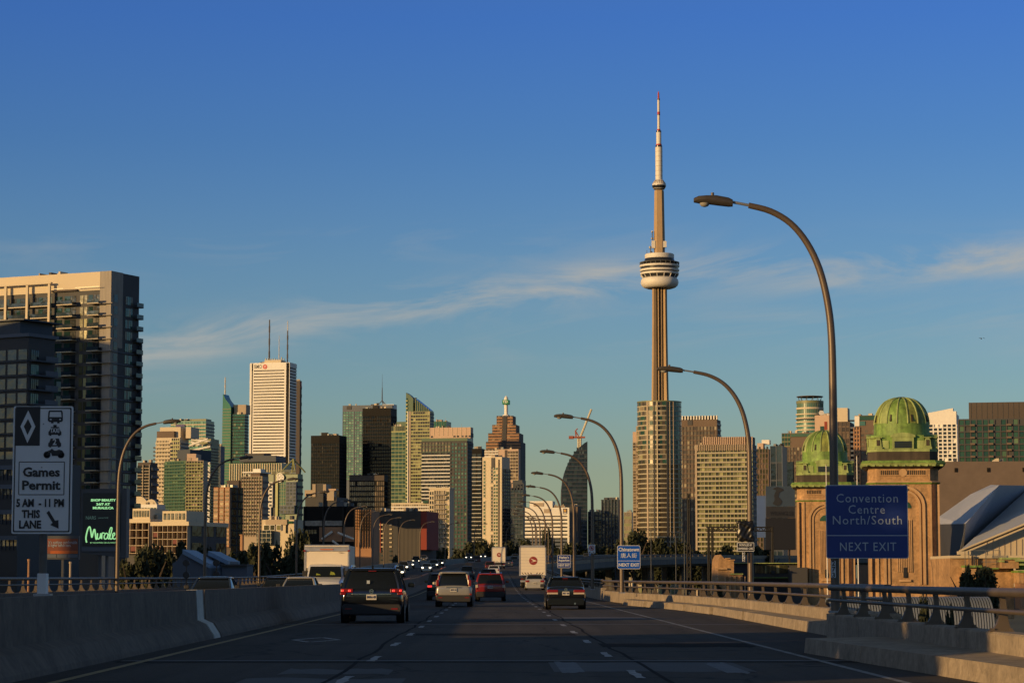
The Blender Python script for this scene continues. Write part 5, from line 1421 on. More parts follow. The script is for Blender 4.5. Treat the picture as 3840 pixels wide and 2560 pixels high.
piece('wall', M('charcoal'), root, 0, G(2992, 0)[0], 0, 12, 0, G(0, 2112)[1]); piece('copper_eave', M_COPPER2, root, -.2, G(2992, 0)[0] + .2, -.8, 12, G(0, 2112)[1], G(0, 2109)[1])
for i in range(26): piece('window', M('glass_yellow'), root, G(2812 + i * 4.6, 0)[0], G(2815.6 + i * 4.6, 0)[0], -.15, 0, G(0, 2148)[1], G(0, 2119)[1])
piece('dark_annex', M('charcoal'), root, G(2929, 0)[0], G(2990, 0)[0], -4, -1, 0, G(0, 2127)[1]); piece('copper_band', M_COPPER, root, G(2800, 0)[0], G(2930, 0)[0], -1.2, -.2, G(0, 2166)[1], G(0, 2163)[1])
piece('roof_vent', M_BLACK, root, G(2868, 0)[0], G(2881, 0)[0], -1.2, -.5, G(0, 2150)[1], G(0, 2139)[1])
# flag poles
for lab, px, y0, D in (('thin pale flagpole in front of the left dome', 3102, 1744, 240), ('thin pale flagpole between the two domed towers', 3218, 1712, 235)):
    p = at(px, 2100, D); q = at(px, y0, D)
    r_ = empty('flag_pole', (p.x, p.y, ZG)); tag(r_, lab, 'flagpole', 'flagpoles by the domed towers')
    MB().tube([(0, 0, 0), (0, 0, q.z - ZG)], [.07, .04], 8).build('pole', M('white_panel'), r_); MB().lathe([(.02, q.z - ZG), (.09, q.z - ZG + .05), (.02, q.z - ZG + .12)], 8).build('ball', M('tan'), r_)

# ---------------------------------------------------------------- white folded-roof arena
root = empty('arena', at(3620, 2200, 315)); root.location.z = ZG; tag(root, 'white arena with a folded grey metal roof and cream gable at the right edge', 'building')
o0 = root.location.copy()
def V(px, py, D): return at(px, py, D) - o0
M_AROOF = mat('arena_roof', (.42, .44, .48), .55, var=.08, scale=.1); M_AWALL = mat('arena_wall', (.56, .47, .33), .8, var=.06, scale=.2)
def poly(name, m, pts, thick=.25):
    n = len(pts); d = Vector((0, thick, -thick * .2))
    return MB().add([*pts, *[p + d for p in pts]], [tuple(range(n)), tuple(range(2 * n - 1, n - 1, -1))] + [(i, (i + 1) % n, (i + 1) % n + n, i + n) for i in range(n)]).build(name, m, root)
A1, A2 = V(3747, 1818, 335), V(3622, 1962, 318)
B1, B2 = V(3868, 1820, 380), V(3652, 2048, 340)
poly('roof_facet', M_AROOF, [V(3522, 1936, 352), V(3640, 1852, 358), V(3715, 1817, 362), A1, A2, V(3524, 1964, 345)])
poly('roof_facet', M_AROOF, [A1, B1, B2, V(3600, 2062, 318), A2])
poly('roof_facet', M_AROOF, [B1, V(3990, 1822, 375), V(3990, 1900, 310), V(3600, 2062, 306), B2])
poly('side_wall', M('charcoal'), [V(3524, 1964, 345), A2, V(3600, 2062, 318), V(3600, 2200, 318), V(3524, 2200, 345)])
poly('gable_wall', M_AWALL, [V(3604, 2062, 300), V(3990, 1912, 300), V(3990, 2200, 300), V(3604, 2200, 300)])
poly('roof_trim', M_AWALL, [V(3598, 2061, 298), V(3990, 1898, 298), V(3990, 1906, 298), V(3600, 2067, 298)], .8)
poly('roof_gutter', M('slate_blue'), [V(3601, 2067, 299), V(3990, 1907, 299), V(3990, 1911, 299), V(3602, 2071, 299)], .5)
for i in range(8): poly('cladding_joint', M('tan'), [V(3700 + i * 22, 2020, 299.9), V(3701 + i * 22, 2020, 299.9), V(3701 + i * 22, 2084, 299.9), V(3700 + i * 22, 2084, 299.9)], .05)
# sandstone outbuildings in front of it
D = 215
a = at(3530, 2200, D); root = empty('outbuilding', (a.x, a.y, ZG)); tag(root, 'low orange sandstone outbuilding with green copper caps and a wire cage on its roof', 'building')
def G(px, py): p = at(px, py, D); return (p.x - a.x, p.z - ZG)
def blk(nm, m, p0, p1, y0, y1, d0, d1): return piece(nm, m, root, G(p0, 0)[0], G(p1, 0)[0], d0, d1, G(0, y1)[1], G(0, y0)[1])
blk('wall', M_SAND, 3527, 3760, 2092, 2320, 0, 10); blk('roof_cap', M_AWALL, 3526, 3860, 2082, 2092, -.3, 10)
blk('copper_cap', M_COPPER, 3568, 3632, 2119, 2127, -1.6, 0); blk('buttress', M_SAND2, 3570, 3614, 2127, 2200, -1.2, 0); blk('string_course', M_SAND2, 3562, 3614, 2154, 2160, -1.5, -1.2)
blk('copper_cap', M_COPPER, 3632, 3698, 2128, 2133, -1.0, 0); blk('wall', M_SAND, 3702, 3764, 2098, 2130, -1.8, 0)
for p0, p1, y in ((3704, 3768, 2090), (3750, 3784, 2098), (3766, 3796, 2112), (3700, 3710, 2100)): blk('copper_cap', M_COPPER2, p0, p1, y, y + 7, -2.1, 0)
blk('copper_wall', M_COPPER, 3768, 3860, 2104, 2136, -.9, 0); blk('wall', M_SAND, 3755, 3860, 2146, 2186, -3, -.5); blk('roof_cap', M_COPPER, 3752, 3860, 2138, 2146, -3.2, 0)
blk('brick_wall', M('orange_brick'), 3760, 3860, 2186, 2280, -2.8, -.4)
for px in (3575, 3589, 3651, 3704): blk('cage_post', M('mullion'), px, px + 2.2, 2063, 2128, -.9, -.85)
blk('cage_rail', M('mullion'), 3600, 3704, 2062, 2064, -.9, -.85); blk('cage_rail', M('mullion'), 3636, 3704, 2105, 2107, -.9, -.85)
for i in range(14): blk('cage_wire', M('mullion'), 3654 + i * 3.6, 3654.6 + i * 3.6, 2075, 2126, -.88, -.86)
blk('cage_screen', M('charcoal'), 3602, 3607, 2084, 2118, -.6, -.5); blk('cage_screen', M('charcoal'), 3609, 3615, 2084, 2118, -.6, -.5); blk('duct', M_AWALL, 3553, 3600, 2066, 2078, -.6, 0)
# corrugated vault behind the near railing
D = 100; p0, p1 = at(3120, 2232, D), at(3735, 2232, D)
root = empty('corrugated_shed', (p0.x, D, p0.z - 1.5)); tag(root, 'white corrugated barrel roof seen through the nearest railing', 'shed')
W = p1.x - p0.x; M_COR = mat('corrugated', (.24, .27, .31), .5, metal=.3, var=.12)
n = 60
rib = MB(); prof = [(1.4 * math.cos(t), 1.4 * math.sin(t)) for t in (math.pi * i / 12 for i in range(13))]
rib.prism([(1.5 + x, z + .05) for x, z in prof], 0, 0, W / n * .62); ro = rib.build('corrugation', M_COR, root, smooth=True)
for i in range(1, n): c = ro.copy(); COL.objects.link(c); c.location.x = W * i / n
MB().prism([(1.5 + x * .96, z * .96) for x, z in prof], 0, 0, W).build('vault', M('blue_grey'), root, smooth=True)
MB().box(0, W, .1, 2.9, ZG - root.location.z, .05).build('wall', M('blue_grey'), root)

# ---------------------------------------------------------------- street lamps
M_HEAD = mat('lamp_head', (.10, .085, .07), .45, metal=.4, var=.15, scale=4)
M_LENS = mat('lamp_lens', (.35, .33, .28), .12, var=.05)
def lamp_parts(root, base):
    path = [(0, 0, base), (0, 0, 3), (0, 0, 5.4), (-.02, 0, 6.6), (-.11, 0, 7.35), (-.30, 0, 8.05), (-.60, 0, 8.62), (-1.0, 0, 9.05), (-1.5, 0, 9.32), (-2.05, 0, 9.45)]
    rad = [.115, .108, .1, .094, .09, .086, .08, .074, .07, .064]
    fine, fr = [], []
    for i in range(len(path) - 1):
        for j in range(4):
            t = j / 4; q0, q1, q2, q3 = path[max(0, i - 1)], path[i], path[i + 1], path[min(len(path) - 1, i + 2)]
            fine.append(tuple(.5 * (2 * q1[c] + (-q0[c] + q2[c]) * t + (2 * q0[c] - 5 * q1[c] + 4 * q2[c] - q3[c]) * t * t + (-q0[c] + 3 * q1[c] - 3 * q2[c] + q3[c]) * t ** 3) for c in range(3)))
            fr.append(rad[i] + (rad[i + 1] - rad[i]) * t)
    path, rad = fine + [path[-1]], fr + [rad[-1]]
    MB().tube(path, rad, 12).build('pole', M_POLE, root, smooth=True)
    MB().tube([(-2.03, 0, 9.45), (-2.5, 0, 9.53)], .032, 8).build('arm_tube', M_STEEL, root, smooth=True)
    # cobra head: flattened shell, wide at the nose
    mb = MB(); st = [(-2.45, 9.50, .09, .08), (-2.55, 9.52, .11, .105), (-2.85, 9.56, .15, .115), (-3.1, 9.575, .17, .10), (-3.3, 9.575, .15, .085), (-3.42, 9.56, .08, .05)]
    vs = []; n = 12
    for x, z, hw, hh in st:
        for i in range(n): t = 2 * math.pi * i / n; vs.append((x, hw * math.cos(t), z + hh * math.sin(t)))
    fs = [(i * n + q, i * n + (q + 1) % n, (i + 1) * n + (q + 1) % n, (i + 1) * n + q) for i in range(len(st) - 1) for q in range(n)] + [tuple(range(n)), tuple(range(len(st) * n - 1, len(st) * n - n - 1, -1))]
    hd = mb.add(vs, fs).build('lamp_head', M_HEAD, root, smooth=True)
    le = MB().lathe([(.13, 0), (.12, -.035), (.085, -.07), (.03, -.085)], 14).build('lens', M_LENS, hd, smooth=True, loc=(-3.15, 0, 9.5))
    MB().lathe([(.04, 0), (.04, .06)], 10).build('photocell', M_HEAD, hd, loc=(-2.95, 0, 9.67))
    MB().box(-.16, .16, -.16, .16, base, base + .05).build('base_plate', M_STEEL, root)
lamps = {}
first = None
def lamp(label, s, lat, side, group, base=.6):
    global first
    p = road_pt(s, lat)
    r_ = empty('street_lamp', p, (0 if side > 0 else math.pi)); tag(r_, label, 'street lamp', group)
    if first is None: lamp_parts(r_, base); first = r_
    else:
        for ch in first.children: copy_tree(ch, r_)
    if side < 0: r_.scale = (.86, .8, .925)
    elif s < 60: r_.scale = (.89, .9, 1.018)
    elif s < 100: r_.scale = (.98, .98, .935)
    lamps[(side, s)] = r_
    return r_
ord_r = ['tallest and nearest', 'second', 'third', 'fourth', 'fifth', 'sixth', 'seventh', 'eighth', 'ninth', 'tenth', 'eleventh', 'twelfth', 'farthest']
extra = [', carrying the big blue convention sign', ', passing in front of the needle tower', ', carrying the Chinatown sign', ', with a small white no-stopping sign', ', standing before the white striped office'] + [''] * 9
for i, s in enumerate((54, 90, 126, 162, 198, 234, 270, 306, 342, 378, 414, 450, 486)):
    lamp(f'{ord_r[i]} curved street lamp on the right parapet{extra[i]}', s + (.6 if i == 0 else 0), (7.50, 9.3, 6.5, 6.45, 6.42, 6.42)[min(i, 5)], 1, 'street lamps along the right parapet')
for i in range(15):
    lamp(f'{["nearest", "second", "third", "fourth", "fifth", "sixth", "seventh", "eighth", "ninth", "tenth", "eleventh", "twelfth", "thirteenth", "fourteenth", "farthest"][i]} curved street lamp on the left parapet beyond the oncoming lanes', 119 + 36 * i, -17.95, -1, 'street lamps along the left parapet', .8)

# ---------------------------------------------------------------- signs
M_SBLUE = mat('sign_blue', (.012, .035, .20), .45, var=.06, scale=2)
M_SWHITE = mat('sign_white', (.60, .62, .64), .45, var=.05, scale=3)
M_SGREY = mat('sign_grey_white', (.42, .48, .54), .5, var=.05, scale=3)
M_SBLACK = mat('sign_blackpaint', (.012, .012, .015), .5, var=0)
def rrect(w, h, r, n=5):
    pts = []
    for cx, cy, a0 in ((w / 2 - r, h / 2 - r, 0), (-w / 2 + r, h / 2 - r, 90), (-w / 2 + r, -h / 2 + r, 180), (w / 2 - r, -h / 2 + r, 270)):
        for i in range(n + 1): t = R(a0 + 90 * i / n); pts.append((cx + r * math.cos(t), cy + r * math.sin(t)))
    return pts
def sign(name, label, px0, px1, py0, py1, D, m_board, m_edge, group=None, edge=.018, r=.05, cat='sign'):
    c = at((px0 + px1) / 2, (py0 + py1) / 2, D)
    w, h = (px1 - px0) * D / F, (py1 - py0) * D / F
    root = empty(name, c); tag(root, label, cat, group)
    MB().prism(rrect(w, h, r), 1, .0, .025).build('border', m_edge, root)
    MB().prism(rrect(w - 2 * edge, h - 2 * edge, max(.01, r - edge)), 1, -.004, .001).build('board', m_board, root)
    S = lambda px, py: ((px - (px0 + px1) / 2) * D / F, -.010, ((py0 + py1) / 2 - py) * D / F)
    return root, S, D / F
def bracket(root, dx=0.0, z0=-.4, z1=.4):
    for z in (z0, z1): piece('bracket', M_STEEL, root, dx - .14, dx + .14, .025, .12, z - .03, z + .03)
r_, S, k = sign('exit_sign', 'large blue sign reading Convention Centre North/South Next Exit', 3098, 3405, 1818, 2092, 54.35, M_SBLUE, M_SGREY, 'blue exit signs')
for t, x, y, w in (('Convention', 3253, 1869, 230), ('Centre', 3250, 1911, 136), ('North/South', 3252, 1951, 258), ('NEXT EXIT', 3253, 2050, 210)):
    lettering(t, .27, M_SGREY, r_, S(x, y), fit=w * k, bold=-.001, spacing=1.12)
piece('divider', M_SGREY, r_, S(3101, 0)[0], S(3402, 0)[0], -.008, -.003, S(0, 2008)[2], S(0, 2005)[2]); bracket(r_, S(3128, 0)[0])
def number_plate(label, txt, px0, px1, py0, py1, D):
    r_, S, k = sign('pole_number', label, px0, px1, py0, py1, D, M_SWHITE, M_SBLACK, 'lamp pole numbers', edge=.006, r=.02)
    h = (py1 - py0) / len(txt)
    for i, ch in enumerate(txt): lettering(ch, h * k * 1.15, M_SBLACK, r_, S((px0 + px1) / 2, py0 + h * (i + .5)), bold=.004)
number_plate('vertical white pole number plate reading 273 under the big blue sign', '273', 3116, 3135, 2101, 2166, 54.42)
number_plate('vertical white pole number plate reading 275 under the unmarked cars sign', '275', 2783, 2794, 2067, 2105, 89.8)
# covered sign and patrol sign on the second lamp
c = at(2796, 1991, 89.85); M_BAG = mat('black_plastic', (.010, .0095, .0095), .34, var=.2, scale=6)
r_ = empty('covered_sign', c); tag(r_, 'road sign wrapped in shiny crumpled black plastic on the second lamp post', 'sign')
mb = MB(); nx, nz = 18, 22; w, h = 62 * 89.85 / F, 78 * 89.85 / F; rr = random.Random(3); vs = []
for side in (0, 1):
    for j in range(nz + 1):
        for i in range(nx + 1):
            u, v = i / nx, j / nz; edge_ = min(u, 1 - u, v, 1 - v) * 8
            d = (.03 + .018 * math.sin(9 * u + 13 * v + 2 * math.sin(7 * v)) + .010 * math.sin(22 * u - 17 * v) + rr.uniform(-.008, .008)) * min(1, edge_)
            wob = (.03 * math.sin(11 * v + side)) if i in (0, nx) else 0
            vs.append(((u - .5) * w + wob, (-.03 - d) if side == 0 else (.04 + d), (v - .5) * h + (.015 * math.sin(16 * u) if j in (0, nz) else 0)))
q = (nx + 1) * (nz + 1); fs = []
for j in range(nz):
    for i in range(nx):
        a0 = j * (nx + 1) + i; fs.append((a0, a0 + 1, a0 + nx + 2, a0 + nx + 1)); fs.append((q + a0, q + a0 + nx + 1, q + a0 + nx + 2, q + a0 + 1))
ed = [i for i in range(nx + 1)] + [j * (nx + 1) + nx for j in range(1, nz + 1)] + [nz * (nx + 1) + i for i in range(nx - 1, -1, -1)] + [j * (nx + 1) for j in range(nz - 1, 0, -1)]
for a0, b0 in zip(ed, ed[1:] + ed[:1]): fs.append((a0, q + a0, q + b0, b0))
mb.add(vs, fs).build('plastic_wrap', M_BAG, r_, smooth='all')
piece('board', M_STEEL, r_, w * .49, w * .515, -.01, .01, -h * .49, h * .48)
r_, S, k = sign('patrol_sign', 'small black and white sign reading Patrolled by Unmarked Cars', 2764, 2828, 2033, 2066, 89.8, M_SBLACK, M_SWHITE, r=.03, edge=.02)
lettering('PATROLLED BY', .1, M_SWHITE, r_, S(2796, 2043), fit=48 * k, bold=.003); lettering('UNMARKED CARS', .1, M_SWHITE, r_, S(2796, 2056), fit=55 * k, bold=.003)
r_, S, k = sign('exit_sign', 'sunlit blue sign reading Chinatown Next Exit with Chinese characters', 2315, 2401, 2044, 2132, 125.8, mat('sign_blue_lit', (.006, .075, .42), .5, var=.06, scale=2, spec=.15), M_SWHITE, 'blue exit signs', edge=.022, r=.09)  # brighter copy of the sign blue, sunlight put into its colour
lettering('Chinatown', .25, M_SWHITE, r_, S(2358, 2060), fit=77 * k, bold=.006); lettering('唐人街', .26, M_SWHITE, r_, S(2358, 2083), fit=60 * k); lettering('NEXT EXIT', .22, M_SWHITE, r_, S(2358, 2117), fit=77 * k, bold=.006)
piece('divider', M_SWHITE, r_, S(2317, 0)[0], S(2399, 0)[0], -.008, -.003, S(0, 2102.5)[2], S(0, 2101)[2]); bracket(r_, S(2330, 0)[0])
r_, S, k = sign('no_stopping_sign', 'small white sign with a red ring and slash on the fourth lamp post', 2205, 2232, 2041, 2073, 161.8, M_SWHITE, M_SWHITE, edge=.01, r=.03)
MB().lathe([(9.5 * k, -.003), (9.5 * k, .003)], 24).build('ring', M_RED, r_, loc=S(2219, 2054), rot=(math.pi / 2, 0, 0))
MB().lathe([(7 * k, -.003), (7 * k, .003)], 24).build('ring_field', M_SWHITE, r_, loc=(S(2219, 0)[0], -.016, S(0, 2054)[2]), rot=(math.pi / 2, 0, 0))
MB().lathe([(4.2 * k, -.003), (4.2 * k, .003)], 16).build('ring_mark', M_SBLACK, r_, loc=(S(2219, 0)[0], -.021, S(0, 2054)[2]), rot=(math.pi / 2, 0, 0))
o = piece('slash', M_RED, r_, 0, 1, 0, 1, 0, 1); o.location = (S(2219, 0)[0], -.026, S(0, 2054)[2]); o.scale = (17 * k, .003, 2 * k); o.rotation_euler = (0, R(45), 0)
for sx in (-1, 1): MB().prism([(sx * 5 * k, -14.5 * k), (sx * 11 * k, -12 * k), (sx * 5 * k, -9.5 * k)], 1, -.012, -.005).build('arrow', M_SBLACK, r_)
r_, S, k = sign('exit_sign', 'small blue aquarium exit sign far along the right parapet, half in shade', 2090, 2140, 2079, 2128, 233.8, M_SBLUE, M_SWHITE, 'blue exit signs', edge=.03, r=.1)
for t, y, w in (("Ripley's", 2089, 36), ('Aquarium', 2100, 42), ('NEXT EXIT', 2118, 42)): lettering(t, .26, M_SWHITE, r_, S(2115, y), fit=w * k, bold=.008)
piece('divider', M_SWHITE, r_, S(2091, 0)[0], S(2139, 0)[0], -.012, -.003, S(0, 2110.5)[2], S(0, 2109.5)[2])
r_, S, k = sign('marker_sign', 'tiny orange marker sign on a far right lamp post', 2064, 2071, 2081, 2090, 268, mat('sign_orange', (.5, .12, .02), .5, var=0), M_SBLACK, edge=.03, r=.03)

# carpool lane sign on the median
D = 39.6
c = at(160, 2180, D)
root = empty('carpool_sign', (c.x, c.y, 1.1)); tag(root, 'tall grey carpool lane sign with diamond and Games Permit box on the median', 'sign')
cc = at(164, 1762, D); ox, oz = cc.x - c.x, cc.z - 1.1
k = D / F
w, h = 223 * k, 476 * k
M_SG = mat('sign_reflective_grey', (.76, .78, .80), .5, var=.05, scale=3)
MB().prism([(x + ox, z + oz) for x, z in rrect(w, h, .03)], 1, -.12, -.095).build('border', M_SG, root)
MB().prism([(x + ox, z + oz) for x, z in rrect(w - .05, h - .05, .02)], 1, -.124, -.119).build('outline', M_SBLACK, root)
MB().prism([(x + ox, z + oz) for x, z in rrect(w - .09, h - .09, .015)], 1, -.128, -.122).build('board', M_SG, root)
X = lambda px: ox + (px - 164) * k
Zs = lambda py: oz + (1762 - py) * k
def pan(nm, m, p0, p1, y0, y1, d=-.132): return piece(nm, m, root, X(p0), X(p1), d, d + .005, Zs(y1), Zs(y0))
pan('diamond_panel', M_SBLACK, 62, 153, 1526, 1672)
MB().prism([(X(108), Zs(1540)), (X(136), Zs(1600)), (X(107), Zs(1662)), (X(80), Zs(1600))], 1, -.138, -.132).build('diamond', M_SG, root)
MB().prism([(X(108), Zs(1572)), (X(122), Zs(1600)), (X(107), Zs(1632)), (X(93), Zs(1600))], 1, -.143, -.137).build('diamond_centre', M_SBLACK, root)
# bus, taxi, two-person car, motorcycle pictograms
def pic(nm, m, pts, d=-.134): return MB().prism([(X(a_), Zs(b_)) for a_, b_ in pts], 1, d, d + .006).build(nm, m, root)
pic('bus_pictogram', M_SBLACK, [(186, 1540), (234, 1540), (237, 1548), (238, 1578), (233, 1583), (226, 1583), (226, 1588), (217, 1588), (217, 1583), (203, 1583), (203, 1588), (194, 1588), (194, 1583), (187, 1583), (182, 1578), (183, 1548)])
pic('bus_windscreen', M_SG, [(190, 1546), (231, 1546), (233, 1565), (188, 1565)], -.14); pic('bus_light', M_SG, [(190, 1572), (196, 1572), (196, 1576), (190, 1576)], -.14); pic('bus_light', M_SG, [(225, 1572), (231, 1572), (231, 1576), (225, 1576)], -.14)
for y0, t in ((1602, 'TAXI'), (1645, '2')):
    pic('car_pictogram', M_SBLACK, [(194, y0), (224, y0), (229, y0 + 14), (233, y0 + 18), (233, y0 + 30), (228, y0 + 30), (228, y0 + 33), (221, y0 + 33), (221, y0 + 29), (196, y0 + 29), (196, y0 + 33), (189, y0 + 33), (189, y0 + 30), (185, y0 + 30), (185, y0 + 18), (189, y0 + 14)])
    lettering(t, .1 if t == 'TAXI' else .14, M_SG, root, (X(209), -.141, Zs(y0 + 14)), fit=(34 if t == 'TAXI' else 14) * k, bold=.003)
pic('taxi_lamp', M_SBLACK, [(203, 1594), (215, 1594), (215, 1602), (203, 1602)])
for px in (181, 233):
    MB().lathe([(13 * k, -.003), (13 * k, .003), (9.5 * k, .003), (9.5 * k, -.003)], 20).build('motorcycle_wheel', M_SBLACK, root, loc=(X(px), -.134, Zs(1706)), rot=(math.pi / 2, 0, 0))
    MB().lathe([(4 * k, -.003), (4 * k, .003)], 10).build('motorcycle_hub', M_SBLACK, root, loc=(X(px), -.134, Zs(1706)), rot=(math.pi / 2, 0, 0))
pic('motorcycle_frame', M_SBLACK, [(176, 1695), (193, 1688), (199, 1683), (208, 1690), (216, 1690), (226, 1686), (238, 1690), (243, 1698), (228, 1702), (222, 1710), (200, 1710), (196, 1698), (184, 1708), (179, 1706), (190, 1694)])
for p0, p1, y0, y1 in ((78, 247, 1731, 1734), (78, 247, 1853, 1856)): pan('box_line', M_SBLACK, p0, p1, y0, y1)
for p0, p1 in ((76, 79), (245, 248)): pan('box_line', M_SBLACK, p0, p1, 1733, 1854)
for t, x, y, w_, s_ in (('Games', 161, 1772, 138, .2), ('Permit', 160, 1821, 143, .2), ('5 AM  - 11 PM', 159, 1887, 178, .17), ('THIS', 125, 1928, 68, .17), ('LANE', 122, 1967, 82, .17)):
    lettering(t, s_, M_SBLACK, root, (X(x), -.136, Zs(y)), fit=w_ * k, bold=.006)
pic('arrow', M_SBLACK, [(183, 1922), (192, 1914), (215, 1951), (228, 1949), (229, 1981), (198, 1967), (206, 1959)])
M_POST = mat('sign_post', (.14, .13, .115), .8, var=.2, scale=3)
MB().tube([(0, 0, 0), (0, 0, Zs(1560))], .065, 10).build('post', M_POST, root, smooth=True)
MB().box(-.07, .075, -.11, .1, .0, (2210 - 2133) * k + .02).build('control_box', M_SG, root, bevel=.008)
MB().box(-.12, .14, -.13, .13, -.01, .03).build('base_plate', M_STEEL, root)
for px, py in ((166, 1591), (162, 1753)): MB().lathe([(.012, -.004), (.012, .004)], 10).build('bolt', M_STEEL, root, loc=(X(px), -.137, Zs(py)), rot=(math.pi / 2, 0, 0))

# ---------------------------------------------------------------- billboards at the left
D = 150.0
M_FRAME = mat('billboard_frame', (.07, .075, .085), .6, var=.1)
M_SCREEN = mat('screen_black', (.006, .008, .008), .35, var=0)
M_NEON = mat('screen_green', (.05, .1, .05), .4, var=0, emit=(.45, 1.0, .42), estr=.75)
M_NEOND = mat('screen_dim', (.05, .08, .07), .4, var=0, emit=(.10, .2, .17), estr=.35)
c = at(372, 2180, D); root = empty('digital_billboard', (c.x, c.y, ZG)); tag(root, 'black digital billboard with a glowing green handwritten word', 'billboard')
k = D / F; X = lambda px: (px - 372) * k; Zs = lambda py: at(372, py, D).z - ZG
MB().prism([(X(297), Zs(2070)), (X(300), Zs(1833)), (X(470), Zs(1830)), (X(470), Zs(2090)), (X(380), Zs(2082))], 1, 0, 1.2).build('frame', M_FRAME, root)
piece('screen', M_SCREEN, root, X(308), X(448), -.08, .02, Zs(2045), Zs(1848)); piece('lower_trim', M('blue_grey'), root, X(306), X(448), -.1, .0, Zs(2066), Zs(2050))
for t, x, y, w_ in (('SHOP BEAUTY', 383, 1875, 94), ('24/7 AT', 383, 1890, 52), ('MURALE.CA', 383, 1904, 78)): lettering(t, .19, M_NEON, root, (X(x), -.09, Zs(y)), fit=w_ * k, bold=.01)
for t, x, y, w_, s_ in (('NARS', 338, 1941, 38, .3), ('LANCOME', 384, 1941, 38, .12)): lettering(t, s_, M_NEOND, root, (X(x), -.09, Zs(y)), fit=w_ * k)
lettering('BY SHOPPERS DRUG MART', .1, M_NEON, root, (X(385), -.09, Zs(2034)), fit=96 * k)
# handwritten word, one stroke per letter (photo pixels, crop scale folded in)
def stroke(pts, w=.028): MB().tube([(X(a_), -.12, Zs(b_)) for a_, b_ in pts], w, 6).build('script_stroke', M_NEON, root)
def sp(pts, n=4):
    out = []
    P = [pts[0], *pts, pts[-1]]
    for i in range(1, len(P) - 2):
        for j in range(n):
            t = j / n; p0, p1, p2, p3 = P[i - 1], P[i], P[i + 1], P[i + 2]
            out.append(tuple(.5 * ((2 * p1[q]) + (-p0[q] + p2[q]) * t + (2 * p0[q] - 5 * p1[q] + 4 * p2[q] - p3[q]) * t * t + (-p0[q] + 3 * p1[q] - 3 * p2[q] + p3[q]) * t ** 3) for q in (0, 1)))
    return out + [pts[-1]]
stroke(sp([(324, 2033), (321, 2015), (327, 1985), (334, 1974), (338, 1985), (342, 2010), (344, 2012), (349, 1990), (353, 1984), (356, 2000), (359, 2020), (363, 2016), (364, 2000)]), .045)
stroke(sp([(364, 1998), (363, 2015), (368, 2020), (374, 2012), (376, 1998), (376, 2018)]), .036)
stroke(sp([(380, 2020), (381, 2000), (385, 1997), (391, 1999)]), .036)
stroke(sp([(403, 2002), (396, 1998), (389, 2010), (392, 2020), (400, 2016), (404, 2001), (403, 2016), (408, 2020)]), .036)
stroke(sp([(408, 2020), (414, 2000), (418, 1980), (413, 1978), (408, 1995), (410, 2015), (416, 2020), (423, 2012)]), .036)
stroke(sp([(421, 2011), (428, 2004), (427, 1997), (421, 2002), (421, 2015), (428, 2020), (437, 2013)]), .036)
for px in (365, 390): piece('leg', M_FRAME, root, X(px), X(px + 7), .3, .8, 0, Zs(2080))
D = 170.0
c = at(232, 2180, D); root = empty('billboard', (c.x, c.y, ZG)); tag(root, 'dull orange billboard with white lines of text beside the digital one', 'billboard')
k = D / F; X = lambda px: (px - 232) * k; Zs = lambda py: at(232, py, D).z - ZG
M_OB = mat('poster_orange', (.20, .055, .025), .6, var=.15); M_OG = mat('poster_sun', (.42, .10, .02), .6, var=.2)
piece('frame', M_FRAME, root, X(168), X(293), 0, .5, Zs(2096), Zs(2008)); piece('poster', M_OB, root, X(170), X(290), -.04, .02, Zs(2074), Zs(2019)); piece('poster_glow', M_OG, root, X(188), X(290), -.06, -.03, Zs(2075), Zs(2064))
for i in range(3): piece('lower_panel', M('blue_grey'), root, X(172 + i * 40), X(210 + i * 40), -.06, .02, Zs(2090), Zs(2077))
lettering('It’s nothing comfortable.', .3, M_SGREY, root, (X(235), -.06, Zs(2033)), fit=108 * k); lettering('A higher bench here.', .3, M_SGREY, root, (X(222), -.06, Zs(2044)), fit=86 * k)
piece('leg', M_FRAME, root, X(228), X(236), .1, .4, 0, Zs(2096))
# surf poster billboard at the right
D = 420.0
c = at(2932, 2180, D); root = empty('billboard', (c.x, c.y, ZG)); tag(root, 'dark blue billboard with a surfer silhouette left of the domes', 'billboard')
k = D / F; X = lambda px: (px - 2932) * k; Zs = lambda py: at(2932, py, D).z - ZG
M_PB = mat('poster_blue', (.035, .06, .10), .6, var=.2, scale=.4); M_PD = mat('poster_dark', (.02, .022, .028), .6, var=.2)
piece('poster', M_PB, root, X(2876), X(2984), -.05, .4, Zs(1898), Zs(1822)); piece('caption_band', M_PD, root, X(2876), X(2984), -.06, .4, Zs(1940), Zs(1899)); piece('structure', M_BLACK, root, X(2874), X(2986), .1, 4, Zs(2060), Zs(1941))
MB().prism([(X(a_), Zs(b_)) for a_, b_ in ((2900, 1832), (2918, 1824), (2936, 1830), (2943, 1838), (2934, 1842), (2926, 1846), (2922, 1862), (2930, 1870), (2936, 1880), (2930, 1892), (2918, 1896), (2900, 1888), (2908, 1874), (2906, 1856), (2914, 1838))], 1, -.12, -.05).build('surfer_silhouette', M_PD, root)
lettering('WRANGLER', 1.0, M_SBLACK, root, (X(2935), -.1, Zs(1925)), fit=90 * k, bold=.02)
piece('blue_panel', mat('panel_blue', (.08, .14, .32), .6, var=.1), root, X(2843), X(2876), .5, 1.0, Zs(2014), Zs(1858))
piece('leg', M_BLACK, root, X(2890), X(2896), .5, 1, 0, Zs(2060)); piece('leg', M_BLACK, root, X(2960), X(2966), .5, 1, 0, Zs(2060))

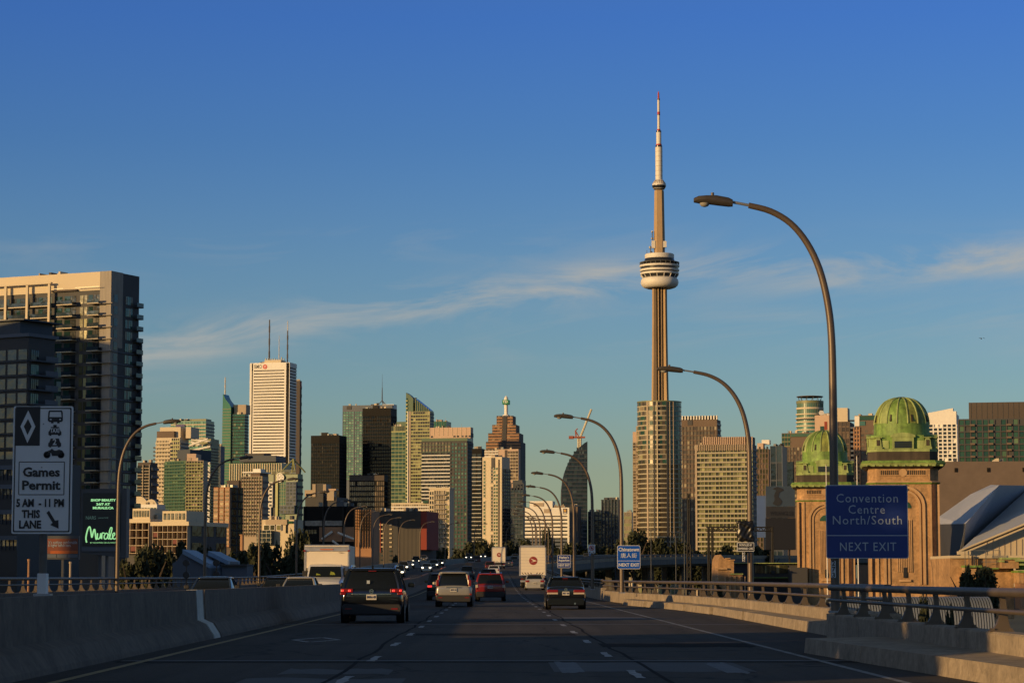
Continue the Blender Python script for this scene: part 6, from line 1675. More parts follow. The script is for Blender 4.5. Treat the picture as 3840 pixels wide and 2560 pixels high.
# ---------------------------------------------------------------- lattice gantries over the rail corridor, right of centre
def lattice(mb, x0, x1, y, z0, z1, n, t):
    for x in (x0, x1): mb.tube([(x, y, z0), (x, y, z1)], t, 4)
    for i in range(n):
        a_, b_ = z0 + (z1 - z0) * i / n, z0 + (z1 - z0) * (i + 1) / n
        mb.tube([(x0, y, a_), (x1, y, b_)], t * .7, 4).tube([(x1, y, a_), (x0, y, b_)], t * .7, 4)
D = 380.0
c = at(2660, 2180, D); root = empty('rail_gantry', (c.x, c.y, ZG)); tag(root, 'dark lattice gantry spanning the rail corridor behind the covered sign', 'gantry')
k = D / F; X = lambda px: (px - 2660) * k; Zs = lambda py: at(2660, py, D).z - ZG
M_GAN = mat('gantry_steel', (.016, .015, .014), .7, var=0)
for p0, p1 in ((2656, 2661), (2670, 2675)):
    mb = MB(); lattice(mb, X(p0), X(p1), 0, 0, Zs(1974), 16, .10); mb.build('lattice_leg', M_GAN, root)
mb = MB()
for y_ in (1976, 1990): mb.tube([(X(2650), 0, Zs(y_)), (X(2900), 0, Zs(y_))], .10, 4)
for i in range(22): mb.tube([(X(2674 + i * 10), 0, Zs(1990 if i % 2 else 1976)), (X(2684 + i * 10), 0, Zs(1976 if i % 2 else 1990))], .07, 4)
mb.build('truss_beam', M_GAN, root)
for px in (2714, 2754): piece('signal_box', M_GAN, root, X(px), X(px + 7), -.2, .3, Zs(1977), Zs(1969))
mb = MB(); lattice(mb, X(2895), X(2900), 0, 0, Zs(1974), 16, .10); mb.build('lattice_leg', M_GAN, root)
D = 420.0
c = at(2584, 2180, D); root = empty('lattice_mast', (c.x, c.y, ZG)); tag(root, 'dark lattice mast before the brown finned condominium', 'mast')
k = D / F; mb = MB(); zt_ = at(2584, 1850, D).z - ZG
lattice(mb, -3 * k, 3.5 * k, 0, zt_ * .62, zt_, 10, .12); lattice(mb, -6 * k, 7 * k, 0, 0, zt_ * .62, 12, .14); mb.build('lattice', M_GAN, root)

# ---------------------------------------------------------------- left lowlands: shed, signals, poles
D = 250.0
a = at(650, 2180, D); root = empty('gabled_shed', (a.x, a.y, ZG)); tag(root, 'blue grey shed with twin sloping roofs in shade beyond the left parapet', 'shed')
def G(px, py): p = at(px, py, D); return (p.x - a.x, p.z - ZG)
MB().prism([(0, 0), G(647, 2112), G(664, 2100), G(690, 2062), G(784, 2112), G(784, 2112), (G(852, 0)[0], 0)], 1, 0, 10).build('wall', M('blue_grey'), root)
M_SROOF = mat('shed_roof', (.20, .30, .44), .5, var=.08)
for x0, y0, x1, y1, d in ((687, 2059, 786, 2112, -.5), (742, 2061, 820, 2100, 8.5)):
    (u0, z0), (u1, z1) = G(x0, y0), G(x1, y1); MB().prism([(u0, z0), (u1, z1), (u1, z1 - .45), (u0, z0 - .45)], 1, d, d + 11).build('roof', M_SROOF, root)
MB().prism([(G(700, 0)[0], 0), G(700, 2080), G(745, 2064), G(820, 2102), (G(852, 0)[0], 0)], 1, 10.01, 18).build('wall', M('blue_grey'), root)
piece('annex', M('blue_grey'), root, G(847, 0)[0], G(940, 0)[0], 2, 8, 0, G(0, 2121)[1]); piece('annex_eave', M('charcoal'), root, G(845, 0)[0], G(942, 0)[0], 1.4, 8.4, G(0, 2121)[1], G(0, 2114)[1])
for i, (px, py) in enumerate(((698, 2110), (698, 2155), (811, 2110), (811, 2152))):
    p = at(px, py, 140); q = empty('railway_signal' if False else 'rail_signal', (p.x, p.y, ZG)); tag(q, ('upper' if py < 2130 else 'lower') + ' round black railway signal disc ' + ('left' if px < 750 else 'right') + ' of the shed lamp pole', 'signal', 'round railway signals')
    MB().lathe([(.19, -.05), (.19, .05)], 20).build('disc', M_BLACK, q, loc=(0, 0, p.z - ZG), rot=(math.pi / 2, 0, 0)); MB().tube([(0, .1, 0), (0, .1, p.z - ZG)], .03, 6).build('post', M_BLACK, q)
for lab, px, y0, D, m in (('thin rusty pole beyond the left parapet below the carpool sign', 108, 2095, 120, M('orange_brick')), ('thin brown pole between the orange billboard and the parapet', 264, 2105, 118, M('tan')), ('short orange stub chimney among the dark roofs', 908, 2003, 330, M('orange_brick'))):
    p = at(px, y0, D); q = empty('pole' if D < 200 else 'chimney', (p.x, p.y, ZG)); tag(q, lab, 'pole' if D < 200 else 'chimney'); w = .05 if D < 200 else .25
    MB().tube([(0, 0, 0), (0, 0, p.z - ZG)], w, 8).build('shaft', m, q)
    MB().lathe([(w * 1.4, p.z - ZG - .1), (w * 1.4, p.z - ZG)], 8).build('cap', m, q)

# slender lamps of the lower road behind the right-hand signs
for i, (px, py, D, w) in enumerate(((2160, 2010, 560, 'left of the no-stopping sign'), (2307, 2000, 540, 'left of the Chinatown sign'), (2441, 1982, 520, 'before the round golden tower'), (2534, 1996, 500, 'left of the lattice mast'), (2566, 1990, 480, 'beside the lattice mast'))):
    p = at(px, py, D); q = empty('slender_lamp', (p.x, p.y, ZG)); tag(q, 'slender pale twin-arm lamp ' + w, 'street lamp', 'slender lamps on the lower road'); h = p.z - ZG; a_ = 26 * D / F
    MB().tube([(0, 0, 0), (0, 0, h - .6)], [.12, .08], 6).build('pole', M('slate_blue'), q)
    for s_ in (-1, 1):
        MB().tube([(0, 0, h - .6), (s_ * a_ * .3, 0, h - .1), (s_ * a_ * .7, 0, h)], .05, 5).build('arm', M('slate_blue'), q); MB().box(min(s_ * a_ * .65, s_ * a_), max(s_ * a_ * .65, s_ * a_), -.15, .15, h - .08, h + .1).build('lamp_head', M_HEAD, q)
# a gull far up in the right-hand sky
p = at(3680, 1270, 160); q = empty('bird', p); tag(q, 'tiny dark bird gliding in the sky at far right', 'bird')
M_BIRD = mat('bird_grey', (.06, .06, .065), .8, var=.1)
MB().tube([(-.02, -.16, 0), (0, 0, .015), (0, .16, 0)], [.01, .045, .008], 8).build('body', M_BIRD, q, smooth=True)
for s_ in (-1, 1): MB().add([(0, -.05, .02), (0, .06, .02), (s_ * .12, .05, .07), (s_ * .12, -.05, .07), (s_ * .26, .02, .01), (s_ * .26, -.02, .01), (0, -.05, .01), (0, .06, .01), (s_ * .12, .05, .06), (s_ * .12, -.05, .06)], [(0, 1, 2, 3), (3, 2, 4, 5), (6, 9, 8, 7), (9, 5, 4, 8)]).build('wing', M_BIRD, q)

# ---------------------------------------------------------------- vehicles
def paint(name, col, rough=.28, metal=.0): return mat(name, col, rough, metal, var=.04, scale=2, coat=.6)
M_TYRE = mat('tyre', (.012, .012, .012), .9, var=.1); M_RIM = mat('rim', (.25, .25, .26), .35, metal=.8, var=.05)
M_CGLASS = mat('car_glass', (.008, .010, .012), .06, var=0, spec=.6); M_CHROME = mat('chrome', (.6, .6, .6), .15, metal=1, var=0)
M_TAIL = mat('tail_red', (.20, .008, .008), .25, var=0); M_BRAKE = mat('brake_lit', (.6, .02, .02), .3, var=0, emit=(1, .05, .04), estr=1.1)
M_TAILW = mat('tail_clear', (.5, .42, .34), .2, var=0); M_HLAMP = mat('headlamp_lit', (.8, .8, .75), .2, var=0, emit=(1, .86, .6), estr=4.5); M_HOFF = mat('headlamp', (.45, .47, .5), .12, var=0)
M_PLATE = mat('plate', (.55, .52, .45), .5, var=.03); M_PTXT = mat('plate_ink', (.02, .03, .09), .6, var=0); M_PLAST = mat('car_plastic', (.02, .02, .021), .7, var=.1)
_wheel = {}
def wheel(root, x, y, r, w):
    key = (round(r, 3), round(w, 3))
    t = empty('wheel', (x, y, r), 0, root)
    if key not in _wheel:
        a_ = MB().lathe([(r * .62, -w / 2), (r * .93, -w / 2), (r, -w * .36), (r, w * .36), (r * .93, w / 2), (r * .62, w / 2)], 24).build('tyre', M_TYRE, t, smooth=True, rot=(0, math.pi / 2, 0))
        mb = MB().lathe([(r * .63, -w * .42), (r * .63, w * .42)], 20)
        for i in range(5):
            q = 2 * math.pi * i / 5
            for sd in (-1, 1): mb.tube([(0, 0, sd * w * .44), (r * .58 * math.cos(q), r * .58 * math.sin(q), sd * w * .44)], .035, 5)
        b_ = mb.build('rim', M_RIM, t, rot=(0, math.pi / 2, 0)); _wheel[key] = (a_, b_)
    else:
        for s_ in _wheel[key]: c = s_.copy(); COL.objects.link(c); c.parent = t
def loft(rings):
    mb = MB(); n = len(rings[0]); vs = [v for r_ in rings for v in r_]
    fs = [(i * n + q, i * n + (q + 1) % n, (i + 1) * n + (q + 1) % n, (i + 1) * n + q) for i in range(len(rings) - 1) for q in range(n)]
    fs += [tuple(range(n - 1, -1, -1)), tuple(range((len(rings) - 1) * n, len(rings) * n))]
    return mb.add(vs, fs)
def car(label, x, y, z, kind, pm, rz=0.0, tails=None, plate=None, lit=False, head=None, group='cars on the highway', lo=False, extras=(), name='car', W=None, brake=False, cat='car'):
    """y is the rear end; the car points along +Y (rz = pi: towards the camera, y is then the nose)"""
    P = dict(suv=(4.85, 1.95, 1.68, 1.06, .24), wagon=(4.5, 1.77, 1.68, 1.02, .22), boxy=(4.4, 1.79, 1.65, 1.05, .24), sedan=(4.7, 1.77, 1.43, .93, .16), van=(5.0, 1.95, 1.76, 1.08, .18))[kind]
    L, W0, H, belt, gc = P; W = W or W0
    root = empty(name, (x, y, z), rz); tag(root, label, cat, group)
    h = W / 2
    sd = kind == 'sedan'
    # lower body sections (y, half width, bottom, top)
    if sd: st = [(0, .80, .50, .88), (.03, .90, .36, .96), (.12, .96, .26, .99), (.55, .99, .22, 1.0), (.95, 1.0, .2, .97), (1.6, 1.0, .18, belt), (2.9, 1.0, .18, belt - .01), (3.55, .99, .18, .90), (4.2, .96, .2, .78), (4.5, .90, .24, .68), (L, .76, .34, .58)]
    else: st = [(0, .84, .56, belt - .12), (.04, .92, .42, belt - .02), (.14, .97, .32, belt), (.7, 1.0, .27, belt), (1.6, 1.0, .25, belt), (2.8, 1.0, .25, belt - .01), (3.5, .99, .25, belt - .05), (L - .75, .97, .27, belt - .16), (L - .3, .92, .3, belt - .28), (L, .78, .38, belt - .42)]
    rings = []
    for yy, f, zb, zt in st:
        w = h * f; dz = zt - zb
        half = [(0, zb), (w * .8, zb), (w * .95, zb + dz * .12), (w, zb + dz * .38), (w * .995, zb + dz * .62), (w * .96, zb + dz * .88), (w * .86, zt), (w * .4, zt + .015), (0, zt + .02)]
        ring = [(a_, yy, b_) for a_, b_ in half] + [(-a_, yy, b_) for a_, b_ in half[-2:0:-1]]
        rings.append(ring)
    body = loft(rings).build('body', pm, root, smooth='all', subsurf=1 if lo else 2)
    # greenhouse: dark glass volume with painted roof and pillars
    if sd: g = [(belt - .06, .72, 3.42, .90), (belt + .10, .90, 3.22, .865), (belt + .28, 1.18, 2.86, .79), (H - .07, 1.42, 2.58, .72)]
    else:
        rk = .08 if kind in ('wagon', 'van') else .20
        g = [(belt - .06, .06, L - 1.25, .915), (belt + .14, .06 + rk * .35, L - 1.48, .875), (belt + .38, .10 + rk * .9, L - 1.80, .80), (H - .08, .16 + rk * 1.35, L - 2.02, .745)]
    def outline(y0, y1, w, z, rr=.16, n=5):
        pts = []
        for cx, cy, a0 in ((w - rr, y1 - rr, 0), (-w + rr, y1 - rr, 90), (-w + rr, y0 + rr, 180), (w - rr, y0 + rr, 270)):
            for i in range(n): t = R(a0 + 90 * i / (n - 1)); pts.append((cx + rr * math.cos(t), cy + rr * math.sin(t), z))
        return pts
    gh = loft([outline(y0, y1, h * w, zz) for zz, y0, y1, w in g]).build('glasshouse', M_CGLASS, root, smooth=True)
    zz, y0, y1, w = g[-1]
    loft([outline(y0 - .05, y1 + .05, h * w + .03, zz - .01), outline(y0 - .06, y1 + .04, h * w + .025, zz + .03), outline(y0 + .06, y1 - .08, h * w - .08, H - .012), outline(y0 + .3, y1 - .35, h * w - .28, H, .2)]).build('roof', pm, root, smooth='all')
    def pill(i0, side, yk, wd, nm='pillar', m=None):
        pts = []
        for zz, y0, y1, w in g:
            yy = y0 + (y1 - y0) * yk if 0 < yk < 1 else (y0 + .07 if yk == 0 else y1 - .07)
            off = .07 if yk in (0, 1) else 0
            pts.append((side * (h * w - off * .6 + .004), yy, zz))
        MB().tube(pts, wd, 6).build(nm, m or pm, root, smooth=True)
    for s_ in (-1, 1):
        pill(0, s_, 0, .085 if not sd else .07); pill(0, s_, 1, .055); pill(0, s_, .48, .045, m=M_PLAST)
        if not sd: pill(0, s_, .22, .06)
    # wheels, arches, bumper skirts
    wr = .36 if not sd else .32
    for yy in (.95 if not sd else 1.0, L - .95):
        for s_ in (-1, 1):
            wheel(root, s_ * (h - .13), yy, wr, .24)
            MB().lathe([(wr + .05, -.01), (wr + .05, .012)], 20).build('wheel_arch', M_PLAST, root, loc=(s_ * (h - .008), yy, wr + .02), rot=(0, math.pi / 2, 0))
    MB().box(-h * .84, h * .84, .05, L - .1, gc, gc + .16).build('underbody', M_PLAST, root, bevel=.04)
    MB().prism([(-h * .90, gc + .02), (h * .90, gc + .02), (h * .93, gc + .24), (h * .88, gc + .34), (-h * .88, gc + .34), (-h * .93, gc + .24)], 1, -.035, .25).build('rear_bumper', M_PLAST if not sd else pm, root, bevel=.03)
    MB().prism([(-h * .80, gc + .02), (h * .80, gc + .02), (h * .84, gc + .28), (-h * .84, gc + .28)], 1, L - .2, L + .05).build('front_bumper', pm, root, bevel=.03)
    for s_ in (-1, 1):
        MB().box(s_ * h, s_ * (h + .2), L - 1.62, L - 1.52, belt + .02, belt + .17).build('door_mirror', pm if not sd else M_PLAST, root, bevel=.03)
    # rear: tail lamps as (x0, x1, z0, z1, material) for the right side, mirrored
    if rz == 0 or not lo:
        for (x0, x1, z0, z1, m_, dy) in (tails or [(.62, .90, belt - .24, belt - .06, M_TAIL, 0)]):
            for s_ in (-1, 1):
                a_, b_ = sorted((s_ * x0 * h, s_ * x1 * h))
                MB().box(a_, b_, -.022 + dy, .16 + dy, z0, z1).build('tail_lamp', m_, root, bevel=.02)
        zp = plate[1] if plate else belt - .28
        MB().box(-.155, .155, -.045, .04, zp - .08, zp + .08).build('licence_plate', M_PLATE, root, bevel=.006)
        if plate: lettering(plate[0], .1, M_PTXT, root, (0, -.049, zp), fit=.27, bold=.004)
        zz = g[-1][0]
        MB().box(-.12, .12, g[-1][1] - .075, g[-1][1] - .02, zz - .025, zz - .005).build('high_brake_lamp', M_TAIL, root)
    # front: headlamps, grille, plate
    zh = belt - .42 if not sd else .66
    for s_ in (-1, 1):
        a_, b_ = sorted((s_ * h * .52, s_ * h * .88))
        MB().box(a_, b_, L - .22, L - .01 + (.02 if head else .0), zh - .02, zh + .13).build('headlamp', M_HLAMP if head else M_HOFF, root, bevel=.03)
    MB().box(-h * .45, h * .45, L - .1, L + .025, zh - .05, zh + .1).build('grille', M_PLAST, root, bevel=.02); MB().box(-.15, .15, L, L + .06, zh - .26, zh - .12).build('front_plate', M_PLATE, root)
    for e in extras: e(root, h, L, H, belt, g, pm)
    return root
def roof_rails(root, h, L, H, belt, g, pm):
    for s_ in (-1, 1):
        y0, y1 = g[-1][1], g[-1][2]
        MB().tube([(s_ * (h * .70), y0 + .02, H - .03), (s_ * h * .70, y0 + .12, H + .055), (s_ * h * .70, y1 - .2, H + .055), (s_ * h * .70, y1 - .05, H - .03)], .028, 6).build('roof_rail', M_CHROME, root, smooth=True)
    MB().prism([(g[-1][1] + .12, H), (g[-1][1] + .32, H), (g[-1][1] + .16, H + .07)], 0, -.03, .03).build('shark_fin_antenna', pm, root)
def chrome_strip(z, w):
    def f(root, h, L, H, belt, g, pm): MB().box(-h * w, h * w, -.035, .05, z - .018, z + .018).build('chrome_strip', M_CHROME, root, bevel=.008)
    return f
def badge(z):
    def f(root, h, L, H, belt, g, pm):
        MB().lathe([(.065, -.012), (.065, .012), (.045, .012), (.045, -.012)], 16).build('badge', M_CHROME, root, loc=(0, -.03, z), rot=(math.pi / 2, 0, 0))
        MB().box(-.035, .035, -.04, -.02, z - .012, z + .012).build('badge_bar', M_CHROME, root)
    return f
def exhaust(root, h, L, H, belt, g, pm): MB().tube([(.45 * h, -.04, .26), (.45 * h, .3, .26)], .04, 8).build('exhaust_pipe', M_CHROME, root)
def spoiler(root, h, L, H, belt, g, pm): MB().box(-h * .66, h * .66, g[-1][1] - .2, g[-1][1] + .05, H - .10, H - .05).build('rear_spoiler', pm, root, bevel=.02)
def reflectors(root, h, L, H, belt, g, pm):
    for s_ in (-1, 1): MB().box(s_ * h * .72 - .1, s_ * h * .72 + .1, -.05, 0, .42, .46).build('bumper_reflector', M_TAIL, root)
def sticker(root, h, L, H, belt, g, pm):
    piece('window_sticker', M_SGREY, root, -.15, -.06, g[1][1] - .06, g[1][1] - .05, belt + .14, belt + .24)
def cx(px, D): return (px - 1920.0) / F * D
P_BLACK = paint('paint_black', (.006, .007, .009), .16); P_SILVER = paint('paint_silver', (.34, .32, .28), .32, .35); P_RED = paint('paint_red', (.20, .012, .010), .25); P_WHITE = paint('paint_white', (.55, .56, .58), .3)
P_GREY = paint('paint_grey', (.10, .105, .115), .25, .2); P_BLUE = paint('paint_darkblue', (.02, .035, .075), .2); P_DRED = paint('paint_maroon', (.08, .012, .014), .3); P_LSIL = paint('paint_light_silver', (.45, .43, .38), .3, .3)
car('black SUV with red tail lamps, chrome strip and Ontario plate, largest car in view', cx(1396, 76), 76, 0, 'suv', P_BLACK,
    tails=[(.58, .97, .93, 1.05, M_TAIL, 0), (.80, .985, .86, .93, M_TAIL, .01), (.86, .95, .95, 1.03, M_BRAKE, -.005), (.64, .74, .95, 1.03, M_BRAKE, -.005)], plate=('BWAA-491', .79), extras=(roof_rails, chrome_strip(.885, .62), badge(.97), reflectors, sticker), brake=True)
car('silver compact SUV with tall red tail lamps up its rear pillars', cx(1702, 118.8), 118.8, 0, 'wagon', P_SILVER,
    tails=[(.80, .95, .98, 1.28, M_TAIL, .03), (.74, .84, 1.28, 1.5, M_TAIL, .12), (.86, .98, .55, .64, M_TAIL, 0)], plate=('BKKN 321', .80), extras=(chrome_strip(.92, .42), spoiler, reflectors))
car('red compact SUV beside the silver one', cx(1839, 145.8), 145.8, 0, 'boxy', P_RED,
    tails=[(.80, .96, .80, .98, M_TAILW, 0), (.82, .94, .70, .80, M_TAIL, 0)], plate=('TZ0P8', .84), extras=(roof_rails,))
car('black sedan with wide red and white tail lamps in the right lane', cx(2121, 108.8), 108.8, 0, 'sedan', P_BLACK,
    tails=[(.38, .94, .74, .86, M_TAIL, 0), (.38, .92, .66, .74, M_TAILW, 0)], plate=('BFJT 106', .70), extras=(badge(.86), exhaust))
car('silver sedan driving close behind the large mail truck', cx(2005, 221), 221, road_zs(221), 'sedan', P_LSIL, tails=[(.55, .95, .70, .88, M_TAIL, 0)], plate=('AZMX 77', .62))
z_ = road_zs
car('black car with one red lamp showing, half hidden left of the silver SUV', cx(1655, 152), 152, 0, 'boxy', P_BLACK, tails=[(.62, .92, .80, .92, M_BRAKE, 0)])
car('grey SUV ahead of the silver SUV', cx(1752, 307), 307, z_(307), 'boxy', P_GREY, lo=True)
car('dark SUV directly ahead of the red SUV', cx(1832, 262), 262, z_(262), 'boxy', P_BLACK, lo=True)
car('white sedan between the red SUV and the farther mail truck', cx(1852, 354), 354, z_(354), 'sedan', P_WHITE, lo=True)
car('maroon hatchback left of the farther mail truck', cx(1838, 417), 417, z_(417), 'boxy', P_DRED, lo=True)
car('small grey car far ahead in the left lane', cx(1766, 500), 500, z_(500), 'sedan', P_GREY, lo=True)
car('dark maroon van far ahead near the median', cx(1787, 545), 545, z_(545), 'van', P_DRED, lo=True)
car('grey car right of the farther mail truck', cx(1908, 500), 500, z_(500), 'sedan', P_GREY, lo=True)
car('blue grey car far right of the farther mail truck', cx(1928, 545), 545, z_(545), 'boxy', P_GREY, lo=True)
car('tiny dark SUV on the rising bend ahead', cx(1932, 620), 620, z_(620), 'boxy', P_BLUE, lo=True)
# oncoming
ON = 'oncoming cars beyond the median'
car('dark blue oncoming car showing its roof over the median, nearest of the oncoming cars', cx(790, 96), 100, 0, 'sedan', P_BLUE, rz=math.pi, group=ON)
car('silver oncoming sedan in front of the white moving truck', cx(1113, 116), 121, 0, 'sedan', P_LSIL, rz=math.pi, group=ON)
car('black oncoming car left of the silver oncoming sedan', cx(1030, 134), 139, 0, 'sedan', P_BLACK, rz=math.pi, group=ON)
for lab, px, D, kd, pm, hd in (('far oncoming dark SUV with headlights, lowest of the oncoming cluster', 1513, 420, 'boxy', P_GREY, True), ('far oncoming car with bright lamps just right of the lowest one', 1537, 470, 'sedan', P_BLACK, True), ('far oncoming dark van highest in the oncoming cluster', 1562, 540, 'van', P_BLACK, True), ('far oncoming silver sedan with golden bonnet', 1600, 405, 'sedan', P_LSIL, True),
                               ('far oncoming car with one bright lamp behind the silver sedan', 1627, 470, 'boxy', P_GREY, True), ('far oncoming black car at the right end of the cluster', 1648, 500, 'sedan', P_BLACK, True), ('oncoming dark car partly hidden by the black SUV', 1492, 330, 'boxy', P_BLACK, True),
                               ('distant oncoming dark SUV on the bend near the median', 1758, 640, 'boxy', P_BLACK, True), ('most distant oncoming car with two lamps by the bend wall', 1812, 700, 'sedan', P_GREY, True), ('distant oncoming car beside the bend wall, lamps off', 1590, 600, 'sedan', P_GREY, False)):
    car(lab, cx(px, D), D + 4.6, z_(D), kd, pm, rz=math.pi, head=hd, group=ON, lo=True)
# a car on the right-hand arm of the viaduct
car('dark car crossing the far viaduct right of the aquarium sign', cx(2196, 655), 655, z_(655), 'boxy', P_GREY, lo=True, rz=-.35)

# ---------------------------------------------------------------- trucks
M_BOXW = mat('truck_box', (.76, .68, .55), .6, var=.08, scale=.8); M_BOXS = mat('truck_side', (.5, .5, .52), .5, var=.08, scale=.8); M_ALU = mat('truck_aluminium', (.42, .42, .42), .45, metal=.5, var=.15, scale=3)
M_LOGO = mat('mail_red', (.27, .03, .03), .6, var=.1); M_STRIPE = mat('marker_dark', (.08, .05, .04), .7, var=.1)
def mail_truck(label, px, D):
    z0 = road_zs(D); W, L, zb, zt = 2.55, 8.5, 1.15, 4.02
    root = empty('mail_truck', (cx(px, D), D, z0)); tag(root, label, 'truck', 'mail trucks')
    bx = MB().box(-W / 2, W / 2, .06, L, zb, zt).build('cargo_box', M_BOXS, root, bevel=.03)
    MB().box(-W / 2 + .1, W / 2 - .1, .0, .07, zb + .1, zt - .18).build('roll_door', M_BOXW, root)
    for s_ in (-1, 1): a_, b_ = sorted((s_ * (W / 2 - .1), s_ * (W / 2 + .01))); MB().box(a_, b_, -.03, .12, zb, zt).build('door_frame', M_ALU, root)
    MB().box(-W / 2, W / 2, -.03, .12, zt - .18, zt + .02).build('door_header', M_ALU, root); MB().box(-W / 2 + .1, W / 2 - .1, -.02, .1, zb, zb + .1).build('door_sill', M_ALU, root)
    for i in range(9): piece('door_panel_joint', M_ALU, root, -W / 2 + .11, W / 2 - .11, -.004, .002, zb + .35 + i * .28, zb + .362 + i * .28)
    for i in range(8):
        if i == 4: continue
        x = -W / 2 + .32 + i * .27; d_ = .07 if i < 4 else -.07
        MB().prism([(x - .05 + d_, zb + .13), (x + .05 + d_, zb + .13), (x + .05 - d_, zb + .30), (x - .05 - d_, zb + .30)], 1, -.008, .0).build('hazard_stripe', M_STRIPE, root)
    cz = 2.58
    MB().lathe([(.40, -.006), (.40, .006)], 32).build('logo_disc', M_LOGO, root, loc=(.06, -.006, cz), rot=(math.pi / 2, 0, 0))
    MB().prism([(-.22, cz + .22), (.42, cz - .02), (-.18, cz - .16), (.08, cz - .03)], 1, -.02, -.012).build('logo_wing', M_BOXW, root); MB().prism([(-.20, cz + .08), (.12, cz - .0), (-.10, cz + .0)], 1, -.026, -.018).build('logo_wing', M_LOGO, root)
    MB().box(-W / 2 + .1, W / 2 - .1, .1, .4, .55, .72).build('rear_bumper', M_ALU, root); MB().box(-.5, .5, .2, L, .7, 1.12).build('chassis', M_PLAST, root)
    for s_ in (-1, 1):
        for yy in (1.9, 7.9): wheel(root, s_ * .98, yy, .48, .3)
        MB().box(s_ * .95 - .15, s_ * .95 + .15, .08, .12, .78, .9).build('tail_lamp', M_TAIL, root); MB().box(s_ * .75 - .3, s_ * .75 + .3, 2.5, 2.55, .3, 1.0).build('mud_flap', M_PLAST, root)
    cab = MB().prism([(L + .1, .6), (L + 2.2, .6), (L + 2.2, 1.6), (L + 1.6, 2.6), (L + .1, 2.7)], 0, -1.1, 1.1).build('cab', M_BOXS, root, bevel=.06)
    MB().prism([(L + 1.0, 1.7), (L + 1.95, 1.7), (L + 1.45, 2.45), (L + 1.0, 2.45)], 0, -1.12, 1.12).build('cab_window', M_CGLASS, cab); MB().box(-.9, .9, L + 2.15, L + 2.26, .6, 1.2).build('grille', M_PLAST, cab)
    return root
mail_truck('larger mail truck with cream rear door and red round wing logo', 1997, 238)
mail_truck('farther smaller mail truck with the same red round wing logo', 1870, 458)
# moving truck, oncoming
D = 132.0
root = empty('moving_truck', (cx(1220, D), D + 6.4, 0), math.pi); tag(root, 'white moving truck with a tall cream box facing the camera beyond the median', 'truck')
L = 6.4; W = 2.38
MB().box(-W / 2, W / 2, 0, L - 1.5, .85, 3.10).build('cargo_box', M_BOXW, root, bevel=.04)
MB().prism([(L - 1.72, 2.80), (L - 1.42, 2.80), (L - 1.45, 2.98), (L - 1.55, 3.12), (L - 1.72, 3.15)], 0, -W / 2 - .01, W / 2 + .01).build('box_header', M_ALU, root, smooth=True)
for s_ in (-1, 1): a_, b_ = sorted((s_ * (W / 2 - .07), s_ * (W / 2 + .015))); MB().box(a_, b_, L - 1.6, L - 1.47, .85, 2.82).build('box_corner', M_ALU, root); MB().box(s_ * W / 2 - .06, s_ * W / 2 + .06, L - 1.48, L - 1.38, 2.78, 2.86).build('marker_lamp', M_TAIL, root)
MB().box(-.35, .35, L - 1.46, L - 1.40, 2.86, 2.92).build('clearance_lamps', M_ORSTRIP, root); lettering('Morgan', .07, M_SBLACK, root, (-.75, L - 1.44, 2.72), rz=math.pi)
cabw = 1.0
st = [(L - 1.5, cabw, .5, 2.02), (L - 1.0, cabw, .5, 2.08), (L - .65, cabw * .98, .5, 2.02)]
rings = []
for yy, w, zb, zt in ((L - 1.52, .98, .5, 2.06), (L - .95, 1.0, .5, 2.10), (L - .72, .98, .5, 2.04), (L - .30, 1.0, .48, 1.40), (L + .25, .98, .46, 1.28), (L + .5, .92, .46, 1.16), (L + .56, .84, .52, .95)):
    half = [(0, zb), (w * .9, zb), (w, zb + .2), (w, zb + (zt - zb) * .5), (w * .96, zt - .18), (w * .86, zt - .02), (0, zt + .02)]
    rings.append([(a_, yy, b_) for a_, b_ in half] + [(-a_, yy, b_) for a_, b_ in half[-2:0:-1]])
cab = loft(rings).build('cab', P_WHITE, root, smooth=True, bevel=.02)
MB().add([(-.80, L - .66, 1.98), (.80, L - .66, 1.98), (.88, L - .27, 1.42), (-.88, L - .27, 1.42), (-.80, L - .74, 1.98), (.80, L - .74, 1.98), (.88, L - .5, 1.36), (-.88, L - .5, 1.36)], [(0, 1, 2, 3), (7, 6, 5, 4), (0, 4, 5, 1), (1, 5, 6, 2), (2, 6, 7, 3), (3, 7, 4, 0)]).build('windscreen', M_CGLASS, cab)
M_VESTREF = mat('vest_reflection', (.22, .26, .03), .8, var=.15, scale=5)
for s_ in (-1, 1):
    MB().box(s_ * 1.0 - .02, s_ * 1.0 + .02, L - 1.2, L - .68, 1.42, 1.9).build('side_window', M_CGLASS, cab); a_, b_ = sorted((s_ * .55, s_ * .88)); MB().box(a_, b_, L + .48, L + .58, .86, 1.04).build('headlamp', M_HOFF, cab)
    MB().box(s_ * 1.12 - .1, s_ * 1.12 + .1, L - .62, L - .52, 1.45, 1.75).build('door_mirror', M_PLAST, cab)
    for yy in (1.0, L - .2): wheel(root, s_ * .95, yy, .40, .28)
MB().box(-.6, .6, L + .5, L + .6, .7, 1.0).build('grille', M_PLAST, cab); MB().box(-1.0, 1.0, L + .5, L + .66, .42, .62).build('front_bumper', M_ALU, cab)
# colour patches painted as reflections of hi-vis vests in the windscreen
for x0, x1, z0, z1 in ((-.55, -.25, 1.52, 1.72), (.2, .5, 1.5, 1.62)): MB().prism([(x0, z0), (x1, z0 - .03), (x1 - .05, z1), (x0 + .06, z1 - .06)], 1, L - .36 - (z0 - 1.42) * .5, L - .30 - (z0 - 1.42) * .5).build('vest_reflection', M_VESTREF, cab)

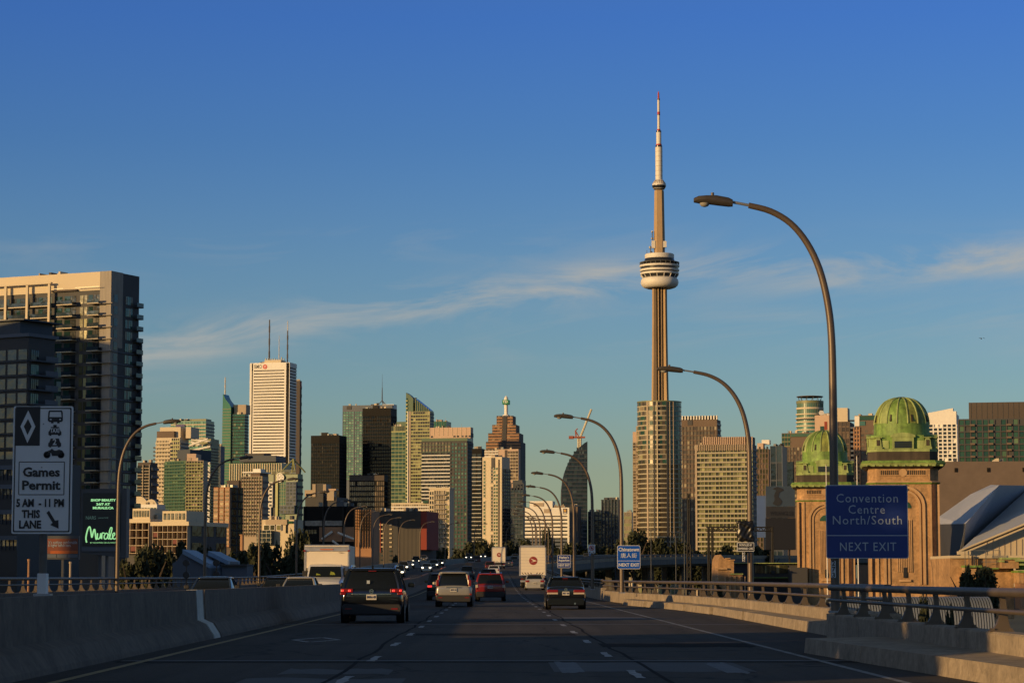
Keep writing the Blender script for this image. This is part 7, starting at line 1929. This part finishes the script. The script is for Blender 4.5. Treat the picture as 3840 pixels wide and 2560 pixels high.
# ---------------------------------------------------------------- trees
def leaf_mat(name, c0, c1):
    m = bpy.data.materials.new(name); m.use_nodes = True
    n, l = m.node_tree.nodes, m.node_tree.links; p = n['Principled BSDF']; p.inputs['Roughness'].default_value = .75
    g_ = n.new('ShaderNodeNewGeometry'); t = n.new('ShaderNodeTexNoise'); t.inputs['Scale'].default_value = 1.3; l.new(g_.outputs['Position'], t.inputs['Vector'])
    mx = n.new('ShaderNodeMix'); mx.data_type = 'RGBA'; mx.inputs[6].default_value = (*c0, 1); mx.inputs[7].default_value = (*c1, 1)
    l.new(t.outputs[0], mx.inputs[0]); l.new(mx.outputs[2], p.inputs['Base Color'])
    return m
M_LEAF = leaf_mat('foliage', (.018, .026, .010), (.042, .048, .017)); M_BARK = mat('bark', (.06, .045, .035), .95, var=.2, scale=5)
def crown_mesh(seed, n=2600, leaf=.30):
    rr = random.Random(seed); mb = MB()
    clumps = []
    for i in range(20):
        t = rr.uniform(0, 2 * math.pi); z = rr.uniform(-.75, .85); r_ = math.sqrt(max(0, 1 - z * z)) * rr.uniform(.35, .85)
        clumps.append((r_ * math.cos(t), r_ * math.sin(t), z * .85, rr.uniform(.22, .42)))
    for i in range(n):
        cx_, cy_, cz_, cr_ = rr.choice(clumps)
        d = Vector((rr.gauss(0, 1), rr.gauss(0, 1), rr.gauss(0, 1))).normalized() * cr_ * rr.uniform(.55, 1.08)
        p = Vector((cx_, cy_, cz_)) + d
        a_ = Vector((rr.gauss(0, 1), rr.gauss(0, 1), rr.gauss(0, .6))).normalized(); b_ = a_.cross(Vector((rr.gauss(0, 1), rr.gauss(0, 1), rr.gauss(0, 1)))).normalized()
        s_ = leaf * rr.uniform(.25, .5)
        mb.add([p - a_ * s_, p + b_ * s_ * .55, p + a_ * s_, p - b_ * s_ * .55], [(0, 1, 2, 3)])
    me = bpy.data.meshes.new('crown'); me.from_pydata(mb.v, [], mb.f); me.materials.append(M_LEAF); me.update(); return me
CROWNS = [crown_mesh(s_) for s_ in (11, 23, 37)]
def trunk_mesh():
    mb = MB().tube([(0, 0, 0), (.02, 0, .3), (-.01, .02, .6), (.02, 0, .85)], [.05, .04, .03, .015], 7)
    for t, z in ((.4, .38), (2.3, .45), (4.4, .52), (5.6, .42)): mb.tube([(0, 0, z), (.18 * math.cos(t), .18 * math.sin(t), z + .18), (.30 * math.cos(t), .30 * math.sin(t), z + .36)], [.024, .016, .006], 5)
    o = mb.build('trunk', M_BARK); me = o.data; bpy.data.objects.remove(o); return me
TRUNK = trunk_mesh()
def tree(label, x, y, z0, h, w, k, group, name='tree'):
    r_ = empty(name, (x, y, z0), k * 1.3); tag(r_, label, 'tree', group)
    t = bpy.data.objects.new('trunk', TRUNK); COL.objects.link(t); t.parent = r_; t.scale = (h * .8, h * .8, h)
    c = bpy.data.objects.new('crown', CROWNS[k % 3]); COL.objects.link(c); c.parent = r_; c.location = (0, 0, h * .62); c.scale = (w / 2, w / 2, h * .42)
    return r_
TG = 'dark trees along the highway'
spots = []   # (photo column, row of the top, distance, crown width px)
def tr(label, px, py, D, wpx, k):
    p = at(px, py, D); tree(label, p.x, D, ZG, p.z - ZG, wpx * D / F, k, TG)
i = 0
for px, py, D, w, where in ((500, 2080, 300, 110, 'at the far left below the lit balcony block'), (560, 2062, 320, 120, 'below the lit balcony blocks'), (620, 2058, 330, 110, 'behind the gabled shed ridge'), (700, 2050, 360, 90, 'above the gabled shed'), (770, 2066, 340, 90, 'right of the shed roof'),
                            (840, 2072, 300, 100, 'by the shed annex'), (905, 2085, 290, 90, 'right of the shed annex'), (960, 2058, 300, 120, 'below the brick tower'), (1030, 2040, 280, 110, 'left of the moving truck'), (1090, 2060, 260, 100, 'just left of the moving truck'), (1120, 2010, 330, 100, 'above the moving truck'),
                            (1480, 2085, 620, 60, 'left of the round dark tree'), (1540, 2018, 700, 110, 'below the red end wall'), (1600, 2025, 720, 100, 'below the pale condominium'), (1655, 2055, 740, 80, 'right of the pale condominium foot'), (1740, 2045, 800, 90, 'below the green glass condominium'), (1800, 2035, 820, 80, 'below the narrow black tower'), (1835, 2030, 830, 60, 'behind the farther mail truck'),
                            (1915, 2040, 840, 90, 'right of the farther mail truck'), (1970, 2035, 840, 80, 'left of the white ribbon office'), (2045, 1985, 820, 50, 'before the white ribbon office'), (2080, 2040, 820, 70, 'below the white ribbon office'), (2150, 2045, 860, 90, 'left of the small no-stopping sign'), (2230, 2040, 860, 110, 'behind the small no-stopping sign'),
                            (2300, 2035, 860, 100, 'behind the Chinatown sign pole'), (2380, 2000, 840, 90, 'right of the Chinatown sign'), (2430, 2020, 840, 80, 'at the foot of the round golden tower'), (2500, 2030, 840, 110, 'below the round golden tower'), (2560, 2040, 840, 90, 'by the lattice mast'), (2630, 2062, 840, 90, 'left of the lattice gantry'), (2720, 2055, 860, 110, 'below the ribbon-windowed slab'), (2800, 2060, 860, 90, 'behind the second lamp post'), (2870, 2050, 760, 110, 'below the surf billboard')):
    tr(f'dark leafy tree {where}', px, py, D, w * 1.25, i); i += 1
# shrubs beside the right wall and outbuilding
for px, py, D, w, where in ((3620, 2132, 190, 70, 'left of the two before the sandstone outbuilding'), (3690, 2140, 190, 110, 'right of the two before the sandstone outbuilding'), (2690, 2185, 280, 40, 'at the foot of the gatehouse'), (3350, 2262, 70, 60, 'behind the nearest railing left'), (3470, 2268, 66, 60, 'behind the nearest railing, middle'), (3560, 2275, 62, 60, 'behind the nearest railing right')):
    p = at(px, py, D); tree(f'dark bush {where}', p.x, D, max(ZG, p.z - 5), min(5, p.z - ZG), w * D / F, i, 'bushes right of the highway', 'bush'); i += 1
# undergrowth on the slope under the viaduct at right
# unseen trees added beyond the left parapet to shade the near road
for (x, y, h, w), od in zip(((-25, 36, 15, 7), (-26, 29, 17.5, 9), (-27, 21, 19, 10), (-26.5, 14.5, 18, 8)), ('first', 'second', 'third', 'fourth')):
    tree(f'{od} unseen tree added for shade on the left bank outside the picture, counted from the carpool sign', x, y, ZG, h, w, i, 'unseen shade trees added left of the camera'); i += 1

# ---------------------------------------------------------------- unseen blocks added left of the picture to throw shade into it
def shade_block(label, x0, x1, y0, y1, h, storeys):  # unseen building added to cast shade into the view
    r_ = empty('apartment_block', (x0, y0, ZG)); tag(r_, label, 'building', 'unseen shade blocks added left of the view')
    piece('wall', M('concrete_raw'), r_, 0, x1 - x0, 0, y1 - y0, 0, h); piece('roof', M('roof_gravel'), r_, -.3, x1 - x0 + .3, -.3, y1 - y0 + .3, h, h + .8)
    for k in range(storeys):
        z0 = h * k / storeys
        piece('window_band', M('glass_dark'), r_, .5, x1 - x0 - .5, -.1, 0, z0 + 1.2, z0 + h / storeys - .5); piece('window_band', M('glass_dark'), r_, x1 - x0, x1 - x0 + .1, .5, y1 - y0 - .5, z0 + 1.2, z0 + h / storeys - .5)
shade_block('tall unseen slab added left of the picture to shade the lower floors of the balconied tower', -262, -232, 512, 562, 91, 29)
shade_block('low three storey shade block added unseen left of the picture beside the highway', -92, -74, 10, 62, 14.0, 3)
shade_block('narrow eight storey shade block added unseen left of the picture beside the highway', -92, -74, 92, 122, 29.0, 8)
shade_block('long seven storey shade block added unseen left of the picture farther along the highway', -92, -74, 183, 246, 27.0, 7)
shade_block('nine storey shade block added unseen left of the picture beyond the long block', -125, -105, 285, 325, 31.0, 9)
shade_block('twenty two storey shade block added unseen left of the picture near the tall slab', -178, -160, 396, 457, 71.0, 22)

finish_lettering()
